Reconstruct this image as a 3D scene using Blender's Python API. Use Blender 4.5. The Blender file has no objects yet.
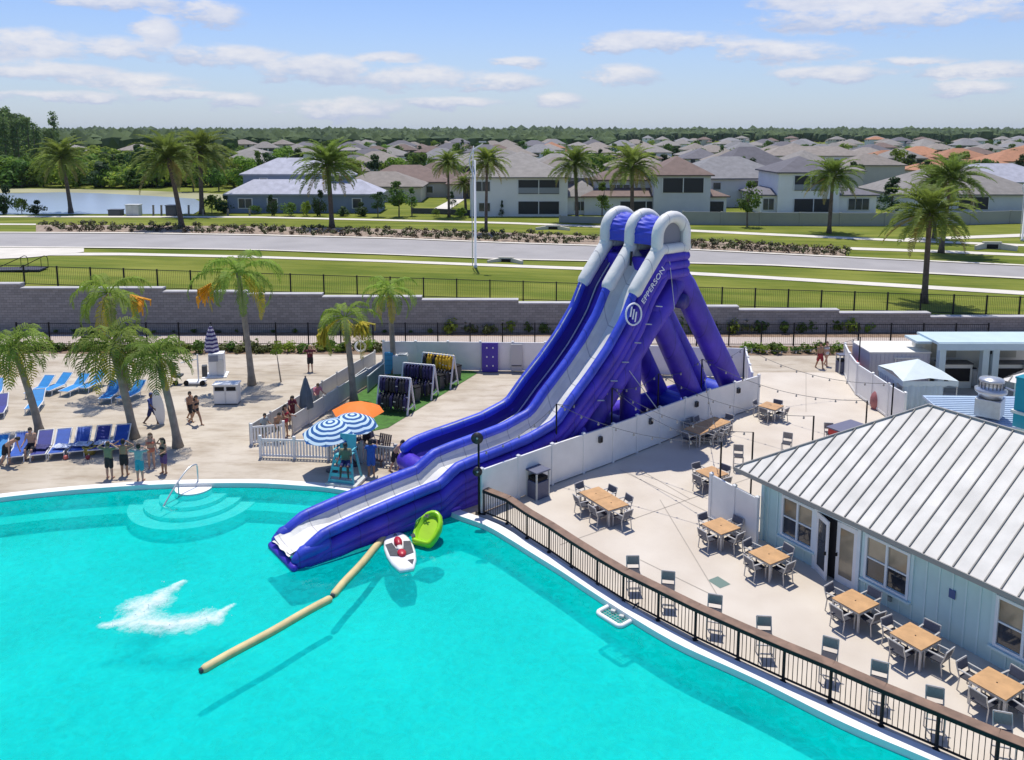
import bpy, bmesh, math, random
from mathutils import Vector, Matrix, noise, geometry
random.seed(7)
PI = math.pi
S = bpy.context.scene
COL = S.collection
# ------------------------------------------------------------------ camera
CH, FPX, CX, CY, PIT = 15.6, 820.0, 512.0, 247.0, math.radians(8.1)
cam_d = bpy.data.cameras.new('camera')
cam = bpy.data.objects.new('camera', cam_d); COL.objects.link(cam)
cam.location = (0, 0, CH); cam.rotation_euler = (PI/2 - PIT, 0, 0)
cam_d.sensor_width = 36; cam_d.lens = 36*FPX/1024
cam_d.shift_y = -(380 - CY)/1024
cam_d.clip_end = 9000
S.camera = cam

def ray(x, y):
    a, b = (x-CX)/FPX, -(y-CY)/FPX
    return Vector((a, math.cos(PIT)+b*math.sin(PIT), -math.sin(PIT)+b*math.cos(PIT)))
def gp(x, y, z=0.0):                       # survey a photo point on to a level
    d = ray(x, y); t = (z-CH)/d.z
    return Vector((d.x*t, d.y*t, z))
def terr(X, Y):                            # height of the upper ground
    zw = 2.3 - 0.032*max(-75, min(60, X))
    k = max(0.0, min(1.0, (Y-70)/60)); k = k*k*(3-2*k)
    return zw*(1-k) + 2.0*k
def gt(x, y):                              # the same on the upper ground
    z = 2.0
    for i in range(12):
        p = gp(x, y, z); z = 0.5*z + 0.5*terr(p.x, p.y)
    return gp(x, y, z)

# ------------------------------------------------------------------ materials
MATS = {}
def mat(name, col, rough=0.6, var=0.0, scale=3.0, bump=0.0, bscale=None, metal=0.0, spec=0.5, rnd=0.0, hue=0.0, coat=0.0, trans=0.0, col2=None, detail=4):
    if name in MATS: return MATS[name]
    m = bpy.data.materials.new(name); m.use_nodes = True
    nt = m.node_tree; N = nt.nodes; L = nt.links
    b = N['Principled BSDF']
    b.inputs['Roughness'].default_value = rough; b.inputs['Metallic'].default_value = metal
    b.inputs['Specular IOR Level'].default_value = spec
    if coat: b.inputs['Coat Weight'].default_value = coat
    c = (*col, 1.0)
    b.inputs['Base Color'].default_value = c
    src = None
    if var or bump or col2:
        tc = N.new('ShaderNodeTexCoord')
        nz = N.new('ShaderNodeTexNoise'); nz.inputs['Scale'].default_value = scale; nz.inputs['Detail'].default_value = detail
        L.new(tc.outputs['Object'], nz.inputs['Vector'])
    if var or col2:
        mx = N.new('ShaderNodeMix'); mx.data_type = 'RGBA'
        if col2: a, d = col, col2
        else:
            a = tuple(max(0, x*(1-var)) for x in col); d = tuple(min(1, x*(1+var)) for x in col)
        mr = N.new('ShaderNodeMapRange'); mr.inputs[1].default_value = .3; mr.inputs[2].default_value = .7
        L.new(nz.outputs['Fac'], mr.inputs[0]); L.new(mr.outputs[0], mx.inputs['Factor'])
        mx.inputs[6].default_value = (*a, 1); mx.inputs[7].default_value = (*d, 1)
        src = mx.outputs[2]
    if rnd or hue:
        oi = N.new('ShaderNodeObjectInfo'); hs = N.new('ShaderNodeHueSaturation')
        if src: L.new(src, hs.inputs['Color'])
        else: hs.inputs['Color'].default_value = c
        mr = N.new('ShaderNodeMapRange'); mr.inputs[3].default_value = 1-rnd; mr.inputs[4].default_value = 1+rnd
        L.new(oi.outputs['Random'], mr.inputs[0]); L.new(mr.outputs[0], hs.inputs['Value'])
        if hue:
            m2 = N.new('ShaderNodeMapRange'); m2.inputs[3].default_value = .5-hue; m2.inputs[4].default_value = .5+hue
            ml = N.new('ShaderNodeMath'); ml.operation = 'FRACT'
            mm = N.new('ShaderNodeMath'); mm.operation = 'MULTIPLY'; mm.inputs[1].default_value = 7.31
            L.new(oi.outputs['Random'], mm.inputs[0]); L.new(mm.outputs[0], ml.inputs[0])
            L.new(ml.outputs[0], m2.inputs[0]); L.new(m2.outputs[0], hs.inputs['Hue'])
        src = hs.outputs[0]
    if src: L.new(src, b.inputs['Base Color'])
    if bump:
        bn = N.new('ShaderNodeBump'); bn.inputs['Strength'].default_value = bump; bn.inputs['Distance'].default_value = .05
        if bscale:
            n2 = N.new('ShaderNodeTexNoise'); n2.inputs['Scale'].default_value = bscale; n2.inputs['Detail'].default_value = 5
            L.new(tc.outputs['Object'], n2.inputs['Vector']); L.new(n2.outputs['Fac'], bn.inputs['Height'])
        else: L.new(nz.outputs['Fac'], bn.inputs['Height'])
        L.new(bn.outputs[0], b.inputs['Normal'])
    if trans:
        tr = N.new('ShaderNodeBsdfTranslucent'); ms = N.new('ShaderNodeMixShader'); ms.inputs[0].default_value = trans
        if src: L.new(src, tr.inputs['Color'])
        else: tr.inputs['Color'].default_value = c
        L.new(b.outputs[0], ms.inputs[1]); L.new(tr.outputs[0], ms.inputs[2])
        L.new(ms.outputs[0], N['Material Output'].inputs['Surface'])
    MATS[name] = m
    return m

# ------------------------------------------------------------------ mesh builder
def frame_of(t):
    t = t.normalized()
    up = Vector((0, 0, 1)) if abs(t.z) < .95 else Vector((1, 0, 0))
    a = t.cross(up).normalized(); return a, a.cross(t).normalized()
class MB:
    def __init__(s): s.v = []; s.f = []; s.mi = []; s.m = 0
    def add(s, vs, fs):
        o = len(s.v); s.v += [tuple(v) for v in vs]
        for f in fs: s.f.append([i+o for i in f]); s.mi.append(s.m)
        return s
    def box(s, c, d, rz=0, M=None):
        x, y, z = d[0]/2, d[1]/2, d[2]/2; c = Vector(c)
        R = M if M else Matrix.Rotation(rz, 3, 'Z')
        vs = [c + R @ Vector((i*x, j*y, k*z)) for k in (-1, 1) for j in (-1, 1) for i in (-1, 1)]
        return s.add(vs, [(0,2,3,1),(4,5,7,6),(0,1,5,4),(2,6,7,3),(0,4,6,2),(1,3,7,5)])
    def bar(s, a, b, w, h=None):             # square bar from a to b
        a, b = Vector(a), Vector(b); h = h or w; p, q = frame_of(b-a)
        vs = [c + p*(i*w/2) + q*(j*h/2) for c in (a, b) for i, j in ((-1,-1),(1,-1),(1,1),(-1,1))]
        return s.add(vs, [(3,2,1,0),(4,5,6,7),(0,1,5,4),(1,2,6,5),(2,3,7,6),(3,0,4,7)])
    def tube(s, pts, r, n=8, cap=True, ry=None, round_end=False):
        pts = [Vector(p) for p in pts]; k = len(pts)
        rs = list(r) if isinstance(r, (list, tuple)) else [r]*k
        if round_end and k > 1:
            a = (pts[0]-pts[1]).normalized(); b = (pts[-1]-pts[-2]).normalized(); r0, r1 = rs[0], rs[-1]
            pre = [(pts[0]+a*r0*math.sin(t), r0*math.cos(t)+1e-3) for t in (1.5, 1.05, .55)]
            post = [(pts[-1]+b*r1*math.sin(t), r1*math.cos(t)+1e-3) for t in (.55, 1.05, 1.5)]
            pts = [p for p, _ in pre]+pts+[p for p, _ in post]; rs = [q for _, q in pre]+rs+[q for _, q in post]; k = len(pts)
        vs = []; fs = []; pa = None
        for i in range(k):
            t = pts[min(i+1, k-1)] - pts[max(i-1, 0)]
            if t.length < 1e-9: t = Vector((0, 0, 1))
            t.normalize()
            if pa is None: a, b = frame_of(t)
            else:
                a = pa - t*pa.dot(t)
                a = a.normalized() if a.length > 1e-6 else frame_of(t)[0]
                b = a.cross(t).normalized()
            pa = a
            for j in range(n):
                w = 2*PI*j/n
                vs.append(pts[i] + a*(math.cos(w)*rs[i]) + b*(math.sin(w)*(rs[i] if ry is None else rs[i]*ry)))
        for i in range(k-1):
            for j in range(n):
                fs.append((i*n+j, i*n+(j+1) % n, (i+1)*n+(j+1) % n, (i+1)*n+j))
        if cap: fs.append(tuple(range(n-1, -1, -1))); fs.append(tuple(range((k-1)*n, k*n)))
        return s.add(vs, fs)
    def cyl(s, c, r, h, n=12, r2=None):
        c = Vector(c); return s.tube([c, c+Vector((0, 0, h))], [r, r if r2 is None else r2], n)
    def lathe(s, prof, n=16, c=(0, 0, 0)):
        c = Vector(c); vs = []; fs = []
        for r, z in prof:
            for j in range(n): vs.append(c+Vector((r*math.cos(2*PI*j/n), r*math.sin(2*PI*j/n), z)))
        for i in range(len(prof)-1):
            for j in range(n): fs.append((i*n+j, i*n+(j+1) % n, (i+1)*n+(j+1) % n, (i+1)*n+j))
        return s.add(vs, fs)
    def ball(s, c, r, n=8, m=6, sc=(1, 1, 1)):
        pr = [(max(1e-3, math.sin(PI*i/m))*r, -math.cos(PI*i/m)*r) for i in range(m+1)]
        o = len(s.v); s.lathe(pr, n); c = Vector(c)
        for i in range(o, len(s.v)):
            v = s.v[i]; s.v[i] = (v[0]*sc[0]+c.x, v[1]*sc[1]+c.y, v[2]*sc[2]+c.z)
        return s
    def strip(s, A, B):                      # ribbon between two lists of points
        k = len(A); return s.add(list(A)+list(B), [(i, i+1, k+i+1, k+i) for i in range(k-1)])
    def prism(s, poly, z0, z1):              # vertical prism on a plan outline
        n = len(poly)
        return s.add([(p[0], p[1], z0) for p in poly]+[(p[0], p[1], z1) for p in poly],
                     [tuple(range(n-1, -1, -1)), tuple(range(n, 2*n))]+[(i, (i+1) % n, n+(i+1) % n, n+i) for i in range(n)])
    def mesh(s, name, mats, smooth=False):
        me = bpy.data.meshes.new(name); me.from_pydata(s.v, [], s.f)
        if not isinstance(mats, (list, tuple)): mats = [mats]
        for m in mats: me.materials.append(m)
        if len(mats) > 1: me.polygons.foreach_set('material_index', s.mi)
        if smooth: me.polygons.foreach_set('use_smooth', [True]*len(me.polygons))
        me.update(); return me
    def build(s, name, mats, parent=None, smooth=False, loc=None, bevel=0):
        o = bpy.data.objects.new(name, s.mesh(name, mats, smooth)); COL.objects.link(o)
        if parent: o.parent = parent
        if loc is not None: o.location = loc
        if bevel:
            b = o.modifiers.new('bevel', 'BEVEL'); b.width = bevel; b.segments = 2; b.limit_method = 'ANGLE'
        return o
def tag(o, label, cat, group=None):
    o['label'] = label; o['category'] = cat
    if group: o['group'] = group
    return o
def setting(o, kind='structure'): o['kind'] = kind; return o
def thing(name, label, cat, loc=(0, 0, 0), rz=0, group=None):
    o = bpy.data.objects.new(name, None); COL.objects.link(o); o.empty_display_size = .2
    o.location = loc; o.rotation_euler = (0, 0, rz)
    return tag(o, label, cat, group)
def dup(root, loc, rz=None, label=None, group=None, scale=None):
    r = root.copy(); COL.objects.link(r); r.location = loc
    if rz is not None: r.rotation_euler = (0, 0, rz)
    if scale: r.scale = scale if isinstance(scale, tuple) else (scale,)*3
    if label: r['label'] = label
    if group: r['group'] = group
    for c in list(root.children):
        d = c.copy(); COL.objects.link(d); d.parent = r
        for g in list(c.children):
            e = g.copy(); COL.objects.link(e); e.parent = d
    return r
def tri_fill(name, outer, holes, z, m):
    pts = [Vector((p[0], p[1], 0)) for p in outer]; polys = [pts]+[[Vector((p[0], p[1], 0)) for p in h] for h in holes]
    flat = [p for q in polys for p in q]
    tr = geometry.tessellate_polygon(polys)
    me = bpy.data.meshes.new(name)
    fs = []
    for t in tr:
        a, b, c = (flat[i] for i in t)
        fs.append(tuple(t) if (b-a).cross(c-a).z > 0 else tuple(reversed(t)))
    me.from_pydata([(p.x, p.y, z) for p in flat], [], fs); me.materials.append(m); me.update()
    o = bpy.data.objects.new(name, me); COL.objects.link(o); return o
def interp(tab, x):
    if x <= tab[0][0]: return tab[0][1]
    for (a, b), (c, d) in zip(tab, tab[1:]):
        if x <= c: return b+(d-b)*(x-a)/(c-a)
    return tab[-1][1]
def smooth_poly(pts, n=6):                   # Catmull-Rom through points
    out = []; P = [Vector(p) for p in pts]
    for i in range(len(P)-1):
        a, b, c, d = P[max(i-1, 0)], P[i], P[i+1], P[min(i+2, len(P)-1)]
        for k in range(n):
            t = k/n
            out.append(.5*((2*b)+(c-a)*t+(2*a-5*b+4*c-d)*t*t+(3*b-a-3*c+d)*t**3))
    out.append(P[-1]); return out
# ------------------------------------------------------------------ light and sky
SUN_EL = math.radians(72); SUN_H = Vector((-.14, .99, 0)).normalized()     # towards the sun
sd = bpy.data.lights.new('sun', 'SUN'); sd.energy = 3.75; sd.angle = math.radians(.5); sd.color = (1, .95, .87)
so = bpy.data.objects.new('sun', sd); COL.objects.link(so)
to_sun = SUN_H*math.cos(SUN_EL)+Vector((0, 0, math.sin(SUN_EL)))
so.rotation_euler = to_sun.to_track_quat('Z', 'Y').to_euler(); so.location = (0, 30, 60)
w = bpy.data.worlds.new('World'); S.world = w; w.use_nodes = True
nt = w.node_tree; N = nt.nodes; L = nt.links
bg = N['Background']
sky = N.new('ShaderNodeTexSky'); sky.sky_type = 'NISHITA'; sky.sun_disc = False
sky.sun_elevation = SUN_EL; sky.sun_rotation = math.atan2(SUN_H.x, SUN_H.y)
sky.air_density = 1.0; sky.dust_density = .5; sky.ozone_density = 2.0; sky.altitude = 0
bg.inputs['Strength'].default_value = .10
def nd(t, **k):
    n = N.new(t)
    for a, b in k.items(): setattr(n, a, b)
    return n
def mth(op, a, b=None, c=None, clamp=False):
    n = N.new('ShaderNodeMath'); n.operation = op; n.use_clamp = clamp
    for i, x in enumerate((a, b, c)):
        if x is None: continue
        if isinstance(x, (int, float)): n.inputs[i].default_value = x
        else: L.new(x, n.inputs[i])
    return n.outputs[0]
tc = nd('ShaderNodeTexCoord'); sx = nd('ShaderNodeSeparateXYZ'); L.new(tc.outputs['Generated'], sx.inputs[0])
zz = mth('MAXIMUM', sx.outputs[2], .004)
# azimuth / elevation of the view of the sky dome
az = mth('ARCTAN2', sx.outputs[0], sx.outputs[1])
el = mth('ARCSINE', sx.outputs[2])
cmb = nd('ShaderNodeCombineXYZ'); L.new(az, cmb.inputs[0]); L.new(mth('MULTIPLY', el, 2.6), cmb.inputs[1])
n1 = nd('ShaderNodeTexNoise'); n1.inputs['Scale'].default_value = 11; n1.inputs['Detail'].default_value = 8; n1.inputs['Roughness'].default_value = .62
L.new(cmb.outputs[0], n1.inputs['Vector'])
n2 = nd('ShaderNodeTexNoise'); n2.inputs['Scale'].default_value = 30; n2.inputs['Detail'].default_value = 7; n2.inputs['Roughness'].default_value = .65
L.new(cmb.outputs[0], n2.inputs['Vector'])
# the cumulus banks: (azimuth, elevation, half width, half height) in radians on the dome, flat base at the elevation given
def dirof(x, y):
    d = ray(x, y).normalized(); return math.atan2(d.x, d.y), math.asin(d.z)
BANKS = [(35,47,48,15),(155,35,22,13),(55,72,60,7),(120,48,42,9),(230,56,60,10),(320,68,60,12),(420,78,75,11),(500,82,55,8),(215,13,30,12),(120,1,55,8),
         (140,82,60,8),(235,100,30,6),(620,44,40,8),(665,40,80,9),(790,52,60,9),(750,46,40,6),(622,75,38,9),(900,14,130,13),(830,74,60,7),(985,70,60,6),(970,88,40,6),(340,108,60,10),(560,100,28,7),(1010,-20,160,24),(860,2,100,9),(60,96,60,5),(180,94,50,5),(450,102,60,5),(520,62,34,5),(385,58,36,5),(900,62,50,4)]
acc = None; accs = None
wob = mth('MULTIPLY', mth('SUBTRACT', n1.outputs['Fac'], .5), .05)
wob2 = mth('MULTIPLY', mth('SUBTRACT', n2.outputs['Fac'], .5), .035)
for (bx, by, bw, bh) in BANKS:
    a0, e0 = dirof(bx, by); wx, wy = bw/FPX*1.12, bh/FPX*1.35
    dx = mth('DIVIDE', mth('SUBTRACT', mth('ADD', az, wob2), a0), wx)
    dy = mth('SUBTRACT', mth('ADD', el, mth('MULTIPLY', wob2, .55)), e0)
    up = mth('DIVIDE', dy, wy)
    r2 = mth('ADD', mth('MULTIPLY', dx, dx), mth('MULTIPLY', up, up))
    g = mth('SUBTRACT', 1.0, r2)
    acc = g if acc is None else mth('MAXIMUM', acc, g)
    sh = mth('ADD', g, mth('MULTIPLY', up, .9))
    accs = sh if accs is None else mth('MAXIMUM', accs, sh)
dens = mth('ADD', acc, mth('MULTIPLY', mth('SUBTRACT', n1.outputs['Fac'], .5), 2.3))
dens = mth('ADD', dens, mth('MULTIPLY', mth('SUBTRACT', n2.outputs['Fac'], .5), 2.2))
mr = nd('ShaderNodeMapRange', interpolation_type='SMOOTHSTEP'); mr.inputs[1].default_value = .0; mr.inputs[2].default_value = .85
L.new(dens, mr.inputs[0])
mask = mth('MULTIPLY', mr.outputs[0], .80)
# shade of the cloud: bright tops, grey-blue flat base
ms = nd('ShaderNodeMapRange'); ms.inputs[1].default_value = -.1; ms.inputs[2].default_value = 1.5
L.new(mth('ADD', accs, mth('MULTIPLY', mth('SUBTRACT', n2.outputs['Fac'], .5), 2.0)), ms.inputs[0])
cc = nd('ShaderNodeMix', data_type='RGBA'); L.new(ms.outputs[0], cc.inputs['Factor'])
cc.inputs[6].default_value = (4.1, 4.6, 6.1, 1); cc.inputs[7].default_value = (7.3, 7.1, 7.2, 1)
# thin high veil near the horizon
vm = nd('ShaderNodeMapRange', interpolation_type='SMOOTHSTEP'); vm.inputs[1].default_value = .16; vm.inputs[2].default_value = .0; vm.inputs[3].default_value = 0; vm.inputs[4].default_value = .50
L.new(el, vm.inputs[0])
veil = nd('ShaderNodeMix', data_type='RGBA'); L.new(vm.outputs[0], veil.inputs['Factor'])
skt = nd('ShaderNodeMix', data_type='RGBA', blend_type='MULTIPLY'); skt.inputs['Factor'].default_value = 1; L.new(sky.outputs[0], skt.inputs[6]); skt.inputs[7].default_value = (.81, .89, 1.18, 1)
L.new(skt.outputs[2], veil.inputs[6]); veil.inputs[7].default_value = (4.1, 5.0, 6.2, 1)
fin = nd('ShaderNodeMix', data_type='RGBA'); L.new(mask, fin.inputs['Factor']); L.new(veil.outputs[2], fin.inputs[6]); L.new(cc.outputs[2], fin.inputs[7])
L.new(fin.outputs[2], bg.inputs['Color'])
S.view_settings.view_transform = 'Standard'; S.view_settings.look = 'None'; S.view_settings.gamma = 1
S.view_settings.exposure = 0.28; S.view_settings.use_curve_mapping = False
S.cycles.max_bounces = 6; S.cycles.transparent_max_bounces = 12; S.cycles.diffuse_bounces = 3; S.cycles.glossy_bounces = 3
S.cycles.caustics_reflective = False; S.cycles.caustics_refractive = False
S.cycles.use_denoising = True

# ------------------------------------------------------------------ materials used widely
DECK = mat('deck_concrete', (.60,.53,.44), .85, .0, .35, .15, 40, col2=(.72,.66,.57))
WHITE = mat('white_vinyl', (.78,.78,.76), .35, .04, 2)
WPAINT = mat('white_paint', (.8,.8,.79), .5)
BLACK = mat('black_metal', (.018,.018,.02), .55, spec=.15)
DGREY = mat('dark_grey', (.06,.065,.075), .5)
STEEL = mat('galvanised_steel', (.5,.52,.54), .35, .08, 6, metal=.6)
GRASS = mat('lawn_grass', (.140,.172,.018), .95, spec=.08, scale=.12, bump=.5, bscale=30, col2=(.225,.25,.035), detail=6)
CONC = mat('pale_concrete', (.62,.58,.5), .85, .08, .6)
ROAD = mat('road_asphalt', (.32,.305,.295), .9, .1, .25, .1, 40)
LEAF = mat('leaf_green', (.11,.19,.035), .6, .35, .7, spec=.2, rnd=.2, hue=.02, trans=.5)
LEAF2 = mat('leaf_light_green', (.22,.32,.045), .6, .35, .7, spec=.2, rnd=.2, hue=.02, trans=.5)
LEAF3 = mat('leaf_dark_green', (.05,.095,.03), .6, .35, .7, spec=.2, rnd=.2, hue=.02, trans=.4)
BARK = mat('bark', (.16,.13,.1), .9, .3, 6, .4, 14)

# ------------------------------------------------------------------ pool outline
EDGE = [(-120,511),(-50,505),(0,498.5),(60,492),(130,486.8),(190,484.4),(255,484),(300,486.5),(330,489),(385,498.5),(440,510),(460,517),(487,527),(512,541.5),(535,556),(560,571.5),
        (610,604.5),(672,642),(735,671),(768,686.5),(843,724),(918,756),(1000,792),(1080,828)]
edge = [gp(x, y) for x, y in EDGE]
edge = smooth_poly(edge, 5)
pool_outer = edge + [Vector((22, 4, 0)), Vector((-40, 4, 0)), Vector((-52, 20, 0)), Vector((-44, 30, 0))]
def offset_line(pts, d):
    out = []
    for i, p in enumerate(pts):
        t = (pts[min(i+1, len(pts)-1)]-pts[max(i-1, 0)]).normalized(); out.append(p+Vector((-t.y, t.x, 0))*d)
    return out
WZ = -.16
# coping: white concrete band round the pool, outside the edge
cop_out = offset_line(edge, .42)
m = MB()
A = [Vector((p.x, p.y, .045)) for p in edge]; B = [Vector((p.x, p.y, .045)) for p in cop_out]
m.strip(A, B); m.strip([Vector((p.x, p.y, -.2)) for p in edge], A); m.strip(B, [Vector((p.x, p.y, -.02)) for p in cop_out])
setting(m.build('pool_coping', mat('coping_white', (.78,.78,.76), .6, .05, 1.2)))
# deck sheet with the pool cut out
deck_outer = [(-130,-30),(130,-30),(130,62.9),(-130,62.9)]
deck = tri_fill('pool_deck', deck_outer, [list(reversed([(p.x, p.y) for p in pool_outer]))], 0, None)
dm = bpy.data.materials.new('deck_surface'); dm.use_nodes = True
n_ = dm.node_tree.nodes; l_ = dm.node_tree.links; b_ = n_['Principled BSDF']; b_.inputs['Roughness'].default_value = .9
tcd = n_.new('ShaderNodeTexCoord')
za = n_.new('ShaderNodeTexNoise'); za.inputs['Scale'].default_value = .16; za.inputs['Detail'].default_value = 7; za.inputs['Roughness'].default_value = .6
zb = n_.new('ShaderNodeTexNoise'); zb.inputs['Scale'].default_value = 1.4; zb.inputs['Detail'].default_value = 8; zb.inputs['Roughness'].default_value = .65
zs = n_.new('ShaderNodeMapping'); zs.inputs['Scale'].default_value = (.35, 1, 1); l_.new(tcd.outputs['Object'], zs.inputs[0])
l_.new(tcd.outputs['Object'], za.inputs[0]); l_.new(zs.outputs[0], zb.inputs[0])
rA = n_.new('ShaderNodeValToRGB'); rA.color_ramp.elements[0].position = .35; rA.color_ramp.elements[0].color = (.42,.36,.275,1); rA.color_ramp.elements[1].position = .65; rA.color_ramp.elements[1].color = (.56,.50,.41,1)
rB = n_.new('ShaderNodeValToRGB'); rB.color_ramp.elements[0].position = .30; rB.color_ramp.elements[0].color = (.70,.65,.60,1); rB.color_ramp.elements[1].position = .55; rB.color_ramp.elements[1].color = (1,1,1,1)
l_.new(za.outputs['Fac'], rA.inputs[0]); l_.new(zb.outputs['Fac'], rB.inputs[0])
mxd = n_.new('ShaderNodeMix'); mxd.data_type = 'RGBA'; mxd.blend_type = 'MULTIPLY'; mxd.inputs['Factor'].default_value = 1
l_.new(rA.outputs[0], mxd.inputs[6]); l_.new(rB.outputs[0], mxd.inputs[7]); l_.new(mxd.outputs[2], b_.inputs['Base Color'])
deck.data.materials.clear(); deck.data.materials.append(dm); setting(deck)
# pool basin: floor and wall
FL = -1.25
PF = mat('pool_plaster', (.025,.66,.60), .7, 0, .22, col2=(.035,.80,.72))
fl = tri_fill('pool_floor', [(p.x, p.y) for p in pool_outer], [], FL, PF); setting(fl)
m = MB(); P = pool_outer+[pool_outer[0]]
m.strip([Vector((p.x, p.y, FL)) for p in P], [Vector((p.x, p.y, -.19)) for p in P])
setting(m.build('pool_basin_wall', PF))
# shallow ledge along the far edge
ledge = offset_line(edge[:40], -1.0)
m = MB(); m.strip([Vector((p.x, p.y, -.75)) for p in ledge], [Vector((p.x, p.y, -.75)) for p in edge[:40]])
m.strip([Vector((p.x, p.y, FL)) for p in ledge], [Vector((p.x, p.y, -.75)) for p in ledge])
setting(m.build('pool_ledge_floor', PF))
# water surface
wm = bpy.data.materials.new('pool_water'); wm.use_nodes = True; n_ = wm.node_tree.nodes; l_ = wm.node_tree.links
n_.remove(n_['Principled BSDF']); out = n_['Material Output']
tcw = n_.new('ShaderNodeTexCoord')
nz = n_.new('ShaderNodeTexNoise'); nz.inputs['Scale'].default_value = 1.7; nz.inputs['Detail'].default_value = 6; nz.inputs['Distortion'].default_value = .6
l_.new(tcw.outputs['Object'], nz.inputs[0])
bp = n_.new('ShaderNodeBump'); bp.inputs['Strength'].default_value = .35; bp.inputs['Distance'].default_value = .08; l_.new(nz.outputs['Fac'], bp.inputs['Height'])
trn = n_.new('ShaderNodeBsdfTransparent'); trn.inputs[0].default_value = (.55,.99,.965,1)
gl = n_.new('ShaderNodeBsdfGlossy'); gl.inputs['Roughness'].default_value = .06; l_.new(bp.outputs[0], gl.inputs['Normal'])
df = n_.new('ShaderNodeBsdfDiffuse'); df.inputs[0].default_value = (.0,.60,.565,1)
nv = n_.new('ShaderNodeTexNoise'); nv.inputs['Scale'].default_value = .12; nv.inputs['Detail'].default_value = 5; l_.new(tcw.outputs['Object'], nv.inputs[0])
nw = n_.new('ShaderNodeTexNoise'); nw.inputs['Scale'].default_value = 3.2; nw.inputs['Detail'].default_value = 7; nw.inputs['Distortion'].default_value = 1.2; l_.new(tcw.outputs['Object'], nw.inputs[0])
mrv = n_.new('ShaderNodeMapRange'); mrv.inputs[1].default_value = .3; mrv.inputs[2].default_value = .7; mrv.inputs[3].default_value = .26; mrv.inputs[4].default_value = .68
av = n_.new('ShaderNodeMath'); av.operation = 'MULTIPLY_ADD'; av.inputs[1].default_value = .5; l_.new(nw.outputs['Fac'], av.inputs[0])
hv = n_.new('ShaderNodeMath'); hv.operation = 'MULTIPLY'; hv.inputs[1].default_value = .5; l_.new(nv.outputs['Fac'], hv.inputs[0]); l_.new(hv.outputs[0], av.inputs[2])
l_.new(av.outputs[0], mrv.inputs[0])
m1 = n_.new('ShaderNodeMixShader'); l_.new(mrv.outputs[0], m1.inputs[0]); l_.new(trn.outputs[0], m1.inputs[1]); l_.new(df.outputs[0], m1.inputs[2])
fr = n_.new('ShaderNodeFresnel'); fr.inputs['IOR'].default_value = 1.25; l_.new(bp.outputs[0], fr.inputs['Normal'])
m2 = n_.new('ShaderNodeMixShader'); l_.new(fr.outputs[0], m2.inputs[0]); l_.new(m1.outputs[0], m2.inputs[1]); l_.new(gl.outputs[0], m2.inputs[2]); l_.new(m2.outputs[0], out.inputs[0])
setting(tri_fill('pool_water', [(p.x, p.y) for p in pool_outer], [], WZ, wm))

# entry steps: half-round treads at the far edge
c0 = gp(194, 484.6); stepm = mat('step_plaster', (.42,.86,.82), .7, .05, 2); whites = mat('step_white', (.8,.82,.8), .7)
st = thing('entry_steps', 'half-round entry steps with white top tread at the far pool edge', 'steps', (c0.x, c0.y, 0))
for r, z, mm in ((2.75,-.72,stepm),(2.1,-.55,stepm),(1.45,-.38,stepm),(.8,-.10,whites)):
    m = MB(); n = 32; pl = [(r*math.cos(PI+PI*i/n), r*math.sin(PI+PI*i/n)) for i in range(n+1)]
    m.prism(pl, FL, z); m.build('tread', mm, st)
# hand rail over the steps
hr = thing('pool_handrail', 'bent steel handrail over the half-round pool steps', 'handrail', (c0.x, c0.y, 0))
a = gp(198,482)-c0; e = gp(181,490)-c0
pts = smooth_poly([(a.x, a.y, 0),(a.x, a.y, .7),(a.x-.05, a.y-.1, .86),(a.x-.25, a.y-.5, .8),(a.x-.5, a.y-1.3, .35),(a.x-.75, a.y-2.2, -.3)], 4)
m = MB(); m.tube(pts, .035, 8); m.build('rail', STEEL, hr, True)
m = MB(); m.tube([(a.x-.42, a.y-1.1, .5),(a.x-.42, a.y-1.1, -.4)], .03, 8); m.build('post', STEEL, hr, True)

# upper terrain
m = MB(); xs = [-3000,-1500,-800,-500,-320,-220,-160]+[-130+5*i for i in range(53)]+[160,220,320,500,800,1500,3000]
ys = [63.05]+[65+3*i for i in range(26)]+[150,170,200,250,320,420,560,800,1200,2000,3500,6000]
for y in ys:
    for x in xs: m.v.append((x, y, terr(x, y)))
nx = len(xs)
for j in range(len(ys)-1):
    for i in range(nx-1): m.f.append([j*nx+i, j*nx+i+1, (j+1)*nx+i+1, (j+1)*nx+i]); m.mi.append(0)
gn = GRASS.node_tree; N3 = gn.nodes; L3 = gn.links
tg = [n for n in N3 if n.type == 'TEX_COORD'][0]; mg = N3.new('ShaderNodeMapping'); mg.inputs['Scale'].default_value = (.05,.42,1); L3.new(tg.outputs['Object'], mg.inputs[0])
g2 = N3.new('ShaderNodeTexNoise'); g2.inputs['Scale'].default_value = 1.0; g2.inputs['Detail'].default_value = 9; g2.inputs['Roughness'].default_value = .7; L3.new(mg.outputs[0], g2.inputs[0])
gr = N3.new('ShaderNodeValToRGB'); gr.color_ramp.elements[0].position = .40; gr.color_ramp.elements[0].color = (.60,.70,.8,1); gr.color_ramp.elements[1].position = .60; gr.color_ramp.elements[1].color = (1.10,1.02,1.5,1); L3.new(g2.outputs['Fac'], gr.inputs[0])
gm = N3.new('ShaderNodeMix'); gm.data_type = 'RGBA'; gm.blend_type = 'MULTIPLY'; gm.inputs['Factor'].default_value = 1
gb = N3['Principled BSDF']; src_ = gb.inputs['Base Color'].links[0].from_socket; L3.new(src_, gm.inputs[6]); L3.new(gr.outputs[0], gm.inputs[7]); L3.new(gm.outputs[2], gb.inputs['Base Color'])
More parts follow.
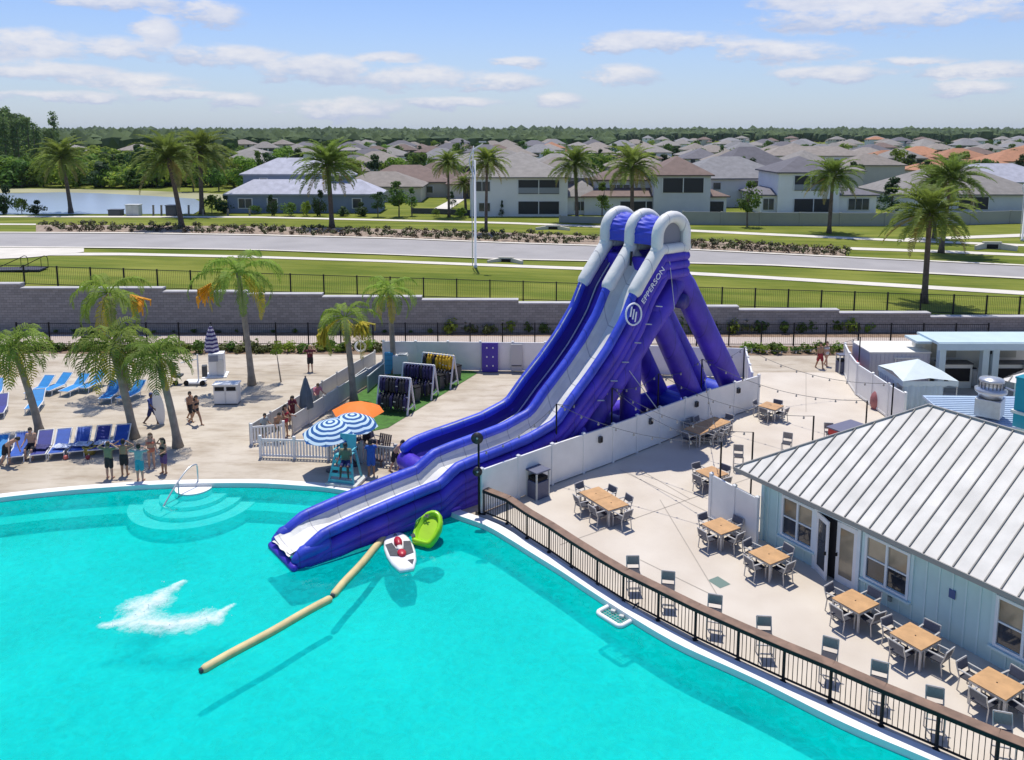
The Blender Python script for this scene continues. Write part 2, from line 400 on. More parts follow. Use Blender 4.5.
setting(m.build('upper_ground', GRASS, smooth=True))
def upstrip(name, tab, mtl, off=.03, x0=-140, x1=1164, step=12, kind='structure'):  # tab: (x, far y, near y)
    ta = [(t[0], t[1]) for t in tab]; tb = [(t[0], t[2]) for t in tab]
    A = []; B = []; x = x0
    def ext(tt, x):
        if x < tt[0][0]: (a, b), (c, d) = tt[0], tt[1]
        elif x > tt[-1][0]: (a, b), (c, d) = tt[-2], tt[-1]
        else: return interp(tt, x)
        return b+(d-b)*(x-a)/(c-a)
    R = [[] for _ in range(5)]
    while x <= x1:
        ya, yb = ext(ta, x), ext(tb, x)
        for k in range(5):
            p = gt(x, ya+(yb-ya)*k/4); p.z = terr(p.x, p.y)+off; R[k].append(p)
        x += step
    m = MB()
    for k in range(4): m.strip(R[k+1], R[k])
    return setting(m.build(name, mtl, smooth=True), kind)
upstrip('road', [(0,233.5,247),(128,234,248),(256,236,250),(384,239,254.5),(512,244,259.5),(640,248,262),(768,254.5,265),(896,260.5,271.5),(1024,266.5,278)], ROAD, .03)
upstrip('kerb', [(0,247,248),(128,248,249),(256,250,250.8),(384,254.5,255.3),(512,259.5,260.4),(640,262,263),(768,265,266.2),(896,271.5,272.8),(1024,278,279.5)], CONC, .10)
upstrip('far_kerb', [(0,232.6,233.5),(128,233,234),(256,235,236),(384,238,239),(512,243,244),(640,247,248),(768,253.4,254.5),(896,259.5,260.5),(1024,265.3,266.5)], CONC, .10)
upstrip('near_sidewalk', [(0,253,256),(128,253.2,255.8),(256,256.3,258.4),(384,260.3,262.5),(512,265,267.6),(640,269.5,272.5),(768,276.5,279.5),(896,284,287.5),(1024,291.5,295.3)], CONC, .05)
upstrip('far_sidewalk', [(0,216,217.4),(128,216.2,217.6),(256,216.6,218),(384,219.5,221),(512,222.5,224.2),(640,227.5,229.5),(768,233.5,235.7),(896,239.5,241.5),(1024,244.5,246.5)], CONC, .05)
upstrip('planting_bed', [(36,225,232.2),(128,225.5,232.6),(256,226.5,235),(384,229,238),(512,233,243),(640,238,247),(768,244.5,253.3),(853,250,257)], mat('mulch_soil', (.30,.23,.17), .95, .25, 2, .4), .04, 36, 853, 9)
upstrip('verge_path', [(-60,223.6,225),(36,224,225.3)], CONC, .05, -60, 36)
upstrip('side_path', [(850,247.5,250),(940,250.5,253),(1024,254,256.5)], CONC, .05, 850, 1160)
upstrip('curving_path', [(905,238.5,240.5),(960,236.5,239.2),(1024,234,237)], CONC, .05, 905, 1160)
upstrip('paved_landing', [(-60,248,262),(30,248.2,258),(92,248.6,251.5)], CONC, .06, -60, 92)
# lake
lk = [(-120,194),(-40,193),(20,193.5),(60,192.5),(100,193.5),(150,196),(195,199),(203,204),(199,211),(194,214.2),(150,214.3),(80,214.2),(20,214.6),(-60,215)]
LK = mat('lake_water', (.30,.36,.42), .25, .08, .02)
pts = [gt(x, y) for x, y in lk]
setting(tri_fill('lake', [(p.x, p.y) for p in pts], [], 2.06, LK))
upstrip('lake_shore', [(-60,188.5,193.5),(60,189,192.8),(110,190,194),(150,191,196.4),(200,193,199.5),(240,195,201)], mat('bank_sand', (.30,.29,.16), .95, .3, .05), .04, -60, 240)
# lower garden ground strips
def lowstrip(name, ya, yb, mtl, z, x0=-160, x1=1180):
    m = MB(); A = []; B = []
    for i in range(60):
        x = x0+(x1-x0)*i/59
        A.append(gp(x, ya[0]+(ya[1]-ya[0])*x/1024, z)); B.append(gp(x, yb[0]+(yb[1]-yb[0])*x/1024, z))
    m.strip(B, A); return setting(m.build(name, mtl))
MULCH = mat('mulch', (.22,.15,.10), .95, .3, 3, .4)
lowstrip('planting_strip', (329.6,332.2), (334.5,338), MULCH, .012)
lowstrip('gravel_path', (334.5,338), (345.5,346), mat('gravel_pink', (.47,.40,.35), .95, .12, 6, .3, 30), .016)
lowstrip('hedge_strip', (345.5,346), (353.5,356), MULCH, .012)
for nm, ln in (('deck_joint', ((700,545),(560,535))), ):
    pass
# expansion joints in the terrace slab
JM = mat('joint_dark', (.36,.32,.27), .9)
for i, (a, b) in enumerate((((560,545),(690,499)),((690,499),(800,461)),((640,560),(722,600)),((620,470),(745,530)),((806,371),(806,412)),((690,499),(640,470)),((720,600),(660,500)),((60,372),(330,376)),((0,374),(60,372)))):
    p, q = gp(*a), gp(*b); t = (q-p).normalized(); nn = Vector((-t.y, t.x, 0))*.018
    m = MB(); m.add([p-nn+Vector((0,0,.014)), q-nn+Vector((0,0,.014)), q+nn+Vector((0,0,.014)), p+nn+Vector((0,0,.014))], [(0,1,2,3)]); setting(m.build('pavement_joint', JM))
# artificial turf patch
tp = [gp(x, y) for x, y in ((338,424),(352,398),(398,368),(472,371),(478,373),(388,428),(345,437))]
tm = MB(); tm.add([(p.x, p.y, .02) for p in tp], [tuple(range(len(tp)))[::-1]]); setting(tm.build('turf_ground', mat('turf', (.06,.16,.025), .95, .25, 3, .3, 60)))
# ------------------------------------------------------------------ the inflatable slide
BLUE_SHEEN = mat('inflatable_blue_sheen', (.032,.062,.52), .48, .26, 1.0, .35, 5.0)  # rail vinyl; the sky's reflection on tops is painted in as bluer
PURP = mat('inflatable_violet', (.058,.026,.44), .5, .26, 1.0, .35, 5.0)
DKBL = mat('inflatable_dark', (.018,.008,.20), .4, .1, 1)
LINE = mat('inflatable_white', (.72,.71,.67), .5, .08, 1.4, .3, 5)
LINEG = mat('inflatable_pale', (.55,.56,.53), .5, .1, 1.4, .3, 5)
for M_ in (BLUE_SHEEN, PURP, LINE, LINEG):
    q = M_.node_tree; b_ = q.nodes['Principled BSDF']; src_ = b_.inputs['Base Color'].links[0].from_socket
    t_ = q.nodes.new('ShaderNodeTexCoord'); s_ = q.nodes.new('ShaderNodeSeparateXYZ'); q.links.new(t_.outputs['Object'], s_.inputs[0])
    f_ = q.nodes.new('ShaderNodeMath'); f_.operation = 'MULTIPLY'; f_.inputs[1].default_value = .82; q.links.new(s_.outputs[0], f_.inputs[0])
    g_ = q.nodes.new('ShaderNodeMath'); g_.operation = 'FRACT'; q.links.new(f_.outputs[0], g_.inputs[0])
    h_ = q.nodes.new('ShaderNodeMath'); h_.operation = 'LESS_THAN'; h_.inputs[1].default_value = .035; q.links.new(g_.outputs[0], h_.inputs[0])
    x_ = q.nodes.new('ShaderNodeMix'); x_.data_type = 'RGBA'; x_.blend_type = 'MULTIPLY'; q.links.new(h_.outputs[0], x_.inputs['Factor']); q.links.new(src_, x_.inputs[6]); x_.inputs[7].default_value = (.62,.62,.66,1); q.links.new(x_.outputs[2], b_.inputs['Base Color'])
E0 = gp(300, 566); dv = Vector((.786, .618, 0)).normalized(); SRZ = math.atan2(dv.y, dv.x)
slide = thing('inflatable_slide', 'towering violet and white inflatable water slide ending in the pool', 'water slide', (E0.x, E0.y, 0), SRZ)
TOP = [(-.3,.46),(0,.50),(.15,.55),(.45,.62),(1.0,.95),(1.2,1.0),(2.9,1.22),(5.0,1.42),(6.3,1.52),(6.6,1.74),(7.1,2.0),(8.0,2.1),(9.4,2.2),(10.9,2.33),(12.4,2.68),(13.25,3.5),(14.5,4.55),(15.6,5.6),(16.6,6.8),(17.35,8.2),(18.95,10.02)]
TOP = [(a, b) for a, b in TOP]
def top(s): return interp(TOP, s)
def norm_at(s):                              # perpendicular pointing down and forward
    a, b = top(max(s-.7, .0)), top(s+.7); t = Vector((1.4, 0, b-a)).normalized(); return Vector((t.z, 0, -t.x))
def srange(a, b, st=.3):
    n = max(2, int((b-a)/st)+1); return [a+(b-a)*i/(n-1) for i in range(n)]
def railpath(s0, s1, perp, y, zmin=.05, st=.3):
    out = []
    for s in srange(s0, s1, st):
        n = norm_at(s) if s > 7 else Vector((0, 0, -1))
        k = max(0, min(1, (s-10)/3)); n = (Vector((0, 0, -1))*(1-k)+n*k).normalized()
        p = Vector((s, y, top(s)))+n*perp
        p.z = max(p.z, zmin); out.append(p)
    return out
YR, YM, YL = 0.28, 2.1, 3.85
RR = .22
m = MB(); m.tube(railpath(.45, 18.9, RR, YR), RR, 12, round_end=True); m.build('outer_rail', BLUE_SHEEN, slide, True)
m = MB(); m.tube(railpath(.45, 18.9, RR, YM), RR, 12, round_end=True); m.build('middle_rail', BLUE_SHEEN, slide, True)
m = MB(); m.tube(railpath(6.7, 18.9, RR, YL), RR, 12, round_end=True); m.build('inner_rail', BLUE_SHEEN, slide, True)
# low end bolsters in the pool
for y in (YR-.02, YM+.02):
    m = MB(); m.tube([(.0, y, .14),(.25, y, .30),(.6, y, .34),(1.1, y, .40)], [.20,.27,.28,.28], 12, round_end=True); m.build('end_bolster', BLUE_SHEEN, slide, True)
m = MB(); m.tube([(-.16, .16, -.08),(-.16, 2.22, -.08)], .15, 10, round_end=True); m.build('end_tube', PURP, slide, True)
# outer walls: stacked tubes
for y, side in ((YR, -1), (YL, 1)):
    for k, pp in enumerate((.76, 1.12, 1.48, 1.86, 2.2)):
        s0 = (.5 if side < 0 else 6.8); s1 = 18.95 if k < 2 else (18.7 if k == 2 else 12.9)
        if k >= 3: s0 = max(s0, 7.2)
        if k == 2: s0 = max(s0, 6.0)
        m = MB(); m.tube(railpath(s0, s1, pp, y+side*.0, -.05), .27 if k else .285, 10, round_end=True); m.build('wall_tube', PURP, slide, True)
    m = MB(); m.tube([(.1 if side < 0 else 6.9, y, .02),(13.5, y, .02)], .27, 10, round_end=True); m.build('base_tube', PURP, slide, True)
# lanes
def lane(name, s0, s1, ya, yb, dep, mt_bed, mt_a, mt_b, bedz=None):
    R = []
    for s in srange(s0, s1, .3):
        n = norm_at(s) if s > 7 else Vector((0, 0, -1)); k = max(0, min(1, (s-10)/3)); n = (Vector((0, 0, -1))*(1-k)+n*k).normalized()
        T = Vector((s, 0, top(s))); dd = dep-.16*max(0, min(1, (9-s)/2)); d = dd if s > 2 else dd*(.3+.35*max(0, s))
        u = T+n*.26 if s > .8 else T+n*.12; b = T+n*d
        if b.z < .12: b.z = .12
        q = [(ya, u), (ya+.05, u*.5+b*.5), (ya+.16, b), ((ya+yb)/2, b+n*.04), (yb-.34, b), (yb-.12, u*.5+b*.5), (yb, u)]
        R.append([Vector((p.x, y, p.z)) for y, p in q])
    for a, b, nm, mm in ((0, 2, 'side_lining', mt_a), (2, 4, 'lane_bed', mt_bed), (4, 6, 'side_lining', mt_b)):
        m = MB()
        for j in range(a, b): m.strip([r[j] for r in R], [r[j+1] for r in R])
        m.build(nm, mm, slide, True)
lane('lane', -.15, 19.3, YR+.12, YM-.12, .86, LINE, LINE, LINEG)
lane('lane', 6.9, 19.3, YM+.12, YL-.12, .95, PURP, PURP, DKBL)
# pale stripes in the dark lane
for yy in (YM+.5, YL-.42):
    m = MB(); m.tube(railpath(7.6, 18.5, .80, yy), .035, 6); m.build('lane_stripe', LINEG, slide, True)
m = MB(); m.tube(railpath(8.5, 17.2, .06, YL-.1), .04, 6); m.build('lane_stripe', LINEG, slide, True)
# blunt end of the dark lane
m = MB(); m.tube([(6.75, YM+.15, 1.0),(6.75, YL, 1.0)], .42, 12, round_end=True); m.tube([(6.8, YM+.15, .4),(6.8, YL, .4)], .42, 12, round_end=True); m.build('lane_end', PURP, slide, True)
# drain mat over the lip
m = MB(); R = []
for i in range(9):
    t = i/8; x = -.22+.75*t; z = .24+.06*t
    R.append([Vector((x+.03*math.sin(9*y), y, z+.015*math.sin(6*y+7*t)+.015*math.sin(15*y))) for y in [YR+.15+(YM-YR-.3)*k/14 for k in range(15)]])
for a, b in zip(R, R[1:]): m.strip(a, b)
m.build('lip_mat', mat('slide_mat', (.72,.70,.64), .6, .08, 3, .2), slide, True)
# white top covers
for y in (YR, YM, YL):
    m = MB(); m.tube(railpath(17.3, 19.0, .27, y), .35, 14, round_end=True); m.build('rail_cover', LINE, slide, True)
# arches
for y in (YR, YM, YL):
    pts = []
    for i in range(15):
        a = PI*i/14; pts.append((20.03-1.02*math.cos(a), y, 10.45+.92*math.sin(a)))
    pts = [(19.0, y, 9.75), (19.0, y, 10.1)]+pts+[(21.05, y, 10.1), (21.05, y, 9.75)]
    m = MB(); m.tube(pts, .30, 14, round_end=True); m.build('arch', LINE, slide, True)
    m = MB(); m.tube([(18.9, y, 9.78),(21.15, y, 9.78)], .27, 12, round_end=True); m.build('arch_sill', LINE, slide, True)
for ya, yb in ((YR+.2, YM-.2), (YM+.2, YL-.2)):
    m = MB(); R = []
    for i in range(31):
        a = PI*(i-3)/24; low = max(0, 3-i, i-27)*.16; a = max(0, min(PI, a)); r = []
        for k in range(11):
            t = k/10; sag = .10+.10*math.sin(PI*t)+.03*math.sin(i*2.4+k*.5)
            r.append(Vector((20.03-(1.14-sag)*math.cos(a), ya+(yb-ya)*t, 10.45-low+(1.03-sag)*math.sin(a))))
        R.append(r)
    for a, b in zip(R, R[1:]): m.strip(a, b)
    m.build('canopy', mat('canopy_cloth', (.03,.05,.48), .5, .1, 2, .3, 5), slide, True)
# mesh screen in the side openings, black strap
m = MB(); m.add([(20.03-.8*math.cos(PI*i/12), YR+.05, 10.2+.95*math.sin(PI*i/12)) for i in range(13)]+[(20.83, YR+.05, 9.9), (19.23, YR+.05, 9.9)], [tuple(range(15))])
m.build('side_screen', mat('grey_screen', (.22,.22,.25), .8), slide)
m = MB(); m.tube([(18.7, YM-.42, 9.6),(18.55, YM-.5, 8.9)], .06, 6); m.build('strap', BLACK, slide, True)
m = MB(); m.add([(20.95, YR, 9.2), (20.95, YL, 9.2), (20.95, YL, 10.75), (20.95, YR, 10.75)], [(0,1,2,3)]); m.build('shade_panel', DKBL, slide)  # dark sheet added to stand in for the shade under the canopies
# platform block
for y in (YR, YL):
    for k in range(3):
        m = MB(); m.tube([(19.2-.33*k, y, 9.35-.42*k),(21.1, y, 9.35-.42*k)], .27, 10, round_end=True); m.build('platform_tube', PURP, slide, True)
m = MB(); m.box((20.0, (YR+YL)/2, 8.85), (2.2, YL-YR, .9)); m.build('platform_deck', PURP, slide, bevel=.1)
for k in range(3):
    m = MB(); m.tube([(21.1, YR, 9.35-.42*k),(21.1, YL, 9.35-.42*k)], .27, 10, round_end=True); m.build('platform_tube', PURP, slide, True)
# A-frame tubes each side
for y in (1.0, YL-.1):
    m = MB(); m.tube([(21.5, y, 8.2),(20.2, y, 6.75),(19.1, y, 5.75),(17.6, y, 4.15),(16.7, y, 3.25),(15.7, y, 2.1),(14.9, y, .8),(14.6, y, .3)], [.6,.66,.66,.64,.64,.62,.6,.55], 14, round_end=True); m.build('main_beam', PURP, slide, True)
    m = MB(); m.tube([(21.2, y, 8.3),(21.9, y, 7.6),(24.2, y, 4.3),(26.9, y, .5)], .66, 14, round_end=True); m.build('leg', PURP, slide, True)
    m = MB(); m.tube([(19.7, y, 6.6),(20.3, y, 5.7),(22.5, y, 2.1),(23.5, y, .5)], .58, 14, round_end=True); m.build('brace', PURP, slide, True)
    m = MB(); m.tube([(18.1, y, 4.6),(18.1, y, .3)], .52, 14, round_end=True); m.build('post', PURP, slide, True)
    m = MB(); m.tube([(14.6, y, .5),(27.0, y, .5)], .5, 14, round_end=True); m.build('base_tube', PURP, slide, True)
for x in (26.9, 23.4, 18.1):
    m = MB(); m.tube([(x, 1.0, .55),(x, YL, .55)], .55, 14, round_end=True); m.build('cross_tube', BLUE_SHEEN if x > 20 else PURP, slide, True)  # sheen on the upward-facing rear tubes comes from their bluer colour
m = MB(); m.tube([(21.3, YR+.1, 6.9),(21.3, YL, 6.9)], .4, 12); m.build('cross_tube', DKBL, slide, True)
# tether straps along the seam
m = MB()
for sx_, sz_ in ((18.84,7.03),(18.11,6.24),(17.38,5.43),(16.55,4.61),(15.8,3.83),(14.94,3.05)):
    m.tube([(sx_-.1, YR-.25, sz_+.05),(sx_+.3, YR-.3, sz_-.02)], .03, 6)
m.build('tether_tab', STEEL, slide)
m = MB(); m.tube([(17.3, .35, 4.0),(18.9, -.2, 1.75)], .02, 5); m.tube([(19.7, YR-.2, 9.3),(19.9, YR-.45, 6.8)], .018, 5); m.build('guy_rope', STEEL, slide)
# lettering and emblem on the outer side
def text_obj(name, body, size, mt, parent, M, extrude=.01, align='CENTER', sx=1.0):
    cu = bpy.data.curves.new(name, 'FONT'); cu.body = body; cu.size = size; cu.extrude = extrude; cu.align_x = align; cu.align_y = 'CENTER'
    tmp = bpy.data.objects.new(name+'_curve', cu); COL.objects.link(tmp)
    bpy.context.view_layer.update()
    me = bpy.data.meshes.new_from_object(tmp.evaluated_get(bpy.context.evaluated_depsgraph_get())); bpy.data.objects.remove(tmp); bpy.data.curves.remove(cu)
    me.materials.clear(); me.materials.append(mt)
    for v in me.vertices: v.co.x *= sx
    me.transform(M); o = bpy.data.objects.new(name, me); COL.objects.link(o)
    if parent: o.parent = parent
    return o
LET = mat('letter_white', (.8,.8,.84), .5)
def onside(s, z, ang, y=-.05): return Matrix.Translation((s, y, z)) @ Matrix.Rotation(-ang, 4, 'Y') @ Matrix.Rotation(PI/2, 4, 'X')
ta = math.radians(47)
text_obj('lettering', 'EPPERSON', .41, LET, slide, onside(18.42, 8.16, ta), sx=1.12)
m = MB(); pts = [(.50*math.cos(2*PI*i/28), .56*math.sin(2*PI*i/28), 0) for i in range(29)]
m.tube(pts, .045, 6, cap=False)
for k in (-.16, .06, .28): m.bar((-.22, k-.18, .0), (.20, k+.08, .0), .075, .03)
for v in range(len(m.v)):
    q = onside(17.08, 6.92, ta, -.06) @ Vector(m.v[v]); m.v[v] = tuple(q)
m.build('emblem', LET, slide)

# ------------------------------------------------------------------ floats in the pool
FOAMT = mat('float_tube', (.62,.50,.24), .6, .12, 2.5, .2)
def float_tube(a, b, label):
    p, q = gp(*a, WZ), gp(*b, WZ); d = q-p
    o = thing('floating_tube', label, 'pool float', (p.x, p.y, WZ+.06), math.atan2(d.y, d.x))
    m = MB(); m.tube([(.1+(d.length-.2)*i/12, .02*math.sin(i*.8), 0) for i in range(13)], .135, 12, round_end=True); m.build('sleeve', FOAMT, o, True)
    m = MB(); m.tube([(-.06, 0, 0),(.1, 0, 0)], .09, 10); m.build('end_cap', DGREY, o, True)
    return o
float_tube((202,672), (331,600), 'longer yellow floating tube trailing towards open water')
float_tube((333,597), (387,536), 'shorter yellow floating tube beside the white board')
def board(name, label, cat, nose, tail, width, outline, h, mt):
    p, q = gp(*nose, WZ), gp(*tail, WZ); d = p-q; c = (p+q)/2
    o = thing(name, label, cat, (c.x, c.y, WZ), math.atan2(d.y, d.x)); Lh = d.length/2
    ring = [(x*Lh, y*width/2) for x, y in outline]; ring = ring+[(x, -y) for x, y in reversed(ring[1:-1])]
    return o, Lh, ring
o, Lh, ring = board('pool_board', 'white board float with grey pads and a red rider seat', 'board', (393.6,534.5), (407,572.5), 1.12,
    [(1.0,0),(.97,.35),(.85,.62),(.6,.85),(.2,1.0),(-.2,.98),(-.6,.82),(-.9,.55),(-1.0,.45),(-1.0,0)], .2, None)
def domed(ring, z0, z1, inset=.86):
    m = MB(); n = len(ring); lev = [(.93, z0), (1.0, z0+(z1-z0)*.4), (.98, z0+(z1-z0)*.8), (inset, z1)]
    for k, z in lev: m.v += [(x*k, y*k, z) for x, y in ring]
    for j in range(3):
        for i in range(n): m.f.append([j*n+i, (j+1)*n+i, (j+1)*n+(i+1) % n, j*n+(i+1) % n]); m.mi.append(0)
    m.f.append(list(range(3*n, 4*n))[::-1]); m.mi.append(0); return m
domed(ring, -.06, .16).build('hull', mat('board_white', (.8,.8,.8), .3, .04, 2), o, True)
GP = mat('grip_pad', (.07,.075,.085), .8, .2, 8); RED = mat('seat_red', (.45,.02,.04), .4, .15, 5)
for sgn in (-1, 1):
    m = MB(); m.prism([(.35*Lh, sgn*.22),(.30*Lh, sgn*.48),(-.30*Lh, sgn*.44),(-.38*Lh, sgn*.14),(-.05*Lh, sgn*.12)][::sgn], .162, .18); m.build('grip_pad', GP, o)
m = MB(); m.prism([(-.62*Lh, -.12),(-.62*Lh, -.36),(-.86*Lh, -.24)], .162, .175); m.build('tail_pad', GP, o)
m = MB(); m.ball((.28*Lh, 0, .22), .2, 12, 8, (1.7, .8, .8)); m.build('seat', RED, o, True)
m = MB(); m.ball((-.28*Lh, 0, .21), .17, 12, 8, (1.5, 1.0, .6)); m.build('knee_rest', RED, o, True)
m = MB(); m.ball((.0, 0, .2), .13, 10, 6, (1.6, 1.0, .6)); m.build('pad', LINE, o, True)
m = MB(); m.tube([(.72*Lh, -.05, .17),(.78*Lh, 0, .22),(.72*Lh, .05, .17)], .02, 6); m.build('handle', DGREY, o, True)
LIME = mat('lime_plastic', (.30,.62,.01), .3, .08, 2); LIMD = mat('lime_plastic_inner', (.36,.60,.02), .35, .06, 2)
o, Lh, ring = board('lime_raft', 'lime green open raft leaning up against the slide wall', 'raft', (438.5,511), (421,548), 1.08,
    [(1.0,0),(.96,.28),(.82,.58),(.5,.86),(.1,1.0),(-.4,.96),(-.8,.80),(-.93,.66),(-.95,.45),(-.92,.2),(-.95,0)], .3, None)
m = domed(ring, -.08, .26, .9); m.f.pop(); m.mi.pop(); n = len(ring)
m.v += [(x*.76, y*.74, .24) for x, y in ring]; m.v += [(x*.70, y*.66, .08) for x, y in ring]
for j in (3, 4):
    for i in range(n): m.f.append([j*n+i, (j+1)*n+i, (j+1)*n+(i+1) % n, j*n+(i+1) % n]); m.mi.append(0)
m.f.append(list(range(5*n, 6*n))[::-1]); m.mi.append(0); m.build('hull', LIME, o, True)
m = MB(); m.prism([(x*.68, y*.62) for x, y in ring][::-1], .085, .1); m.build('floor_mat', LIMD, o)
m = MB(); m.prism([(-.62*Lh, .50),(-.48*Lh, .40),(-.62*Lh, .28),(-.76*Lh, .40)], .262, .27); m.bar((.45*Lh, .30, .268), (.62*Lh, .12, .268), .09, .012); m.bar((.45*Lh, .12, .268), (.62*Lh, .28, .268), .07, .012); m.build('marking', DGREY, o)
p0, p1 = gp(421,548,WZ), gp(437,512.5,.72); dd_ = p1-p0; o.location = (p0+p1)/2; o.rotation_euler = (0, -math.atan2(dd_.z, math.hypot(dd_.x, dd_.y)), math.atan2(dd_.y, dd_.x)); o.scale = (dd_.length/(2*Lh), 1, 1)
m = MB(); m.tube([(.4*Lh, .42, .26),(.1*Lh, .47, .36),(-.2*Lh, .47, .27)], .03, 6); m.build('handle', mat('strap_green', (.05,.25,.03), .6), o, True)
# teal bundle stowed at the raft's nose
b = gp(424.5, 513.5, WZ); o = thing('pool_net_bundle', 'teal netting bundle floating at the nose of the lime raft', 'net', (b.x, b.y, WZ))
m = MB(); rr = random.Random(3)
for i in range(7): m.ball((rr.uniform(-.35,.35), rr.uniform(-.2,.2), .08), rr.uniform(.12,.22), 8, 6, (1.3, 1, .7))
m.build('netting', mat('teal_net', (.04,.24,.26), .8, .3, 8, .5), o, True)
# white square basket at the pool edge
c1 = gp(616.5, 616.5, WZ); tv = (gp(672,642)-gp(610,604.5)).normalized(); rz = math.atan2(tv.y, tv.x)
o = thing('edge_basket', 'white rounded frame basket floating against the coping', 'basket', (c1.x, c1.y, WZ+.05), rz)
def rrect(a, b, r, n=5):
    pts = []
    for cx_, cy_, a0 in ((a-r, b-r, 0),(-a+r, b-r, PI/2),(-a+r, -b+r, PI),(a-r, -b+r, 1.5*PI)):
        for i in range(n+1): pts.append((cx_+r*math.cos(a0+PI/2*i/n), cy_+r*math.sin(a0+PI/2*i/n), 0))
    return pts
pts = rrect(.52, .40, .14); m = MB(); m.tube(pts+[pts[0], pts[1]], .075, 8, cap=False); m.build('frame', WPAINT, o, True)
m = MB()
for i in range(9): m.tube([(-.46+.115*i, -.34, -.02),(-.46+.115*i, .34, -.02)], .012, 4)
for i in range(6): m.tube([(-.46, -.3+.12*i, -.02),(.46, -.3+.12*i, -.02)], .012, 4)
m.build('basket_mesh', mat('basket_grey', (.35,.42,.40), .6), o)
for i in (-.2, .18):
    m = MB(); m.box((i, .05, .03), (.16, .12, .08), .4); m.build('latch', LINEG, o, bevel=.015)
m = MB(); m.tube([(.25, .35, .02),(.25, .62, .22),(.25, .8, .24)], .03, 6); m.build('bracket', DGREY, o, True)
# churned foam on the water
fm = bpy.data.materials.new('water_foam'); fm.use_nodes = True; n_ = fm.node_tree.nodes; l_ = fm.node_tree.links; b_ = n_['Principled BSDF']
b_.inputs['Base Color'].default_value = (.8,.84,.83,1); b_.inputs['Roughness'].default_value = .8
tcf = n_.new('ShaderNodeTexCoord'); nf = n_.new('ShaderNodeTexNoise'); nf.inputs['Scale'].default_value = 4.5; nf.inputs['Detail'].default_value = 9; nf.inputs['Roughness'].default_value = .7; l_.new(tcf.outputs['Object'], nf.inputs[0])
at = n_.new('ShaderNodeAttribute'); at.attribute_name = 'froth'
ad = n_.new('ShaderNodeMath'); ad.operation = 'ADD'; l_.new(nf.outputs['Fac'], ad.inputs[0]); l_.new(at.outputs['Fac'], ad.inputs[1])
mf = n_.new('ShaderNodeMapRange'); mf.inputs[1].default_value = .88; mf.inputs[2].default_value = 1.5; mf.inputs[3].default_value = 0; mf.inputs[4].default_value = .74; l_.new(ad.outputs[0], mf.inputs[0]); l_.new(mf.outputs[0], b_.inputs['Alpha'])
def seg_d(p, a, b):
    ab = b-a; t = max(0, min(1, (p-a).dot(ab)/ab.length_squared)); return (p-a-ab*t).length
def foam(name, paths, x0, x1, y0, y1, strength=1.0, z=.012):
    segs = []
    for path in paths:
        P = [(gp(x, y, WZ), r) for x, y, r in path]
        segs += [(P[i][0], P[i+1][0], P[i][1], P[i+1][1]) for i in range(len(P)-1)]
    nx_, ny_ = 60, 50; m = MB(); att = []
    for j in range(ny_+1):
        for i in range(nx_+1):
            p = gp(x0+(x1-x0)*i/nx_, y0+(y1-y0)*j/ny_, WZ); best = 0
            for a, b, ra, rb in segs:
                ab = b-a; t = max(0, min(1, (p-a).dot(ab)/max(1e-6, ab.length_squared))); d = (p-a-ab*t).length; r = ra+(rb-ra)*t
                best = max(best, 1-d/(r*1.35))
            best = max(0, best); att.append(best*strength*.95 if best > 0 else -.2)
            m.v.append((p.x, p.y, WZ+z+.10*max(0, best)*(.5+noise.noise(p*1.5))))
    for j in range(ny_):
        for i in range(nx_): m.f.append([j*(nx_+1)+i, (j+1)*(nx_+1)+i, (j+1)*(nx_+1)+i+1, j*(nx_+1)+i+1]); m.mi.append(0)
    o = m.build(name, fm, smooth=True); a = o.data.attributes.new('froth', 'FLOAT', 'POINT'); a.data.foreach_set('value', att); return setting(o, 'stuff')
foam('water_foam', [[(103,626,.25),(125,622,.5),(137,618,.9),(150,606,.8),(165,594,.55),(184,583,.2)],[(137,622,.8),(160,625,.75),(185,624,.8),(205,619,.8),(214,621,.5),(226,610,.2),(234,605,.12)],[(140,606,.9),(158,602,.7)]], 92, 244, 574, 640)
m = MB(); rr = random.Random(8)
for i in range(60):
    px, py = rr.choice(((137,616),(150,603),(205,618),(165,594),(185,622),(120,622))); p = gp(px+rr.gauss(0,13), py+rr.gauss(0,5.5), WZ); m.ball((p.x, p.y, WZ+.02+abs(rr.gauss(0,.10))), rr.uniform(.008,.022), 5, 4)
setting(m.build('spray_droplets', mat('droplet_white', (.8,.84,.84), .4)), 'stuff')
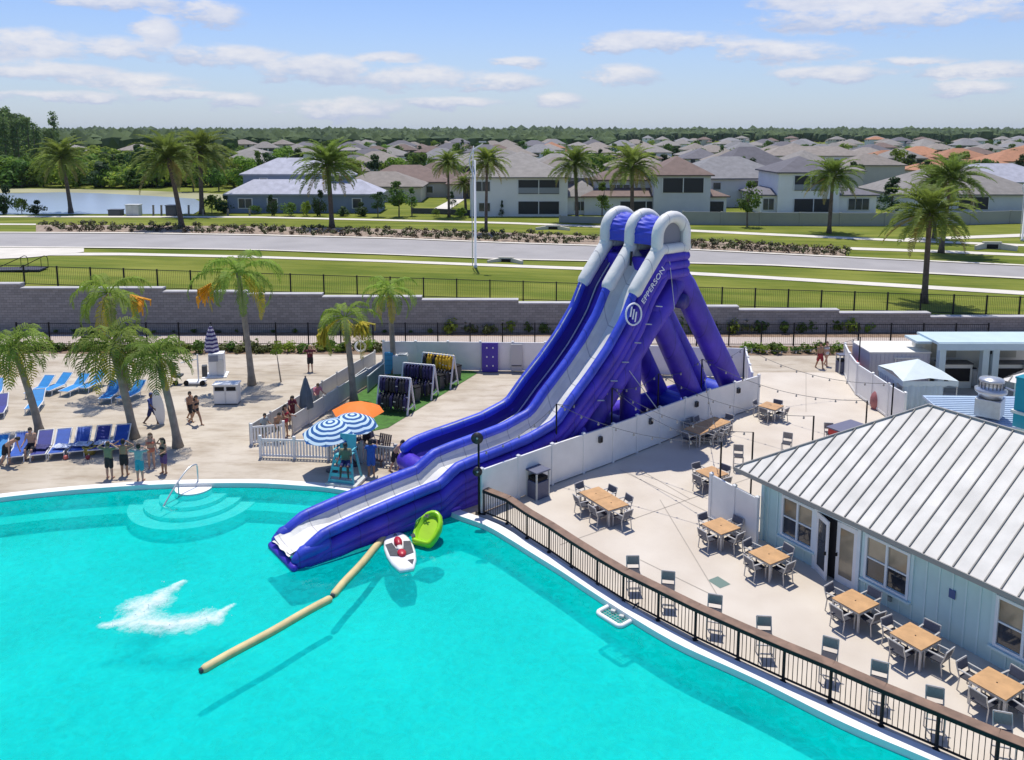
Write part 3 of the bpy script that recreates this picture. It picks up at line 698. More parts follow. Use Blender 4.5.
# ------------------------------------------------------------------ fences of the terrace
def panel_fence(name, label, pts, h, panel=2.2, th=.06, cap=.09, mt=None, post_w=.13, gap=.06, loc=None):
    mt = mt or WHITE; base = pts[0]
    o = thing(name, label, 'fence', (base.x, base.y, base.z))
    for a, b in zip(pts, pts[1:]):
        d = b-a; L_ = d.length; n = max(1, round(L_/panel)); t = d/L_
        for i in range(n):
            p = a+t*(L_*i/n)-base; q = a+t*(L_*(i+1)/n)-base
            m = MB(); rz = math.atan2(t.y, t.x); c = (p+q)/2
            m.box((c.x, c.y, c.z+gap+(h-gap)/2), (L_/n-post_w, th, h-gap), rz)
            m.box((c.x, c.y, c.z+h-.02), (L_/n-post_w, cap, .07), rz); m.box((c.x, c.y, c.z+gap+.06), (L_/n-post_w, cap, .12), rz)
            m.build('panel', mt, o)
        for i in range(n+1):
            if i == n and b is not pts[-1]: continue
            p = a+t*(L_*i/n)-base; m = MB(); m.box((p.x, p.y, p.z+h/2+.03), (post_w, post_w, h+.06), math.atan2(t.y, t.x))
            m.lathe([(post_w*.8, p.z+h+.062), (post_w*.85, p.z+h+.085), (.005, p.z+h+.14)], 4, (p.x, p.y, 0)); m.build('post', mt, o)
    return o
FA, FB = gp(482, 513), gp(757.5, 407.5)
fence_main = panel_fence('vinyl_fence', 'white vinyl panel fence along the terrace beside the slide', [FA]+[gp(*q) for q in ((552,485),(612.5,462.5),(659,443.7),(708,423.7))]+[FB], 1.86, 1.9)
# small dark wall boxes on the fence
fd = (FB-FA).normalized(); fn = Vector((fd.y, -fd.x, 0))
FPL = [FA]+[gp(*q) for q in ((552,485),(612.5,462.5),(659,443.7),(708,423.7))]+[FB]
for px in (599, 649.5, 695, 737):
    best = None
    for A_, B_ in zip(FPL, FPL[1:]):
        for k in range(80):
            q = A_.lerp(B_, k/79); X = CX+FPX*q.x/(q.y*math.cos(PIT)-(1.35-CH)*math.sin(PIT)); tt = (B_-A_).normalized()
            if best is None or abs(X-px) < best[0]: best = (abs(X-px), q, Vector((tt.y, -tt.x, 0)))
    P = best[1]+best[2]*.09
    o = thing('wall_speaker', 'small dark box mounted high on the white terrace fence', 'speaker', (P.x, P.y, 1.4), math.atan2(fd.y, fd.x), 'dark boxes mounted on the white terrace fence')
    m = MB(); m.box((0, 0, 0), (.2, .14, .3)); m.build('case', DGREY, o, bevel=.02); m = MB(); m.box((0, -.08, .0), (.15, .012, .22)); m.build('grille', BLACK, o)
K1, K0, KM = gp(744, 378), gp(384, 370), gp(545, 371.5)
panel_fence('side_fence', 'short white fence return joining the slide yard corner', [FB+Vector((-.25,.45,0)), K1+Vector((0,-.2,0))], 1.86, 1.6)
panel_fence('back_fence', 'long white fence closing the slide yard along the hedge', [K0, KM, K1], 1.92, 2.3)
# violet panel and grey gate set in front of the back fence
def fpos(px): return gp(px, 371.9)
p = fpos(490); o = thing('violet_panel', 'violet pegged climbing panel on the white back fence', 'panel', (p.x, p.y-.09, 0))
m = MB(); m.box((0, 0, 1.0), (1.05, .06, 1.95)); m.build('board', mat('violet_board', (.06,.03,.36), .5), o, bevel=.02)
for i in (-.2, .2):
    for k in (.45, 1.05, 1.65): m = MB(); m.box((i, -.05, k), (.09, .05, .09)); m.build('peg', WPAINT, o)
p = fpos(516.5); o = thing('grey_gate', 'pale grey gate with a lower vent in the back fence', 'gate', (p.x, p.y-.08, 0))
m = MB(); m.box((0, 0, .98), (.75, .06, 1.78)); m.build('door', mat('gate_grey', (.5,.5,.49), .5), o, bevel=.02); m = MB(); m.box((0, -.05, .45), (.65, .03, .06)); m.build('vent', DGREY, o)
p = fpos(390); o = thing('blue_cabinet', 'light blue panel cabinet standing against the back fence', 'cabinet', (p.x, p.y-.3, 0))
m = MB(); m.box((0, 0, .7), (.55, .3, 1.4)); m.build('body', mat('cabinet_blue', (.07,.36,.6), .5, .08, 3), o, bevel=.02)
m = MB()
for k in range(4): m.box((0, -.16, .25+.33*k), (.45, .02, .03))
m.build('louvre', mat('cabinet_blue2', (.05,.26,.45), .5), o)
p = fpos(401.5); o = thing('white_cabinet', 'white storage cabinet with open top box by the back fence', 'cabinet', (p.x, p.y-.35, 0))
m = MB(); m.box((0, 0, .62), (.95, .5, 1.24)); m.build('body', WPAINT, o, bevel=.03); m = MB(); m.box((.15, 0, 1.29), (.6, .55, .07)); m.build('lid', LINEG, o, bevel=.02)
# right hand fence
RP = [gp(x, y) for x, y in ((843.5,372),(848,383),(856,395),(871,406),(887,418),(903,428))]
panel_fence('curved_fence', 'white panel fence curving between terrace end and grey container', RP, 1.88, 2.0)
# privacy panels at the building corner
WPs = [gp(710, 518.5), gp(733, 532), gp(755.5, 545)]
panel_fence('privacy_screen', 'two-panel white privacy screen at the blue building corner', WPs, 1.86, 1.35)

# ------------------------------------------------------------------ railing along the pool
RPX = [(484,514.5),(507,524),(527,538.6),(549,552.5),(571,568),(597,585.5),(623,602),(658,620.5),(695,640),(737.5,660.5),(783,681.5),(829.5,702),(881,726),(936,750),(995,776),(1060,803)]
rp = [gp(x, y) for x, y in RPX]
rail = thing('terrace_railing', 'long black terrace railing with a brown timber top along the pool', 'railing', (rp[0].x, rp[0].y, 0))
WOOD = mat('rail_wood', (.20,.125,.085), .7, .25, 3)
for i, p in enumerate(rp):
    q = p-rp[0]; m = MB(); m.box((q.x, q.y, .52), (.07, .07, 1.04)); m.box((q.x, q.y, .02), (.14, .14, .03)); m.build('post', BLACK, rail)
    if i == len(rp)-1: break
    e = rp[i+1]-rp[0]; d = (e-q); L_ = d.length; t = d/L_; nn = Vector((-t.y, t.x, 0))
    a = q+t*.02; b = e-t*.02
    m = MB(); m.bar((a.x, a.y, .12), (b.x, b.y, .12), .045); m.bar((a.x, a.y, .96), (b.x, b.y, .96), .05)
    nb = int(L_/.125)
    for k in range(1, nb): c = q+t*(L_*k/nb); m.box((c.x, c.y, .54), (.018, .018, .82), math.atan2(t.y, t.x))
    m.build('baluster_panel', BLACK, rail)
    m = MB(); off = nn*.1; a = q+off; b = e+off
    m.bar((a.x, a.y, 1.07), (b.x, b.y, 1.07), .34, .05); m.build('top_board', WOOD, rail)
    m = MB(); a = q-nn*.075; b = e-nn*.075; m.bar((a.x, a.y, 1.03), (b.x, b.y, 1.03), .02, .11); m.build('fascia', BLACK, rail)

tb = [gp(*q) for q in ((552,485),(612.5,462.5),(659,443.7),(708,423.7),(758.5,405.6),(758.5,372.5),(845,372.5),(858,396),(903,428),(1100,428),(1100,600))]+[Vector((20.5,8,0)), Vector((16.5,12,0))]
rin = []
for i, p in enumerate(rp[:-1]):
    t = (rp[i+1]-rp[max(i-1,0)]).normalized(); rin.append(p+Vector((-t.y, t.x, 0))*-.18)
TERR = mat('terrace_concrete', (.52,.455,.375), .9, 0, .5, .1, 25, col2=(.605,.545,.462), detail=7)
setting(tri_fill('terrace_paving', [(p.x, p.y) for p in [gp(482,513.8)]+tb+list(reversed(rin))], [], .006, TERR))

# ------------------------------------------------------------------ tables, chairs and stools
TOPM = mat('teak_top', (.50,.29,.13), .55, .14, 3.5)
ALU = mat('brushed_aluminium', (.52,.51,.50), .4, .05, 4, metal=.35)
SLING = mat('grey_sling', (.15,.15,.17), .8, .1, 20); SEATM = mat('dark_sling', (.035,.037,.05), .8, .15, 20)
U = Vector((.523, -.852, 0)); BRZ = math.atan2(U.y, U.x)       # line of the building front
def make_table(name, lx, ly, label, h=.73):
    o = thing(name, label, 'table')
    m = MB(); n = max(1, round(lx/1.0))
    for k in range(n): m.box((-lx/2+lx*(k+.5)/n, 0, h-.02), (lx/n-.012, ly, .035))
    m.build('tabletop', TOPM, o, bevel=.008)
    m = MB()
    for s_ in (-1, 1): m.box((0, s_*(ly/2-.03), h-.07), (lx-.06, .04, .06)); m.box((s_*(lx/2-.03), 0, h-.072), (.04, ly-.06, .06))
    m.build('apron', ALU, o)
    for sx_ in (-1, 1):
        for sy_ in (-1, 1): m = MB(); m.box((sx_*(lx/2-.05), sy_*(ly/2-.05), (h-.1)/2+.0), (.06, .06, h-.1)); m.build('leg', ALU, o)
    m = MB()
    for k in range(n): m.cyl((-lx/2+lx*(k+.5)/n, 0, h-.004), .022, .012, 8)
    m.build('umbrella_hole', BLACK, o)
    return o
def make_chair(name, label, cat, seat_h=.43, back_h=.82, wd=.54, dp=.52, arms=True):
    o = thing(name, label, cat)               # faces +x
    m = MB(); m.box((.0, 0, seat_h), (dp, wd-.06, .025)); m.build('seat', SEATM, o)
    bx = -dp/2
    m = MB(); M = Matrix.Rotation(-.16, 3, 'Y'); m.box((bx-.05, 0, (seat_h+back_h)/2+.06), (.02, wd-.08, back_h-seat_h-.12), M=M); m.build('backrest', SLING if seat_h < .6 else mat('stool_mesh', (.34,.30,.26), .8, .1, 20), o)
    for s_ in (-1, 1):
        y = s_*(wd/2-.02)
        m = MB(); m.bar((dp/2-.02, y, 0), (dp/2-.02, y, seat_h+(.20 if arms else .02)), .035); m.build('leg', ALU, o)
        m = MB(); m.tube([(bx-.02, y, 0),(bx+.03, y, seat_h-.02),(bx-.05, y, seat_h+.2),(bx-.10, y, back_h)], .02, 6); m.build('leg', ALU, o)
        if arms: m = MB(); m.bar((dp/2, y, seat_h+.21), (bx-.04, y, seat_h+.21), .05, .025); m.build('armrest', ALU, o)
    m = MB(); m.bar((bx-.10, -wd/2+.02, back_h), (bx-.10, wd/2-.02, back_h), .03); m.build('frame', ALU, o)
    m = MB(); m.bar((dp/2-.02, -wd/2+.04, seat_h-.03), (dp/2-.02, wd/2-.04, seat_h-.03), .03); m.build('stretcher', ALU, o)
    if seat_h > .6:
        m = MB(); z = .25
        m.bar((dp/2-.02, -wd/2+.02, z), (dp/2-.02, wd/2-.02, z), .03); m.build('footrest', ALU, o); m = MB(); m.bar((bx+.0, -wd/2+.02, z), (bx+.0, wd/2-.02, z), .03); m.build('footrest', ALU, o)
    return o
used = {}
def put(kind, maker, loc, rz, label, group, ):
    if kind not in used:
        o = maker(); used[kind] = o; o.location = loc; o.rotation_euler = (0, 0, rz); o['label'] = label
        if group: o['group'] = group
        return o
    o = dup(used[kind], loc, rz, label)
    if group: o['group'] = group
    elif 'group' in o: del o['group']
    return o
jit = random.Random(11)
def dining(px, py, rz, kind, tl, cl, sides='NSEW', lx=1.02, ly=1.02):
    c = gp(px, py, .73); c.z = 0
    put(kind, lambda: make_table('patio_table', lx, ly, tl), c, rz, tl, None)
    R = Matrix.Rotation(rz, 3, 'Z')
    sp = []
    if lx < 1.3: sp = [((lx/2+.10, 0), PI), ((-lx/2-.12, 0), 0), ((0, ly/2+.12), -PI/2), ((0, -ly/2-.10), PI/2)]
    else:
        sp = [((lx/2+.24, 0), PI), ((-lx/2-.24, 0), 0)]
        for k in (-.5, .5): sp += [((k, ly/2+.10), -PI/2), ((k, -ly/2-.10), PI/2)]
        if lx > 2.3: sp += [((0, ly/2+.22), -PI/2), ((0, -ly/2-.22), PI/2)]
    for (x, y), a in sp:
        v = R @ Vector((x+jit.uniform(-.05,.05), y+jit.uniform(-.05,.05), 0))
        put('armchair', lambda: make_chair('patio_chair', cl, 'chair'), c+v, rz+a+jit.uniform(-.14,.14), cl, 'chairs round '+tl)
dining(721, 525.5, BRZ, 'sq', 'square teak table beside the white privacy screen', 'grey armchair at the square table by the privacy screen')
dining(769, 554, BRZ, 'sq', 'square teak table below the first window of the blue building', 'grey armchair at the table below the first window')
dining(855.5, 600.5, BRZ, 'sq', 'square teak table just past the open door', 'grey armchair at the table just past the open door')
dining(915.5, 635.5, BRZ, 'sq', 'square teak table by the small blue wall plaque', 'grey armchair at the table by the blue plaque')
dining(997, 682.5, BRZ, 'sq', 'square teak table at the lower right end of the terrace', 'grey armchair at the lower right end table')
dining(771, 405.5, math.atan2(fd.y, fd.x)+.1, 'sq', 'square teak table near the far corner of the slide fence', 'grey armchair at the table by the far fence corner')
dining(712, 472, BRZ, 'sq', 'square teak table half hidden behind the privacy screen', 'grey armchair at the table behind the privacy screen')
dining(603.5, 498, BRZ, 'lg', 'long teak table in the open near the blue bin', 'grey armchair at the long table near the bin', lx=2.0)
dining(707.5, 425, math.atan2(fd.y, fd.x)+.02, 'xl', 'longest teak table close to the white slide fence', 'grey armchair at the longest table by the slide fence', lx=2.7)
# bar stools facing the pool rail
nrm = None
for i, (x, ytop) in enumerate(((632,558),(666,573.5),(712,597),(763,619),(826,640),(875.5,664),(932,690),(1001,716))):
    yb = (ytop-1.14*130.3/15.6)/(1-1.14/15.6); p = gp(x+1.5, yb)
    k = min(range(len(rp)-1), key=lambda j: ((rp[j]+rp[j+1])/2-p).length); t = (rp[k+1]-rp[k]).normalized()
    rz = math.atan2(-t.x, t.y)+PI; rz = math.atan2(-abs(t.x), t.y) if False else math.atan2(-(t.x), (t.y))
    f = Vector((math.cos(rz), math.sin(rz), 0))
    if f.dot(rp[k]-p) < 0: rz += PI
    rz = math.atan2(-p.y, -p.x)+.12
    put('stool', lambda: make_chair('bar_stool', '', 'bar stool', .74, 1.14, .46, .44, False), p, rz+jit.uniform(-.25,.25), 'tall grey sling bar stool along the pool railing', 'bar stools along the pool railing')
for x, ytop in ((738,446),(786,433.5),(829,424)):
    yb = (ytop-1.14*130.3/15.6)/(1-1.14/15.6); p = gp(x, yb)
    put('stool', None, p, math.atan2(-p.y, -p.x)+jit.uniform(-.3,.3), 'tall grey sling bar stool peeking over the building roof edge', 'bar stools beyond the metal roof')
# litter bins
def bin_thing(px, py, label, rz=0, w_=.72, h=1.1, name='litter_bin'):
    p = gp(px, py); o = thing(name, label, 'litter bin', (p.x, p.y, 0), rz)
    PB = mat('bin_blue_grey', (.10,.11,.17), .6, .1, 5)
    m = MB(); m.box((0, 0, .38), (w_, w_*.85, .76)); m.build('body', PB, o, bevel=.02)
    m = MB()
    for i in (-1, 1):
        for j in (-1, 1): m.box((i*w_*.47, j*w_*.4, h/2), (.06, .06, h))
    m.build('frame', LINEG, o); m = MB(); m.box((0, 0, h+.01), (w_*1.08, w_*.95, .07)); m.build('lid', PB, o, bevel=.02)
    m = MB(); m.box((0, 0, .86), (w_*.86, w_*.7, .14)); m.build('liner', BLACK, o); return o
bin_thing(538, 496, 'blue-grey litter bin against the white slide fence', math.atan2(fd.y, fd.x), .75, 1.2)
bin_thing(841.5, 372.5, 'dark litter bin at the start of the curved fence', .1, .6, 1.2)
p = gp(719, 582.5); o = tag(setting(MB().add([(-.3,-.25,.012),(.3,-.25,.012),(.3,.25,.012),(-.3,.25,.012)], [(0,1,2,3)]).build('drain_grate', mat('drain_green', (.13,.2,.17), .6), None, loc=(p.x, p.y, 0)), 'thing'), 'dark green square drain grate in the terrace floor', 'drain')
o.rotation_euler = (0, 0, BRZ)

# ------------------------------------------------------------------ string lights
def light_pole(px, py, h, label, group):
    p = gp(px, py); o = thing('string_light_pole', label, 'pole', (p.x, p.y, 0), 0, group)
    m = MB(); m.tube([(0,0,0),(0,0,h)], .038, 8); m.build('pole', BLACK, o); m = MB(); m.box((0,0,.02), (.2,.2,.03)); m.build('foot', BLACK, o); return Vector((p.x, p.y, h))
Fp = [light_pole(x, y, 3.45, 'slim black string-light pole rising behind the slide fence', 'string-light poles along the slide fence') for x, y in ((556,477),(611,457),(657,439),(700,421),(742,406))]
Bp = [light_pole(x, y, h, 'slim black string-light pole along the building side of the terrace', 'string-light poles along the building side') for x, y, h in ((718.5,521,3.35),(750,508,3.3),(810,488,3.3),(863,469,3.3),(889,450,3.4),(857,392,3.4))]
BULB = mat('clear_bulb', (.35,.33,.3), .15)
def string(a, b, sag, label, n=10, grp='festoon strings above the terrace'):
    o = thing('string_lights', label, 'string lights', tuple(a), 0, grp)
    d = b-a; pts = [d*t+Vector((0,0,-4*sag*t*(1-t))) for t in [i/16 for i in range(17)]]
    m = MB(); m.tube(pts, .012, 4); m.build('cable', DGREY, o)
    first = None
    for i in range(n):
        t = (i+.5)/n; c = d*t+Vector((0,0,-4*sag*t*(1-t)-.07))
        if first is None:
            m = MB(); m.tube([(0,0,.07),(0,0,.02)], .025, 5); m.ball((0,0,-.02), .05, 6, 5); first = m.build('bulb', BULB, o, loc=c)
        else: q = first.copy(); COL.objects.link(q); q.location = c
A0 = gp(478, 514); A0.z = 2.6
for a, b, sg, n in ((Fp[0], Bp[0], .5, 9),(Fp[1], Bp[1], .55, 9),(Fp[2], Bp[2], .6, 9),(Fp[3], Bp[3], .6, 9),(Fp[4], Bp[4], .6, 9),(Fp[4], Bp[5], .5, 8),(Fp[3], Bp[0], .6, 8),(Fp[1], Bp[0], .5, 6)):
    string(a, b, sg, 'sagging festoon string of clear bulbs over the terrace', n)
for a, b in ((Fp[0], Fp[1]),(Fp[1], Fp[2]),(Fp[2], Fp[3]),(Fp[3], Fp[4]),(A0, Fp[0])):
    string(a, b, .35, 'festoon string of clear bulbs running along the slide fence', 5, 'festoon strings along the slide fence')
# black speaker post at the railing end
p = gp(479, 513.5); o = thing('speaker_post', 'black post with two round speakers at the railing end', 'speaker post', (p.x, p.y, 0))
m = MB(); m.tube([(0,0,0),(0,0,3.4)], .045, 8); m.build('pole', BLACK, o); m = MB(); m.box((0,0,.02), (.3,.25,.03)); m.build('foot', BLACK, o)
for z, r, yy in ((3.3,.25,-.12),(1.85,.2,-.05)):
    m = MB(); m.tube([(-.05, yy+.1, z),(-.05, yy-.06, z)], [r*.8, r], 18); m.build('horn', mat('speaker_black', (.03,.03,.033), .4), o, True)
    m = MB(); m.ball((-.05, yy-.07, z), .045, 8, 6); m.build('cone', STEEL, o, True)
# ------------------------------------------------------------------ the blue building
V = Vector((.852, .523, 0))
TEAL = mat('teal_boarding', (.50,.70,.69), .6, .05, 1.5); TRIM = mat('teal_trim', (.56,.74,.74), .5, .03, 2); WTRIM = mat('white_trim', (.72,.78,.8), .45)
GLASS = mat('window_glass', (.035,.04,.05), .06, .6, .9, spec=.8); GLASS2 = mat('window_glass_warm', (.30,.25,.17), .12, .5, .6, spec=.8)
EZ = 2.6; Cc = gp(735, 467, EZ); W_ = 9.5; PT = .64; LB = 30.0
o = bld = thing('pool_building', 'pale blue boarded pool building under a white metal hip roof', 'building', (Cc.x, Cc.y, 0), BRZ)   # x along the front, y away from the pool
OV = .38; wx0 = 1.15
m = MB()
m.box(((wx0+LB)/2, OV+.1, EZ/2), (LB-wx0, .2, EZ)); m.build('front_wall', TEAL, o)
m = MB(); m.box((wx0+.1, OV+.2+(W_-.8)/2, EZ/2), (.2, W_-.8, EZ)); m.build('end_wall', TEAL, o)
m = MB(); m.box(((wx0+LB)/2, W_-.5, EZ/2), (LB-wx0-.4, .2, EZ)); m.build('rear_wall', TEAL, o)
# cover battens
m = MB(); x = wx0+.25
WIN = [(2.05, 1.45, .62, 1.6), (5.55, 1.62, .62, 1.6), (9.85, 1.62, .62, 1.6)]
DO = (3.62, 1.66)
def blocked(x): return any(a-.12 < x < a+w_+.12 for a, w_, _, _ in WIN) or DO[0]-.1 < x < DO[0]+DO[1]+.1
while x < 16:
    m = MB()
    if not blocked(x): m.box((x, OV-.012, EZ/2), (.05, .03, EZ-.02))
    elif not DO[0]-.1 < x < DO[0]+DO[1]+.1: m.box((x, OV-.012, .28), (.05, .03, .5))
    if m.v: m.build('batten', TRIM, o)
    x += .42
m = MB(); m.box((wx0+.0, OV-.02, EZ/2), (.14, .1, EZ)); m.build('corner_board', TRIM, o)
def window(x, z, w_, h, warm=True):
    f = MB(); t = .09
    f.box((x+t/2, OV-.03, z+h/2), (t, .1, h)); f.box((x+w_-t/2, OV-.03, z+h/2), (t, .1, h)); f.box((x+w_/2, OV-.03, z+h-t/2), (w_-2*t, .1, t)); f.box((x+w_/2, OV-.03, z+t/2), (w_-2*t, .1, t))
    f.box((x+w_/2, OV-.032, z+h/2), (t*.9, .1, h-2*t)); f.box((x+w_/2, OV-.02, z+h/2), (w_-2*t, .07, .05))
    fo = f.build('window', WTRIM, o)
    for i in (0, 1):
        for j in (0, 1):
            p = MB(); pw = (w_-2.9*t)/2; cx_ = x+t+pw/2+i*(pw+.9*t); p.box((cx_, OV-.008, z+t+(h-2*t)*(.25+.5*j)), (pw, .02, (h-2*t)/2-.05)); p.build('pane', GLASS2 if (j and (i or warm)) else GLASS, fo)
    s_ = MB(); s_.box((x+w_/2, OV-.07, z-.05), (w_+.2, .16, .07)); s_.build('sill', TRIM, fo)
    # casing
    c = MB(); c.box((x-.06, OV-.02, z+h/2), (.11, .06, h+.02)); c.box((x+w_+.06, OV-.02, z+h/2), (.11, .06, h+.02)); c.box((x+w_/2, OV-.021, z+h+.07), (w_+.24, .06, .12)); c.build('casing', TRIM, fo)
for (a, w_, z, h) in WIN: window(a, z, w_, h)
window(14.0, .62, 1.62, 1.6)
# double door, one leaf ajar
m = MB(); a, w_ = DO; h = 2.2
m.box((a-.05, OV-.03, h/2+.05), (.12, .12, h+.1)); m.box((a+w_+.05, OV-.03, h/2+.05), (.12, .12, h+.1)); m.box((a+w_/2, OV-.03, h+.07), (w_, .12, .12)); m.build('door_frame', WTRIM, o)
m = MB(); m.box((a+w_/2, OV-.012, h/2), (w_-.02, .03, h)); m.build('doorway', mat('doorway_dark', (.02,.02,.025), .8), o)
for i in (0, 1):
    d = MB(); lw = .80; t = .13; ang = -.42 if i == 0 else 0
    R = Matrix.Rotation(ang, 3, 'Z'); hx = a+.01 if i == 0 else a+w_-lw-.01
    def at_(x, y, z): v = R @ Vector((x, y, 0)); return (hx+v.x, OV-.06+v.y, z)
    for c, dd in (((t/2, 0, h/2), (t, .05, h-.03)), ((lw-t/2, 0, h/2), (t, .05, h-.03)), ((lw/2, 0, .14), (lw-2*t, .05, .26)), ((lw/2, 0, h-.1), (lw-2*t, .05, .18))): d.box(at_(*c), dd, M=R)
    do = d.build('door', WPAINT, o)
    p = MB(); p.box(at_(lw/2, 0, h/2+.04), (lw-2*t, .02, h-.45), M=R); p.build('pane', GLASS if i == 0 else GLASS2, do)
    p = MB(); p.box(at_(lw-.06 if i == 0 else .06, -.06, 1.0), (.03, .06, .12), M=R); p.build('handle', BLACK, do)
# small wall fittings
m = MB(); m.box((8.55, OV-.03, 1.55), (.2, .03, .28)); m.build('plaque', mat('plaque_blue', (.04,.09,.25), .4), o, bevel=.006)
for x in (6.55, 11.05): m = MB(); m.box((x, OV-.05, .36), (.12, .07, .16)); m.build('outlet_box', mat('outlet_grey', (.2,.26,.27), .5), o, bevel=.01)
m = MB(); m.box((wx0-.06, OV+1.2, 2.0), (.16, .2, .32)); m.build('wall_lamp', BLACK, o, bevel=.02)
# roof: hip with standing seams
RW = mat('white_metal_roof', (.68,.655,.60), .6, .12, 1.2, .06, 3, spec=.2); SEAM = mat('roof_seam', (.16,.155,.14), .5); FAS = mat('roof_fascia', (.30,.29,.27), .5)
hw = W_/2; AZ = EZ+hw*PT
# local axes: x along, y back (front eave y=0)
for nm, poly in (('roof_front', [(0,0,EZ),(LB,0,EZ),(LB,hw,AZ),(hw,hw,AZ)]), ('roof_end', [(0,W_,EZ),(0,0,EZ),(hw,hw,AZ)]), ('roof_back', [(LB,W_,EZ),(0,W_,EZ),(hw,hw,AZ),(LB,hw,AZ)])):
    m = MB(); n = len(poly); P = [Vector(p) for p in poly]; nn = (P[1]-P[0]).cross(P[2]-P[0]).normalized()
    if nn.z < 0: nn = -nn
    m.add(P+[p-Vector((0,0,.08)) for p in P], [tuple(range(n)), tuple(range(2*n-1, n-1, -1))]+[(i, n+i, n+(i+1) % n, (i+1) % n) for i in range(n)])
    m.build(nm, RW, o)
m = MB(); sx_ = .28; sp = .47
x = sp*.5
while x < 17:
    yt = min(x, hw); m.bar((x, .0, EZ+.025), (x, yt-.03, EZ+(yt-.03)*PT+.025), .035, .05); x += sp
x = .5
while x < W_-.3:
    yt = min(x, W_-x); m.bar((0, x, EZ+.02), (yt-.03, x, EZ+(yt-.03)*PT+.02), .035, .05); x += sp
m.build('standing_seam', SEAM, o)
m = MB(); m.bar((0,0,EZ+.03), (hw,hw,AZ+.03), .07, .05); m.bar((hw,hw,AZ+.035), (17,hw,AZ+.035), .09, .05); m.build('ridge_cap', FAS, o)
m = MB(); m.bar((-.02,-.03,EZ-.07), (LB,-.03,EZ-.07), .05, .17); m.bar((-.03,0,EZ-.072), (-.03,W_,EZ-.072), .05, .17); m.build('gutter', FAS, o)
m = MB(); m.add([(0,0,EZ-.14),(LB,0,EZ-.14),(LB,OV,EZ-.14),(0,OV,EZ-.14)], [(0,1,2,3)]); m.add([(0,0,EZ-.14),(wx0,0,EZ-.142),(wx0,W_,EZ-.142),(0,W_,EZ-.142)], [(0,1,2,3)]); m.build('soffit', WTRIM, o)
# teal flue box on the ridge of the roof
def proj_local(px, py, z):
    p = gp(px, py, z)-Cc; return p.dot(U), p.dot(V)
lx_, ly_ = proj_local(1015, 447, 4.9)
bz0 = EZ+ly_*PT-.35
m = MB(); m.box((lx_+.35, ly_+.35, (bz0+7.3)/2), (.95, .8, 7.3-bz0)); fb = m.build('roof_pylon', mat('pylon_teal', (.0,.27,.36), .5, .08, 2), o)
m = MB(); m.box((lx_+.35, ly_+.35, 7.33), (1.0, .85, .06)); m.build('pylon_cap', mat('pylon_teal2', (.0,.22,.30), .5), fb)
m = MB(); m.box((lx_+.35, ly_+.35, bz0+.52), (1.08, .93, .1)); m.build('pylon_flashing', RW, fb)
# ------------------------------------------------------------------ low buildings behind
PB = mat('pale_blue_metal', (.42,.53,.66), .45, .05, 2)
q0 = Vector((20.2, 35.6, 0)); 
o = thing('service_building', 'low service building with a ribbed pale blue roof behind the main roof', 'building', (q0.x, q0.y, 0), -.04)
m = MB(); m.box((6.2, 1.75, 1.15), (12, 3.0, 2.3)); m.build('wall', TEAL, o)
m = MB(); P = [(0,0,2.35),(12.5,0,2.35),(12.5,3.6,2.6),(0,3.6,2.6)]; m.add(P+[(a,b,c-.1) for a,b,c in P], [(0,1,2,3),(7,6,5,4),(0,4,5,1),(1,5,6,2),(2,6,7,3),(3,7,4,0)]); m.build('roof', PB, o)
m = MB()
for k in range(15): y = .12+k*.23; m.bar((0.05, y, 2.37+y*.066), (12.45, y, 2.37+y*.066), .05, .04)
m.build('roof_rib', mat('pale_blue_rib', (.33,.43,.55), .45), o)
# roof exhaust fan
p = gp(989, 414, 2.6); o = thing('exhaust_fan', 'galvanised mushroom exhaust fan on a square curb on the pale blue roof', 'exhaust fan', (p.x, p.y, 2.55), BRZ+.3)
m = MB(); m.box((0,0,.42), (1.05,1.05,.84)); m.build('curb_box', STEEL, o, bevel=.02)
m = MB(); m.lathe([(.01,.86),(.48,.86),(.52,1.0),(.66,1.12),(.68,1.25),(.52,1.3),(.5,1.62),(.54,1.64),(.5,1.74),(.01,1.8)], 20); m.build('hood', STEEL, o, True)
m = MB()
for i in range(20): a = 2*PI*i/20; m.box((.54*math.cos(a), .54*math.sin(a), 1.48), (.02,.03,.28), a)
m.build('cage', DGREY, o)
m = MB(); m.tube([(.5,.1,1.4),(.9,.2,1.3),(1.6,.35,1.35)], .05, 6); m.build('conduit', STEEL, o)
# white hip roof of a kiosk further right
p = gp(1012, 378, 2.4); o = thing('roof_kiosk', 'white metal hip roof kiosk at the right picture edge behind the fan', 'kiosk', (p.x-.6, p.y, 0), BRZ+.1)
m = MB(); m.box((3.2,3.2,1.15), (5.4,5.4,2.3)); m.build('wall', TEAL, o)
m = MB(); a = 6.4; P = [(0,0,2.3),(a,0,2.3),(a,a,2.3),(0,a,2.3),(a/2,a/2,4.1)]; m.add(P, [(0,1,4),(1,2,4),(2,3,4),(3,0,4),(3,2,1,0)]); m.build('roof', RW, o)
m = MB(); x = .4
while x < a: y = min(x, a-x); m.bar((x,0,2.33),(x,y,2.33+y*1.8/3.2),.05,.05); m.bar((0,x,2.33),(y,x,2.33+y*1.8/3.2),.05,.05); x += .55
m.build('standing_seam', SEAM, o)
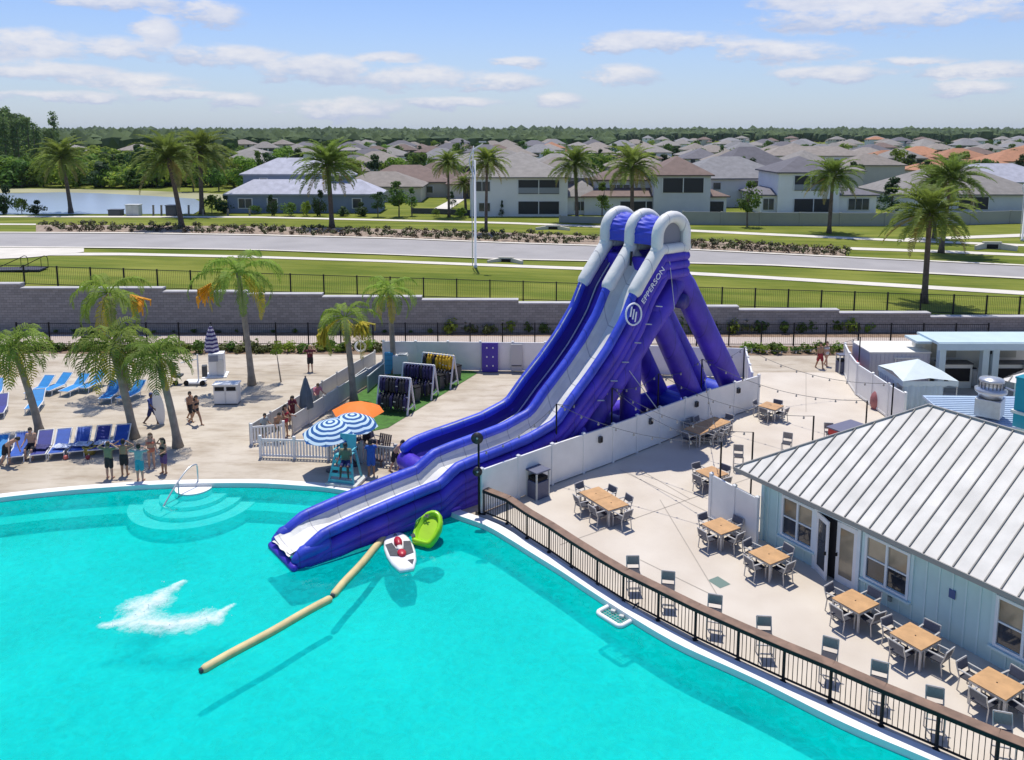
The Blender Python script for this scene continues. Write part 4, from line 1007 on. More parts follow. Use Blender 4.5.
# canopy tent
ap = gp(938, 427); o = thing('canopy_tent', 'pale canopy tent with draped sides behind the metal roof', 'tent', (22.75, 44.6, 0), 0)
CL = mat('tent_cloth', (.62,.70,.70), .7, .05, 1.5, .25, 3); h = 1.52
m = MB(); n = 9; R = []
cs = [(-h,-h),(h,-h),(h,h),(-h,h)]
vs = [(0,0,2.92)]+[(x,y,2.1) for x,y in cs]; mid = [((cs[i][0]+cs[(i+1)%4][0])*.46,(cs[i][1]+cs[(i+1)%4][1])*.46,2.24) for i in range(4)]
m.add(vs+mid, [(0,1,5),(0,5,2),(0,2,6),(0,6,3),(0,3,7),(0,7,4),(0,4,8),(0,8,1)])
for i in range(4):
    a, b = Vector((*cs[i],2.1)), Vector((*cs[(i+1)%4],2.1)); A = []; B = []
    for k in range(13):
        q = a.lerp(b, k/12); q.z += .17*math.sin(PI*k/12)*.0; A.append(q); B.append(q+Vector((0,0,-.28-.05*math.sin(k*2.3))))
    m.strip(A, B)
m.build('canopy', CL, o)
for i, (x, y) in enumerate(cs): m = MB(); m.tube([(x*.97,y*.97,0),(x*.97,y*.97,2.1)], .035, 6); m.build('leg', LINEG, o)
for i in (0, 3):
    a, b = Vector((*cs[i],0))*.985, Vector((*cs[(i+1)%4],0))*.985; A = []; B = []
    nn = Vector((b-a).normalized()); nn = Vector((-nn.y, nn.x, 0)); kk = 24
    for k in range(kk+1):
        q = a.lerp(b, k/kk*.75); w_ = nn*.10*math.sin(k*1.9); A.append(Vector((q.x,q.y,1.9))+w_*.3); B.append(Vector((q.x,q.y,.05))+w_)
    m = MB(); m.strip(A, B); m.build('side_curtain', mat('tent_curtain', (.50,.60,.66), .7, .08, 1.5), o, True)
# grey container
a = gp(868, 388); b = gp(928, 388); o = thing('storage_container', 'white-roofed pale grey storage container behind the curved fence', 'container', (a.x, a.y, 0), .0)
w_ = (b-a).x; m = MB(); m.box((w_/2, 1.3, 1.1), (w_, 2.6, 2.2)); m.build('body', mat('container_grey', (.50,.49,.53), .5, .05, 1), o, bevel=.03)
m = MB(); m.box((w_/2, 1.3, 2.235), (w_+.1, 2.7, .07)); m.build('roof', mat('container_roof', (.74,.71,.64), .6, .05, 1), o)
m = MB(); m.box((w_*.6, -.05, 1.9), (1.5, .05, .06)); m.box((w_*.42, -.05, 1.5), (.06,.05,.8)); m.box((w_*.82, -.05, 1.5), (.06,.05,.8)); m.build('door_frame', LINE, o)
m = MB(); m.box((w_*.75, -.06, 1.72), (.2,.05,.12)); m.build('lock_box', DGREY, o)
m = MB()
for k in range(14): m.box((.15+k*(w_-.3)/13, -.015, 1.1), (.05,.03,2.0))
m.build('corrugation', MATS['container_grey'], o)
# red tarpaulins
for i, (x, y, sx_, lb) in enumerate(((861,381,.75,'red covered cart in the yard beside the grey container'),(889,410,1.1,'dull red tarpaulin heap between curved fence and tent'))):
    p = gp(x, y); o = thing('tarpaulin_heap', lb, 'tarpaulin', (p.x, p.y, 0)); m = MB(); rr = random.Random(i)
    for k in range(6): m.ball((rr.uniform(-.5,.5)*sx_, rr.uniform(-.3,.3), .45), .5, 10, 7, (1, .8, 1.1+rr.uniform(0,.5)))
    m.build('sheet', mat('tarp_red%d' % i, ((.5,.03,.05),(.33,.12,.12))[i], .6, .2, 3, .4), o, True)
p = gp(840, 452); o = thing('bar_cart', 'grey-topped bar cart with a red end behind the roof hip', 'cart', (p.x+.4, p.y+.6, 0), math.atan2(V.y, V.x))
m = MB(); m.box((0,0,.55), (1.6,.7,1.0)); m.build('body', mat('cart_red', (.55,.04,.04), .5), o, bevel=.03); m = MB(); m.box((.1,0,1.09), (1.9,.85,.08)); m.build('counter', mat('cart_grey', (.14,.14,.2), .5), o, bevel=.02)
# kitchen pavilion at the right
a = gp(936, 391); b = gp(1046, 391); o = thing('kitchen_pavilion', 'pale blue open kitchen pavilion with dark counters', 'pavilion', (a.x, a.y, 0)); w_ = (b-a).x
PV = mat('pavilion_blue', (.50,.62,.66), .55, .05, 1); CR = mat('pavilion_cream', (.70,.69,.62), .6)
m = MB(); m.box((w_/2-.1, 1.0, 3.02), (w_+.3, 2.6, .16)); m.build('roof', PV, o); m = MB(); m.box((w_/2-.1, -.36, 2.84), (w_+.3, .1, .42)); m.build('fascia', PV, o)
m = MB(); m.box((-.7, 1.2, 2.9), (.9,1.6,.14)); m.build('side_awning', PV, o)
for x in (.15, 2.75, 3.35, w_-.3): m = MB(); m.box((x, 0, 1.45), (.38,.38,2.9)); m.build('pillar', PV, o)
m = MB(); m.box((w_/2, 2.1, 1.4), (w_,.2,2.8)); m.build('back_wall', CR, o)
m = MB(); m.box((-.3, 1.9, 1.3), (.6,.5,2.6)); m.build('end_wall', CR, o)
for x, ww in ((1.45,1.9),(5.0,2.4)):
    m = MB(); m.box((x, .9, .75), (ww,.7,1.5)); m.build('counter', CR, o); m = MB(); m.box((x, .9, 1.53), (ww+.1,.8,.07)); m.build('counter_top', DGREY, o)
    m = MB(); m.box((x, .52, .85), (ww*.85,.05,.8)); m.build('shutter', BLACK, o)
    m = MB(); m.box((x-.1, 1.96, 2.0), (ww*.8,.08,.9)); m.build('menu_board', mat('menu_beige', (.45,.43,.36), .6), o)
for x in (2.95, 3.15): m = MB(); m.tube([(x,.0,2.5),(x,-.0,2.3)], .06, 8); m.build('lamp', BLACK, o)
m = MB(); m.box((5.9, .4, 1.2), (.9,.06,2.3)); m.build('white_door', WPAINT, o)
# white drum of supplies in front of the pavilion
p = gp(967, 385); 
for i, (dx, r, h, lb, mt) in enumerate(((-.35,.3,.75,'dark round keg in front of the pavilion pillar',BLACK),(.35,.32,1.05,'white wrapped drum in front of the pavilion pillar',LINE))):
    o = thing('supply_drum', lb, 'drum', (p.x+dx, p.y, 0)); m = MB(); m.lathe([(.01,0),(r,0),(r*1.05,h*.1),(r,h*.5),(r*1.05,h*.9),(r*.9,h),(.01,h)], 14); m.build('barrel', mt, o, True); m = MB(); m.cyl((0,0,h), r*.5, .06, 10); m.build('cap', DGREY, o)
# ------------------------------------------------------------------ retaining wall and black fences
def block_mat():
    m = bpy.data.materials.new('split_block'); m.use_nodes = True; n_ = m.node_tree.nodes; l_ = m.node_tree.links; b_ = n_['Principled BSDF']; b_.inputs['Roughness'].default_value = .95
    tc_ = n_.new('ShaderNodeTexCoord'); mp = n_.new('ShaderNodeMapping'); mp.inputs['Rotation'].default_value = (PI/2, 0, 0); l_.new(tc_.outputs['Object'], mp.inputs[0])
    br = n_.new('ShaderNodeTexBrick'); br.inputs['Scale'].default_value = 1; br.inputs['Brick Width'].default_value = .45; br.inputs['Row Height'].default_value = .2; br.inputs['Mortar Size'].default_value = .008
    br.inputs['Color1'].default_value = (.31,.295,.28,1); br.inputs['Color2'].default_value = (.23,.22,.21,1); br.inputs['Mortar'].default_value = (.12,.115,.11,1); br.inputs['Bias'].default_value = -.2
    l_.new(mp.outputs[0], br.inputs[0]); l_.new(br.outputs[0], b_.inputs['Base Color'])
    bp_ = n_.new('ShaderNodeBump'); bp_.inputs['Strength'].default_value = .6; bp_.inputs['Distance'].default_value = .03; l_.new(br.outputs['Fac'], bp_.inputs['Height']); bp_.invert = True; l_.new(bp_.outputs[0], b_.inputs['Normal'])
    return m
BLK = block_mat(); CAPM = mat('wall_cap', (.45,.44,.44), .9, .1, 1)
wall = thing('retaining_wall', 'long grey split-block retaining wall stepping down to the right below the lawn', 'wall', (0, 62.6, 0))
stepsx = [-95,-60,-48,-38,-27,-20.5,-14.7,-7,0.5,9,17.6,25.4,32.5,45,70]
for a, b in zip(stepsx, stepsx[1:]):
    z = terr((a+b)/2, 63)+.12
    m = MB(); m.box(((a+b)/2, 0, z/2), (b-a-.004, .6, z)); m.build('block_course', BLK, wall); m = MB(); m.box(((a+b)/2, -.04, z+.05), (b-a-.004, .7, .1)); m.build('cap', CAPM, wall)
def picket_fence(name, label, pts, h, post, nx_=0, rails=(.12,), mesh_=True):
    o = thing(name, label, 'fence', tuple(pts[0]))
    for i, p in enumerate(pts):
        q = p-pts[0]; m = MB(); m.box((q.x, q.y, q.z+h/2), (post, post, h)); m.build('post', BLACK, o)
        if i == len(pts)-1: break
        e = pts[i+1]-pts[0]; m = MB()
        for z in rails: m.bar((q.x, q.y, q.z+z), (e.x, e.y, e.z+z), .045)
        L_ = (e-q).length; t = (e-q)/L_; nb = int(L_/.14)
        if mesh_:
            for k in range(1, nb): c = q+t*(L_*k/nb); m.bar((c.x, c.y, c.z+rails[0]), (c.x, c.y, c.z+rails[-1]), .011)
        m.build('fence_bay', BLACK, o)
    return o
pts = []
x = -62.0
while x < 56: pts.append(Vector((x, 63.6, terr(x, 63.6)))); x += 2.62
picket_fence('upper_fence', 'black metal fence along the lawn on top of the retaining wall', pts, 1.6, .10, rails=(.1, 1.52))
pts = []
x = 30.0
while x < 1010: pts.append(gp(x-12, 345+1.0*x/1024)); x += 32.3
picket_fence('garden_fence', 'black metal garden fence in front of the retaining wall', pts, 1.72, .09, rails=(.12, 1.62))

# ------------------------------------------------------------------ leafy builders
def leaf_quads(m, c, r, n, size, rg, sc=(1,1,1), shell=.55):
    for _ in range(n):
        while True:
            d = Vector((rg.gauss(0,1), rg.gauss(0,1), rg.gauss(0,1)))
            if d.length > 1e-3: break
        d.normalize(); k = r*(shell+(1-shell)*rg.random()**.6)
        p = Vector((c[0]+d.x*k*sc[0], c[1]+d.y*k*sc[1], c[2]+d.z*k*sc[2]))
        nn = (d+Vector((rg.uniform(-1,1), rg.uniform(-1,1), rg.uniform(-.3,1)))*.8).normalized()
        a, b = frame_of(nn); w_ = rg.uniform(0, 2*PI); a, b = a*math.cos(w_)+b*math.sin(w_), b*math.cos(w_)-a*math.sin(w_)
        s_ = size*rg.uniform(.6,1.3)
        m.add([p-a*s_*.5, p+b*s_*.35+nn*s_*.08, p+a*s_*.5, p-b*s_*.35+nn*s_*.08], [(0,1,2,3)])
def shrub_mesh(name, r, n, size, mt, seed, sc=(1,1,.8), lumps=4):
    rg = random.Random(seed); m = MB()
    for i in range(lumps): leaf_quads(m, (rg.uniform(-.45,.45)*r*sc[0], rg.uniform(-.45,.45)*r*sc[1], r*sc[2]*rg.uniform(.5,.95)), r*rg.uniform(.45,.7), n//lumps, size, rg, (1,1,.85), .3)
    return m.mesh(name, mt)
def frond(m, base, az, e0, L_, droop, nl, ll, wl, rg, twist=.35, leafdroop=.5, segs=1):
    # rachis: starts at elevation e0 and bends down
    d = Vector((math.cos(az), math.sin(az), 0)); p = Vector(base); pts = [p.copy()]; n = 12; e = e0
    for i in range(n):
        p = p+(d*math.cos(e)+Vector((0,0,math.sin(e))))*(L_/n); pts.append(p.copy()); e -= droop/n*(1+1.2*i/n)
    m.tube(pts, [.035*(1-i/n)+.008 for i in range(n+1)], 3, cap=False)
    side = Vector((-d.y, d.x, 0))
    for k in range(nl):
        t = .16+.84*(k+.5)/nl; i = min(n-1, int(t*n)); q = pts[i].lerp(pts[i+1], t*n-i); tg = (pts[i+1]-pts[i]).normalized(); up = side.cross(tg).normalized()
        if up.z < 0: up = -up
        l2 = ll*(math.sin(PI*min(1, .18+.82*t))**.6)*rg.uniform(.8,1.1)
        for s_ in (-1, 1):
            v = (side*s_*.80+tg*.60+up*(twist*rg.uniform(.3,1.2))).normalized()
            a = q; b = q+v*l2*.55; c = q+(v*.95+Vector((0,0,-leafdroop*rg.uniform(.5,1.3)))).normalized()*l2
            wv = tg*(wl*.5)
            m.add([a-wv*.5, a+wv*.5, b+wv, b-wv, c], [(0,1,2,3),(3,2,4)])
def palm_crown(name, nf, L_, droop, nl, ll, wl, mats, seed, e_hi=1.35, e_lo=-.5, leafdroop=.5, twist=.35, old=0, lenv=.15):
    rg = random.Random(seed); m = MB()
    for i in range(nf):
        u = (i+.5)/nf; e = e_hi+(e_lo-e_hi)*u**.9+rg.uniform(-.12,.12); az = i*2.39996+rg.uniform(-.25,.25)
        m.m = 1 if (i >= nf-old) else 0
        frond(m, (.08*math.cos(az), .08*math.sin(az), -.1*u), az, e, L_*rg.uniform(1-lenv,1+lenv)*(.75+.25*min(1, u*2.5)), droop*rg.uniform(.8,1.2)*(1-.4*u if e < 0 else 1), nl, ll, wl, rg, twist, leafdroop)
    return m.mesh(name, mats)
DP = mat('date_palm_leaf', (.17,.23,.04), .6, .3, 1.2, spec=.25, rnd=.15, hue=.012, trans=.5)
DPO = mat('date_palm_old', (.33,.27,.07), .7, .3, 2, trans=.2)
QP = mat('queen_palm_leaf', (.25,.36,.05), .6, .3, 1.2, spec=.25, rnd=.15, hue=.012, trans=.5)
QPY = mat('queen_palm_yellow', (.55,.45,.03), .6, .25, 2, trans=.3)
SP = mat('cabbage_palm_leaf', (.22,.31,.055), .6, .35, 1.2, spec=.25, rnd=.12, hue=.012, trans=.5)
TRK = mat('palm_trunk_grey', (.30,.26,.21), .95, .25, 2.5, .5, 9); TRKD = mat('palm_trunk_dark', (.13,.10,.075), .95, .3, 3, .7, 8); YF = mat('palm_fruit', (.80,.36,.01), .6, .25, 5)
DATE = [palm_crown('date_crown%d' % i, 60, 3.4, .9, 24, .55, .105, [DP, DPO], 20+i, 1.5, -.55, .12, .5, 4) for i in range(3)]
QUEEN = [palm_crown('queen_crown%d' % i, 17, 3.1, 1.65, 26, .72, .08, [QP, QPY], 40+i, 1.25, -.55, .7, .2, 2+i) for i in range(3)]
CABB = [palm_crown('cabbage_crown%d' % i, 27, 2.05, 1.45, 14, .8, .085, [SP, QPY], 60+i, 1.4, -.8, .6, .3, 3) for i in range(3)]
def palm(label, base, topv, mesh, sc, tr, trm, group=None, cat='palm tree', bulge=0, extras=()):
    o = thing('palm_tree', label, cat, tuple(base), 0, group); d = topv-base; m = MB(); n = 10; rg = random.Random(int(base.x*100))
    side = Vector((d.x, d.y, 0)); pts = []; rs = []
    for i in range(n+1):
        t = i/n; pts.append(Vector((d.x*t**1.3, d.y*t**1.3, d.z*t))); rs.append(tr*(1.0-.28*t+(.45*(1-t/.12) if t < .12 else 0)+(bulge*(t-.8)/.2 if t > .8 else 0)+rg.uniform(-.03,.03)))
    m.tube(pts, rs, 10); m.build('trunk', trm, o, True)
    c = bpy.data.objects.new('crown', mesh); COL.objects.link(c); c.parent = o; c.location = d+Vector((0,0,.05)); c.scale = (sc,)*3; c.rotation_euler = (0, 0, rg.uniform(0, 6.28))
    for nm, off, mt in extras:
        m = MB()
        for k in range(26):
            q = d+Vector(off)+Vector((rg.gauss(0,.24), rg.gauss(0,.24), -abs(rg.gauss(0,.40)))); m.tube([d+Vector(off)*.8+Vector((0,0,.1)), q, q+Vector((rg.uniform(-.05,.05), rg.uniform(-.05,.05), -.35))], [.02,.07,.03], 4)
        m.build(nm, mt, o)
    return o
def top_at(base, px, py):                     # point above the base plane seen at px,py (same distance)
    d = ray(px, py); t = base.y/d.y; return Vector((d.x*t, base.y, CH+d.z*t))
def deckpalm(label, bx, by, tx, ty, mesh, sc, tr, **k):
    b = gp(bx, by); return palm(label, b, top_at(b, tx, ty), mesh, sc, tr, TRK, 'palms on the pool deck', **k)
deckpalm('bushy cabbage palm at the left edge rising behind the front sunbeds', 40, 434, 13, 346, CABB[0], 1.06, .20)
deckpalm('thick cabbage palm leaning left behind the bathers in front', 134, 438, 111, 344, CABB[1], 1.2, .22)
deckpalm('tall queen palm with a yellow fruit cluster behind the back sunbeds', 128, 393, 108, 293, QUEEN[0], 1.0, .22, extras=[('fruit', (1.9,-.6,-.1), YF)])
deckpalm('lighter cabbage palm leaning left beside the white surfboard', 178, 447, 157, 356, CABB[2], .92, .20)
deckpalm('queen palm with hanging orange fruit behind the twin bins', 252, 385, 238, 272, QUEEN[1], 1.12, .2, extras=[('fruit', (-1.95,-.4,-.9), YF)])
deckpalm('queen palm with yellowing fronds inside the picketed yard', 354, 402, 345, 318, QUEEN[2], .82, .2, extras=[('fruit', (1.2,-.6,-.2), QPY),('fruit', (-1.3,-.6,-.5), QPY)])
deckpalm('green queen palm beside the life jacket racks', 394, 373, 389, 290, QUEEN[0], .80, .19)
# small bare sapling post on the deck
b = gp(281, 382); o = thing('young_tree', 'thin young tree with a sparse top on the open deck', 'tree', (b.x, b.y, 0)); m = MB(); m.tube([(0,0,0),(-.1,0,.9),(-.2,0,1.9)], [.05,.04,.02], 6); m.build('trunk', TRK, o)
m = MB(); leaf_quads(m, (-.2,0,1.95), .4, 70, .2, random.Random(5), (1.1,1,.5), .2); m.build('crown', LEAF2, o)

# ------------------------------------------------------------------ plants along the garden fence
HED = [shrub_mesh('hedge_plant%d' % i, .75, 150, .26, (LEAF, LEAF2, mat('leaf_olive', (.12,.14,.03), .6, .3, 1, rnd=.2, trans=.25))[i % 3], 100+i, (1.1,.9,.75)) for i in range(5)]
def plant(mesh, p, sc, rz, name, label, cat, group):
    o = bpy.data.objects.new(name, mesh); COL.objects.link(o); o.location = p; o.rotation_euler = (0,0,rz); o.scale = sc; return tag(o, label, cat, group)
rg = random.Random(5)
x = 4
while x < 843:
    if not (386 < x < 745):
        p = gp(x, 350+rg.uniform(-.5,2)+x*.0015); s_ = rg.uniform(.65,1.0)
        plant(HED[rg.randrange(5)], p, (s_*1.15, s_, s_*rg.uniform(.7,1.15)), rg.uniform(0,6), 'shrub', 'low leafy shrub in the hedge strip between garden fence and deck', 'shrub', 'shrubs in the hedge strip')
    x += rg.uniform(7,12)
x = 20
while x < 880:
    big = x > 440; p = gp(x, 332+rg.uniform(0,1.2)); s_ = rg.uniform(.85,1.35) if big else rg.uniform(.3,.6)
    plant(HED[rg.randrange(5)], p, (s_*1.1, s_*.8, s_*(1.1 if big else .8)), rg.uniform(0,6), 'border_plant', ('tall leafy plant' if big else 'small dark plant')+' at the foot of the retaining wall', 'plant', ('tall' if big else 'small')+' plants at the foot of the wall')
    x += rg.uniform(14,22) if big else rg.uniform(18,36)

# ------------------------------------------------------------------ sunbeds
SB = [mat('sunbed_azure', (.02,.25,.60), .6, .12, 4), mat('sunbed_blue', (.02,.09,.42), .6, .15, 4), mat('sunbed_navy', (.035,.045,.26), .65, .15, 4)]
def make_sunbed(k):
    o = thing('sun_lounger', '', 'sun lounger'); w_ = .68        # head at -x, foot at +x
    m = MB(); m.box((.35,0,.36), (1.25,w_-.08,.03)); m.build('seat', SB[k], o)
    m = MB(); M = Matrix.Rotation(.62, 3, 'Y'); m.box((-.60,0,.60), (.86,w_-.08,.03), M=M); m.build('backrest', SB[k], o)
    m = MB()
    for s_ in (-1,1):
        y = s_*w_/2; m.tube([(.98,y,.34),(-.26,y,.36),(-.98,y,.88)], .03, 6)
    m.bar((.98,-w_/2,.34),(.98,w_/2,.34),.04); m.bar((-.98,-w_/2,.88),(-.98,w_/2,.88),.04); m.bar((-.26,-w_/2,.34),(-.26,w_/2,.34),.04); m.build('frame', WPAINT, o)
    for sx_ in (.8,-.35):
        for s_ in (-1,1): m = MB(); m.tube([(sx_,s_*w_/2,.34),(sx_+.06,s_*w_/2,0)], .026, 6); m.build('leg', WPAINT, o)
    return o
protos = {}
def sunbed(px, py, rz, k, label, group):
    p = gp(px, py)
    if k not in protos: protos[k] = make_sunbed(k); o = protos[k]; o.location = p; o.rotation_euler = (0,0,rz); o['label'] = label; o['group'] = group; return
    dup(protos[k], p, rz, label, group)
FR = -PI/2+.33
for i, (x, y, k, lb) in enumerate(((-2,459,0,'azure sunbed cut by the left picture edge in the front row'),(20.5,456,1,'blue sunbed beside the bent bather'),(43,454,2,'navy sunbed behind the seated man'),(61,452.5,1,'front-row blue sunbed just right of the seated man'),(81,450.5,1,'blue sunbed with a towel, middle of the front row'),(101,449,2,'navy sunbed with a towel beside the yellow bag'),(120,448,1,'bright blue sunbed next to the thick palm trunk'))):
    sunbed(x, y, FR-.02*i, k, lb, 'front row of sunbeds')
for x, y, rz, k, lb in ((40.5,394,-PI/2-.1,0,'azure sunbed turned away behind the single near bed'),(36,409,-PI/2+.3,0,'single azure sunbed beside the left palm trunk'),(57.5,391,-PI/2-.2,0,'second azure sunbed of the back row from the left'),(75.5,392,-PI/2-.2,0,'azure sunbed in the middle of the back row'),(93.5,388.5,-PI/2-.2,0,'azure sunbed at the right end of the four in the back row'),(111,399,-PI/2+.1,0,'azure sunbed left of the thick palm trunk'),(132,399,-PI/2-.2,0,'azure sunbed tucked between two palm trunks'),(-4,397,-PI/2+.4,0,'azure sunbed half out of frame at the far left'),(0,414,-PI/2+.4,2,'navy sunbed half out of frame at the left edge')):
    sunbed(x, y, rz, k, lb, 'back sunbeds on the deck')
# towels lying on beds
TWL = mat('towel_pale', (.55,.60,.75), .9, .3, 6)
for i, (x, y, lb) in enumerate(((63,447,'crumpled pale towel on the sunbed right of the seated man'),(83,445,'crumpled pale towel on the middle front sunbed'),(104,443.5,'crumpled pale towel on the sunbed beside the yellow bag'),(40,448,'dark crumpled towel on the sunbed behind the seated man'))):
    p = gp(x, y, .42); rr = random.Random(i); m = MB(); R = []
    for a in range(9): R.append([Vector((-.4+.1*a+.03*math.sin(b*2.1), -.28+.07*b, .05*noise.noise(Vector((a*.6, b*.6, i*3)))+.05)) for b in range(9)])
    for a, b in zip(R, R[1:]): m.strip(a, b)
    o = m.build('towel', TWL if i < 3 else mat('towel_dark', (.05,.05,.16), .9, .3, 5), None, True, tuple(p)); sm = o.modifiers.new('thick', 'SOLIDIFY'); sm.thickness = .03; tag(o, lb, 'towel', 'towels left on sunbeds')
p = gp(90, 454); o = thing('beach_bag', 'yellow beach bag on the deck beside the sunbeds', 'bag', (p.x, p.y, 0)); m = MB(); m.lathe([(.01,0),(.26,.02),(.34,.25),(.33,.42),(.28,.42),(.01,.3)], 14); m.build('body', mat('bag_yellow', (.42,.32,.06), .8, .2, 8), o, True)
m = MB(); m.tube([(.2,.1,.42),(.1,.1,.62),(-.1,.1,.62),(-.2,.1,.42)], .02, 5); m.build('handle', TRK, o)
for x, y, lb in ((88,459.5,'dark red ball on the deck in front of the yellow bag'),(66,459.5,'small pink ball on the deck in front of the sunbeds')):
    p = gp(x, y); o = thing('beach_ball', lb, 'ball', (p.x, p.y, 0)); m = MB(); m.ball((0,0,.11), .11, 12, 8); m.build('shell', mat('ball_red' if x > 70 else 'ball_pink', (.28,.03,.04) if x > 70 else (.6,.15,.12), .4), o, True); m = MB(); m.ball((0,0,.22), .015, 6, 4); m.build('valve', DGREY, o)

# ------------------------------------------------------------------ deck furniture
p = gp(226.5, 404); o = thing('twin_bin', 'white twin litter cabinet with dark slots on the open deck', 'litter bin', (p.x, p.y+.2, 0), .05)
m = MB(); m.box((0,0,.6), (1.35,.7,1.1)); m.build('cabinet', mat('cabinet_white', (.66,.66,.65), .5, .04, 2), o, bevel=.02); m = MB(); m.box((0,0,1.18), (1.45,.8,.06)); m.build('lid', WPAINT, o)
for s_ in (-1,1):
    m = MB(); m.box((s_*.33,-.36,.95), (.52,.03,.22)); m.build('slot', BLACK, o); m = MB(); m.box((s_*.33,-.358,.45), (.58,.03,.72)); m.build('door', WPAINT, o)
m = MB(); m.box((0,0,.04), (1.3,.66,.08)); m.build('plinth', DGREY, o)
p = gp(216.5, 376); o = thing('towel_kiosk', 'white towel cabinet below the closed striped parasol', 'cabinet', (p.x, p.y+.2, 0), .2)
m = MB(); m.box((0,0,.75), (.95,.7,1.5)); m.build('body', WPAINT, o, bevel=.02); m = MB(); m.box((-.15,-.37,1.2), (.55,.04,.4)); m.build('notice', mat('notice_grey', (.25,.27,.33), .6), o); m = MB(); m.box((-.1,-.1,-.0+.03), (1.5,1.3,.06)); m.build('base', WPAINT, o)
m = MB(); m.box((.24,-.37,.6), (.42,.03,1.0)); m.build('door', LINE, o)
def striped(n1, n2, axis_z, freq, name):
    m = bpy.data.materials.new(name); m.use_nodes = True; n_ = m.node_tree.nodes; l_ = m.node_tree.links; b_ = n_['Principled BSDF']; b_.inputs['Roughness'].default_value = .8
    tc_ = n_.new('ShaderNodeTexCoord'); se = n_.new('ShaderNodeSeparateXYZ'); l_.new(tc_.outputs['Object'], se.inputs[0])
    if axis_z: v = se.outputs[2]
    else:
        le = n_.new('ShaderNodeVectorMath'); le.operation = 'LENGTH'; mp = n_.new('ShaderNodeMapping'); mp.inputs['Scale'].default_value = (1,1,0); l_.new(tc_.outputs['Object'], mp.inputs[0]); l_.new(mp.outputs[0], le.inputs[0]); v = le.outputs['Value']
    mu = n_.new('ShaderNodeMath'); mu.operation = 'MULTIPLY'; mu.inputs[1].default_value = freq; l_.new(v, mu.inputs[0])
    fr_ = n_.new('ShaderNodeMath'); fr_.operation = 'FRACT'; l_.new(mu.outputs[0], fr_.inputs[0]); gt_ = n_.new('ShaderNodeMath'); gt_.operation = 'GREATER_THAN'; gt_.inputs[1].default_value = .5; l_.new(fr_.outputs[0], gt_.inputs[0])
    mx_ = n_.new('ShaderNodeMix'); mx_.data_type = 'RGBA'; l_.new(gt_.outputs[0], mx_.inputs['Factor']); mx_.inputs[6].default_value = (*n1,1); mx_.inputs[7].default_value = (*n2,1); l_.new(mx_.outputs[2], b_.inputs['Base Color']); return m
STV = striped((.05,.04,.16), (.55,.52,.62), True, 4.0, 'parasol_stripe_violet'); STB = striped((.55,.70,.78), (.01,.09,.28), False, 4.4, 'parasol_stripe_blue')
STG = mat('parasol_grey', (.09,.12,.15), .8, .15, 3); ORG = mat('parasol_orange', (.80,.19,.01), .7, .06, 2)
def closed_parasol(px, py, h, r, mt, label, rz=0, z0=1.0):
    p = gp(px, py); o = thing('closed_parasol', label, 'parasol', (p.x, p.y, 0)); m = MB(); m.tube([(0,0,0),(0,0,h)], .03, 8); m.build('pole', STEEL, o)
    m = MB(); n = 24; prof = [(r*.9,z0),(r,z0+.08),(r*.8,(z0+h)/2),(r*.42,h-.35),(r*.25,h-.1),(.02,h)]; k0 = len(m.v)
    m.lathe(prof, n)
    for i in range(k0, len(m.v)):
        v = Vector(m.v[i]); a = math.atan2(v.y, v.x); f = 1+.16*math.cos(6*a); m.v[i] = (v.x*f, v.y*f, v.z)
    m.build('canopy', mt, o, True); m = MB(); m.ball((0,0,h+.03), .05, 8, 6); m.build('finial', DGREY, o); return o
closed_parasol(213, 374, 3.2, .42, STV, 'closed violet-striped parasol beside the white towel cabinet', z0=1.5)
closed_parasol(307, 423, 2.55, .34, STG, 'closed grey parasol standing between the yard fences', z0=.85)
def open_parasol(px, py, hz, r, mt, label, tilt=(0,0), rise=.55):
    c = gp(px, py, hz); o = thing('open_parasol', label, 'parasol', (c.x, c.y, 0)); m = MB(); m.tube([(0,0,0),(0,0,hz+.1)], .028, 8); m.build('pole', STEEL, o); m = MB(); m.lathe([(.32,0),(.32,.06),(.08,.12),(.05,.3)], 14); m.build('base', DGREY, o)
    m = MB(); n = 8; rows = []; sub = 4
    for j in range(9):
        t = j/8; row = []
        for i in range(n*sub):
            a = 2*PI*i/(n*sub); w_ = (i % sub)/sub; fl_ = 1-(1-math.cos(PI/n))*(1-(2*w_-1)**2)*1.0
            row.append((r*t*math.cos(a)*fl_+1e-4, r*t*math.sin(a)*fl_, rise*(1-t**1.7)))
        rows.append(row)
    for row in rows: m.v += row
    N_ = n*sub
    for j in range(8):
        for i in range(N_): m.f.append([j*N_+i, (j+1)*N_+i, (j+1)*N_+(i+1) % N_, j*N_+(i+1) % N_]); m.mi.append(0)
    q = m.build('canopy', mt, o); q.location = (0,0,hz-.2); q.rotation_euler = (tilt[0], tilt[1], 0)
    m = MB()
    for i in range(n): a = 2*PI*i/n; m.bar((0,0,hz-.15), (r*.95*math.cos(a), r*.95*math.sin(a), hz-.28), .02)
    m.build('rib', STEEL, o); return o
open_parasol(331.5, 428, 2.05, 1.36, STB, 'nearer blue and white striped parasol', (.14,-.06))
open_parasol(352, 421, 2.15, 1.22, STB, 'blue and white striped parasol behind the nearer one', (.06,.05))
open_parasol(358, 407, 2.1, 1.28, ORG, 'plain orange parasol behind the striped pair', (.0,.03), .42)
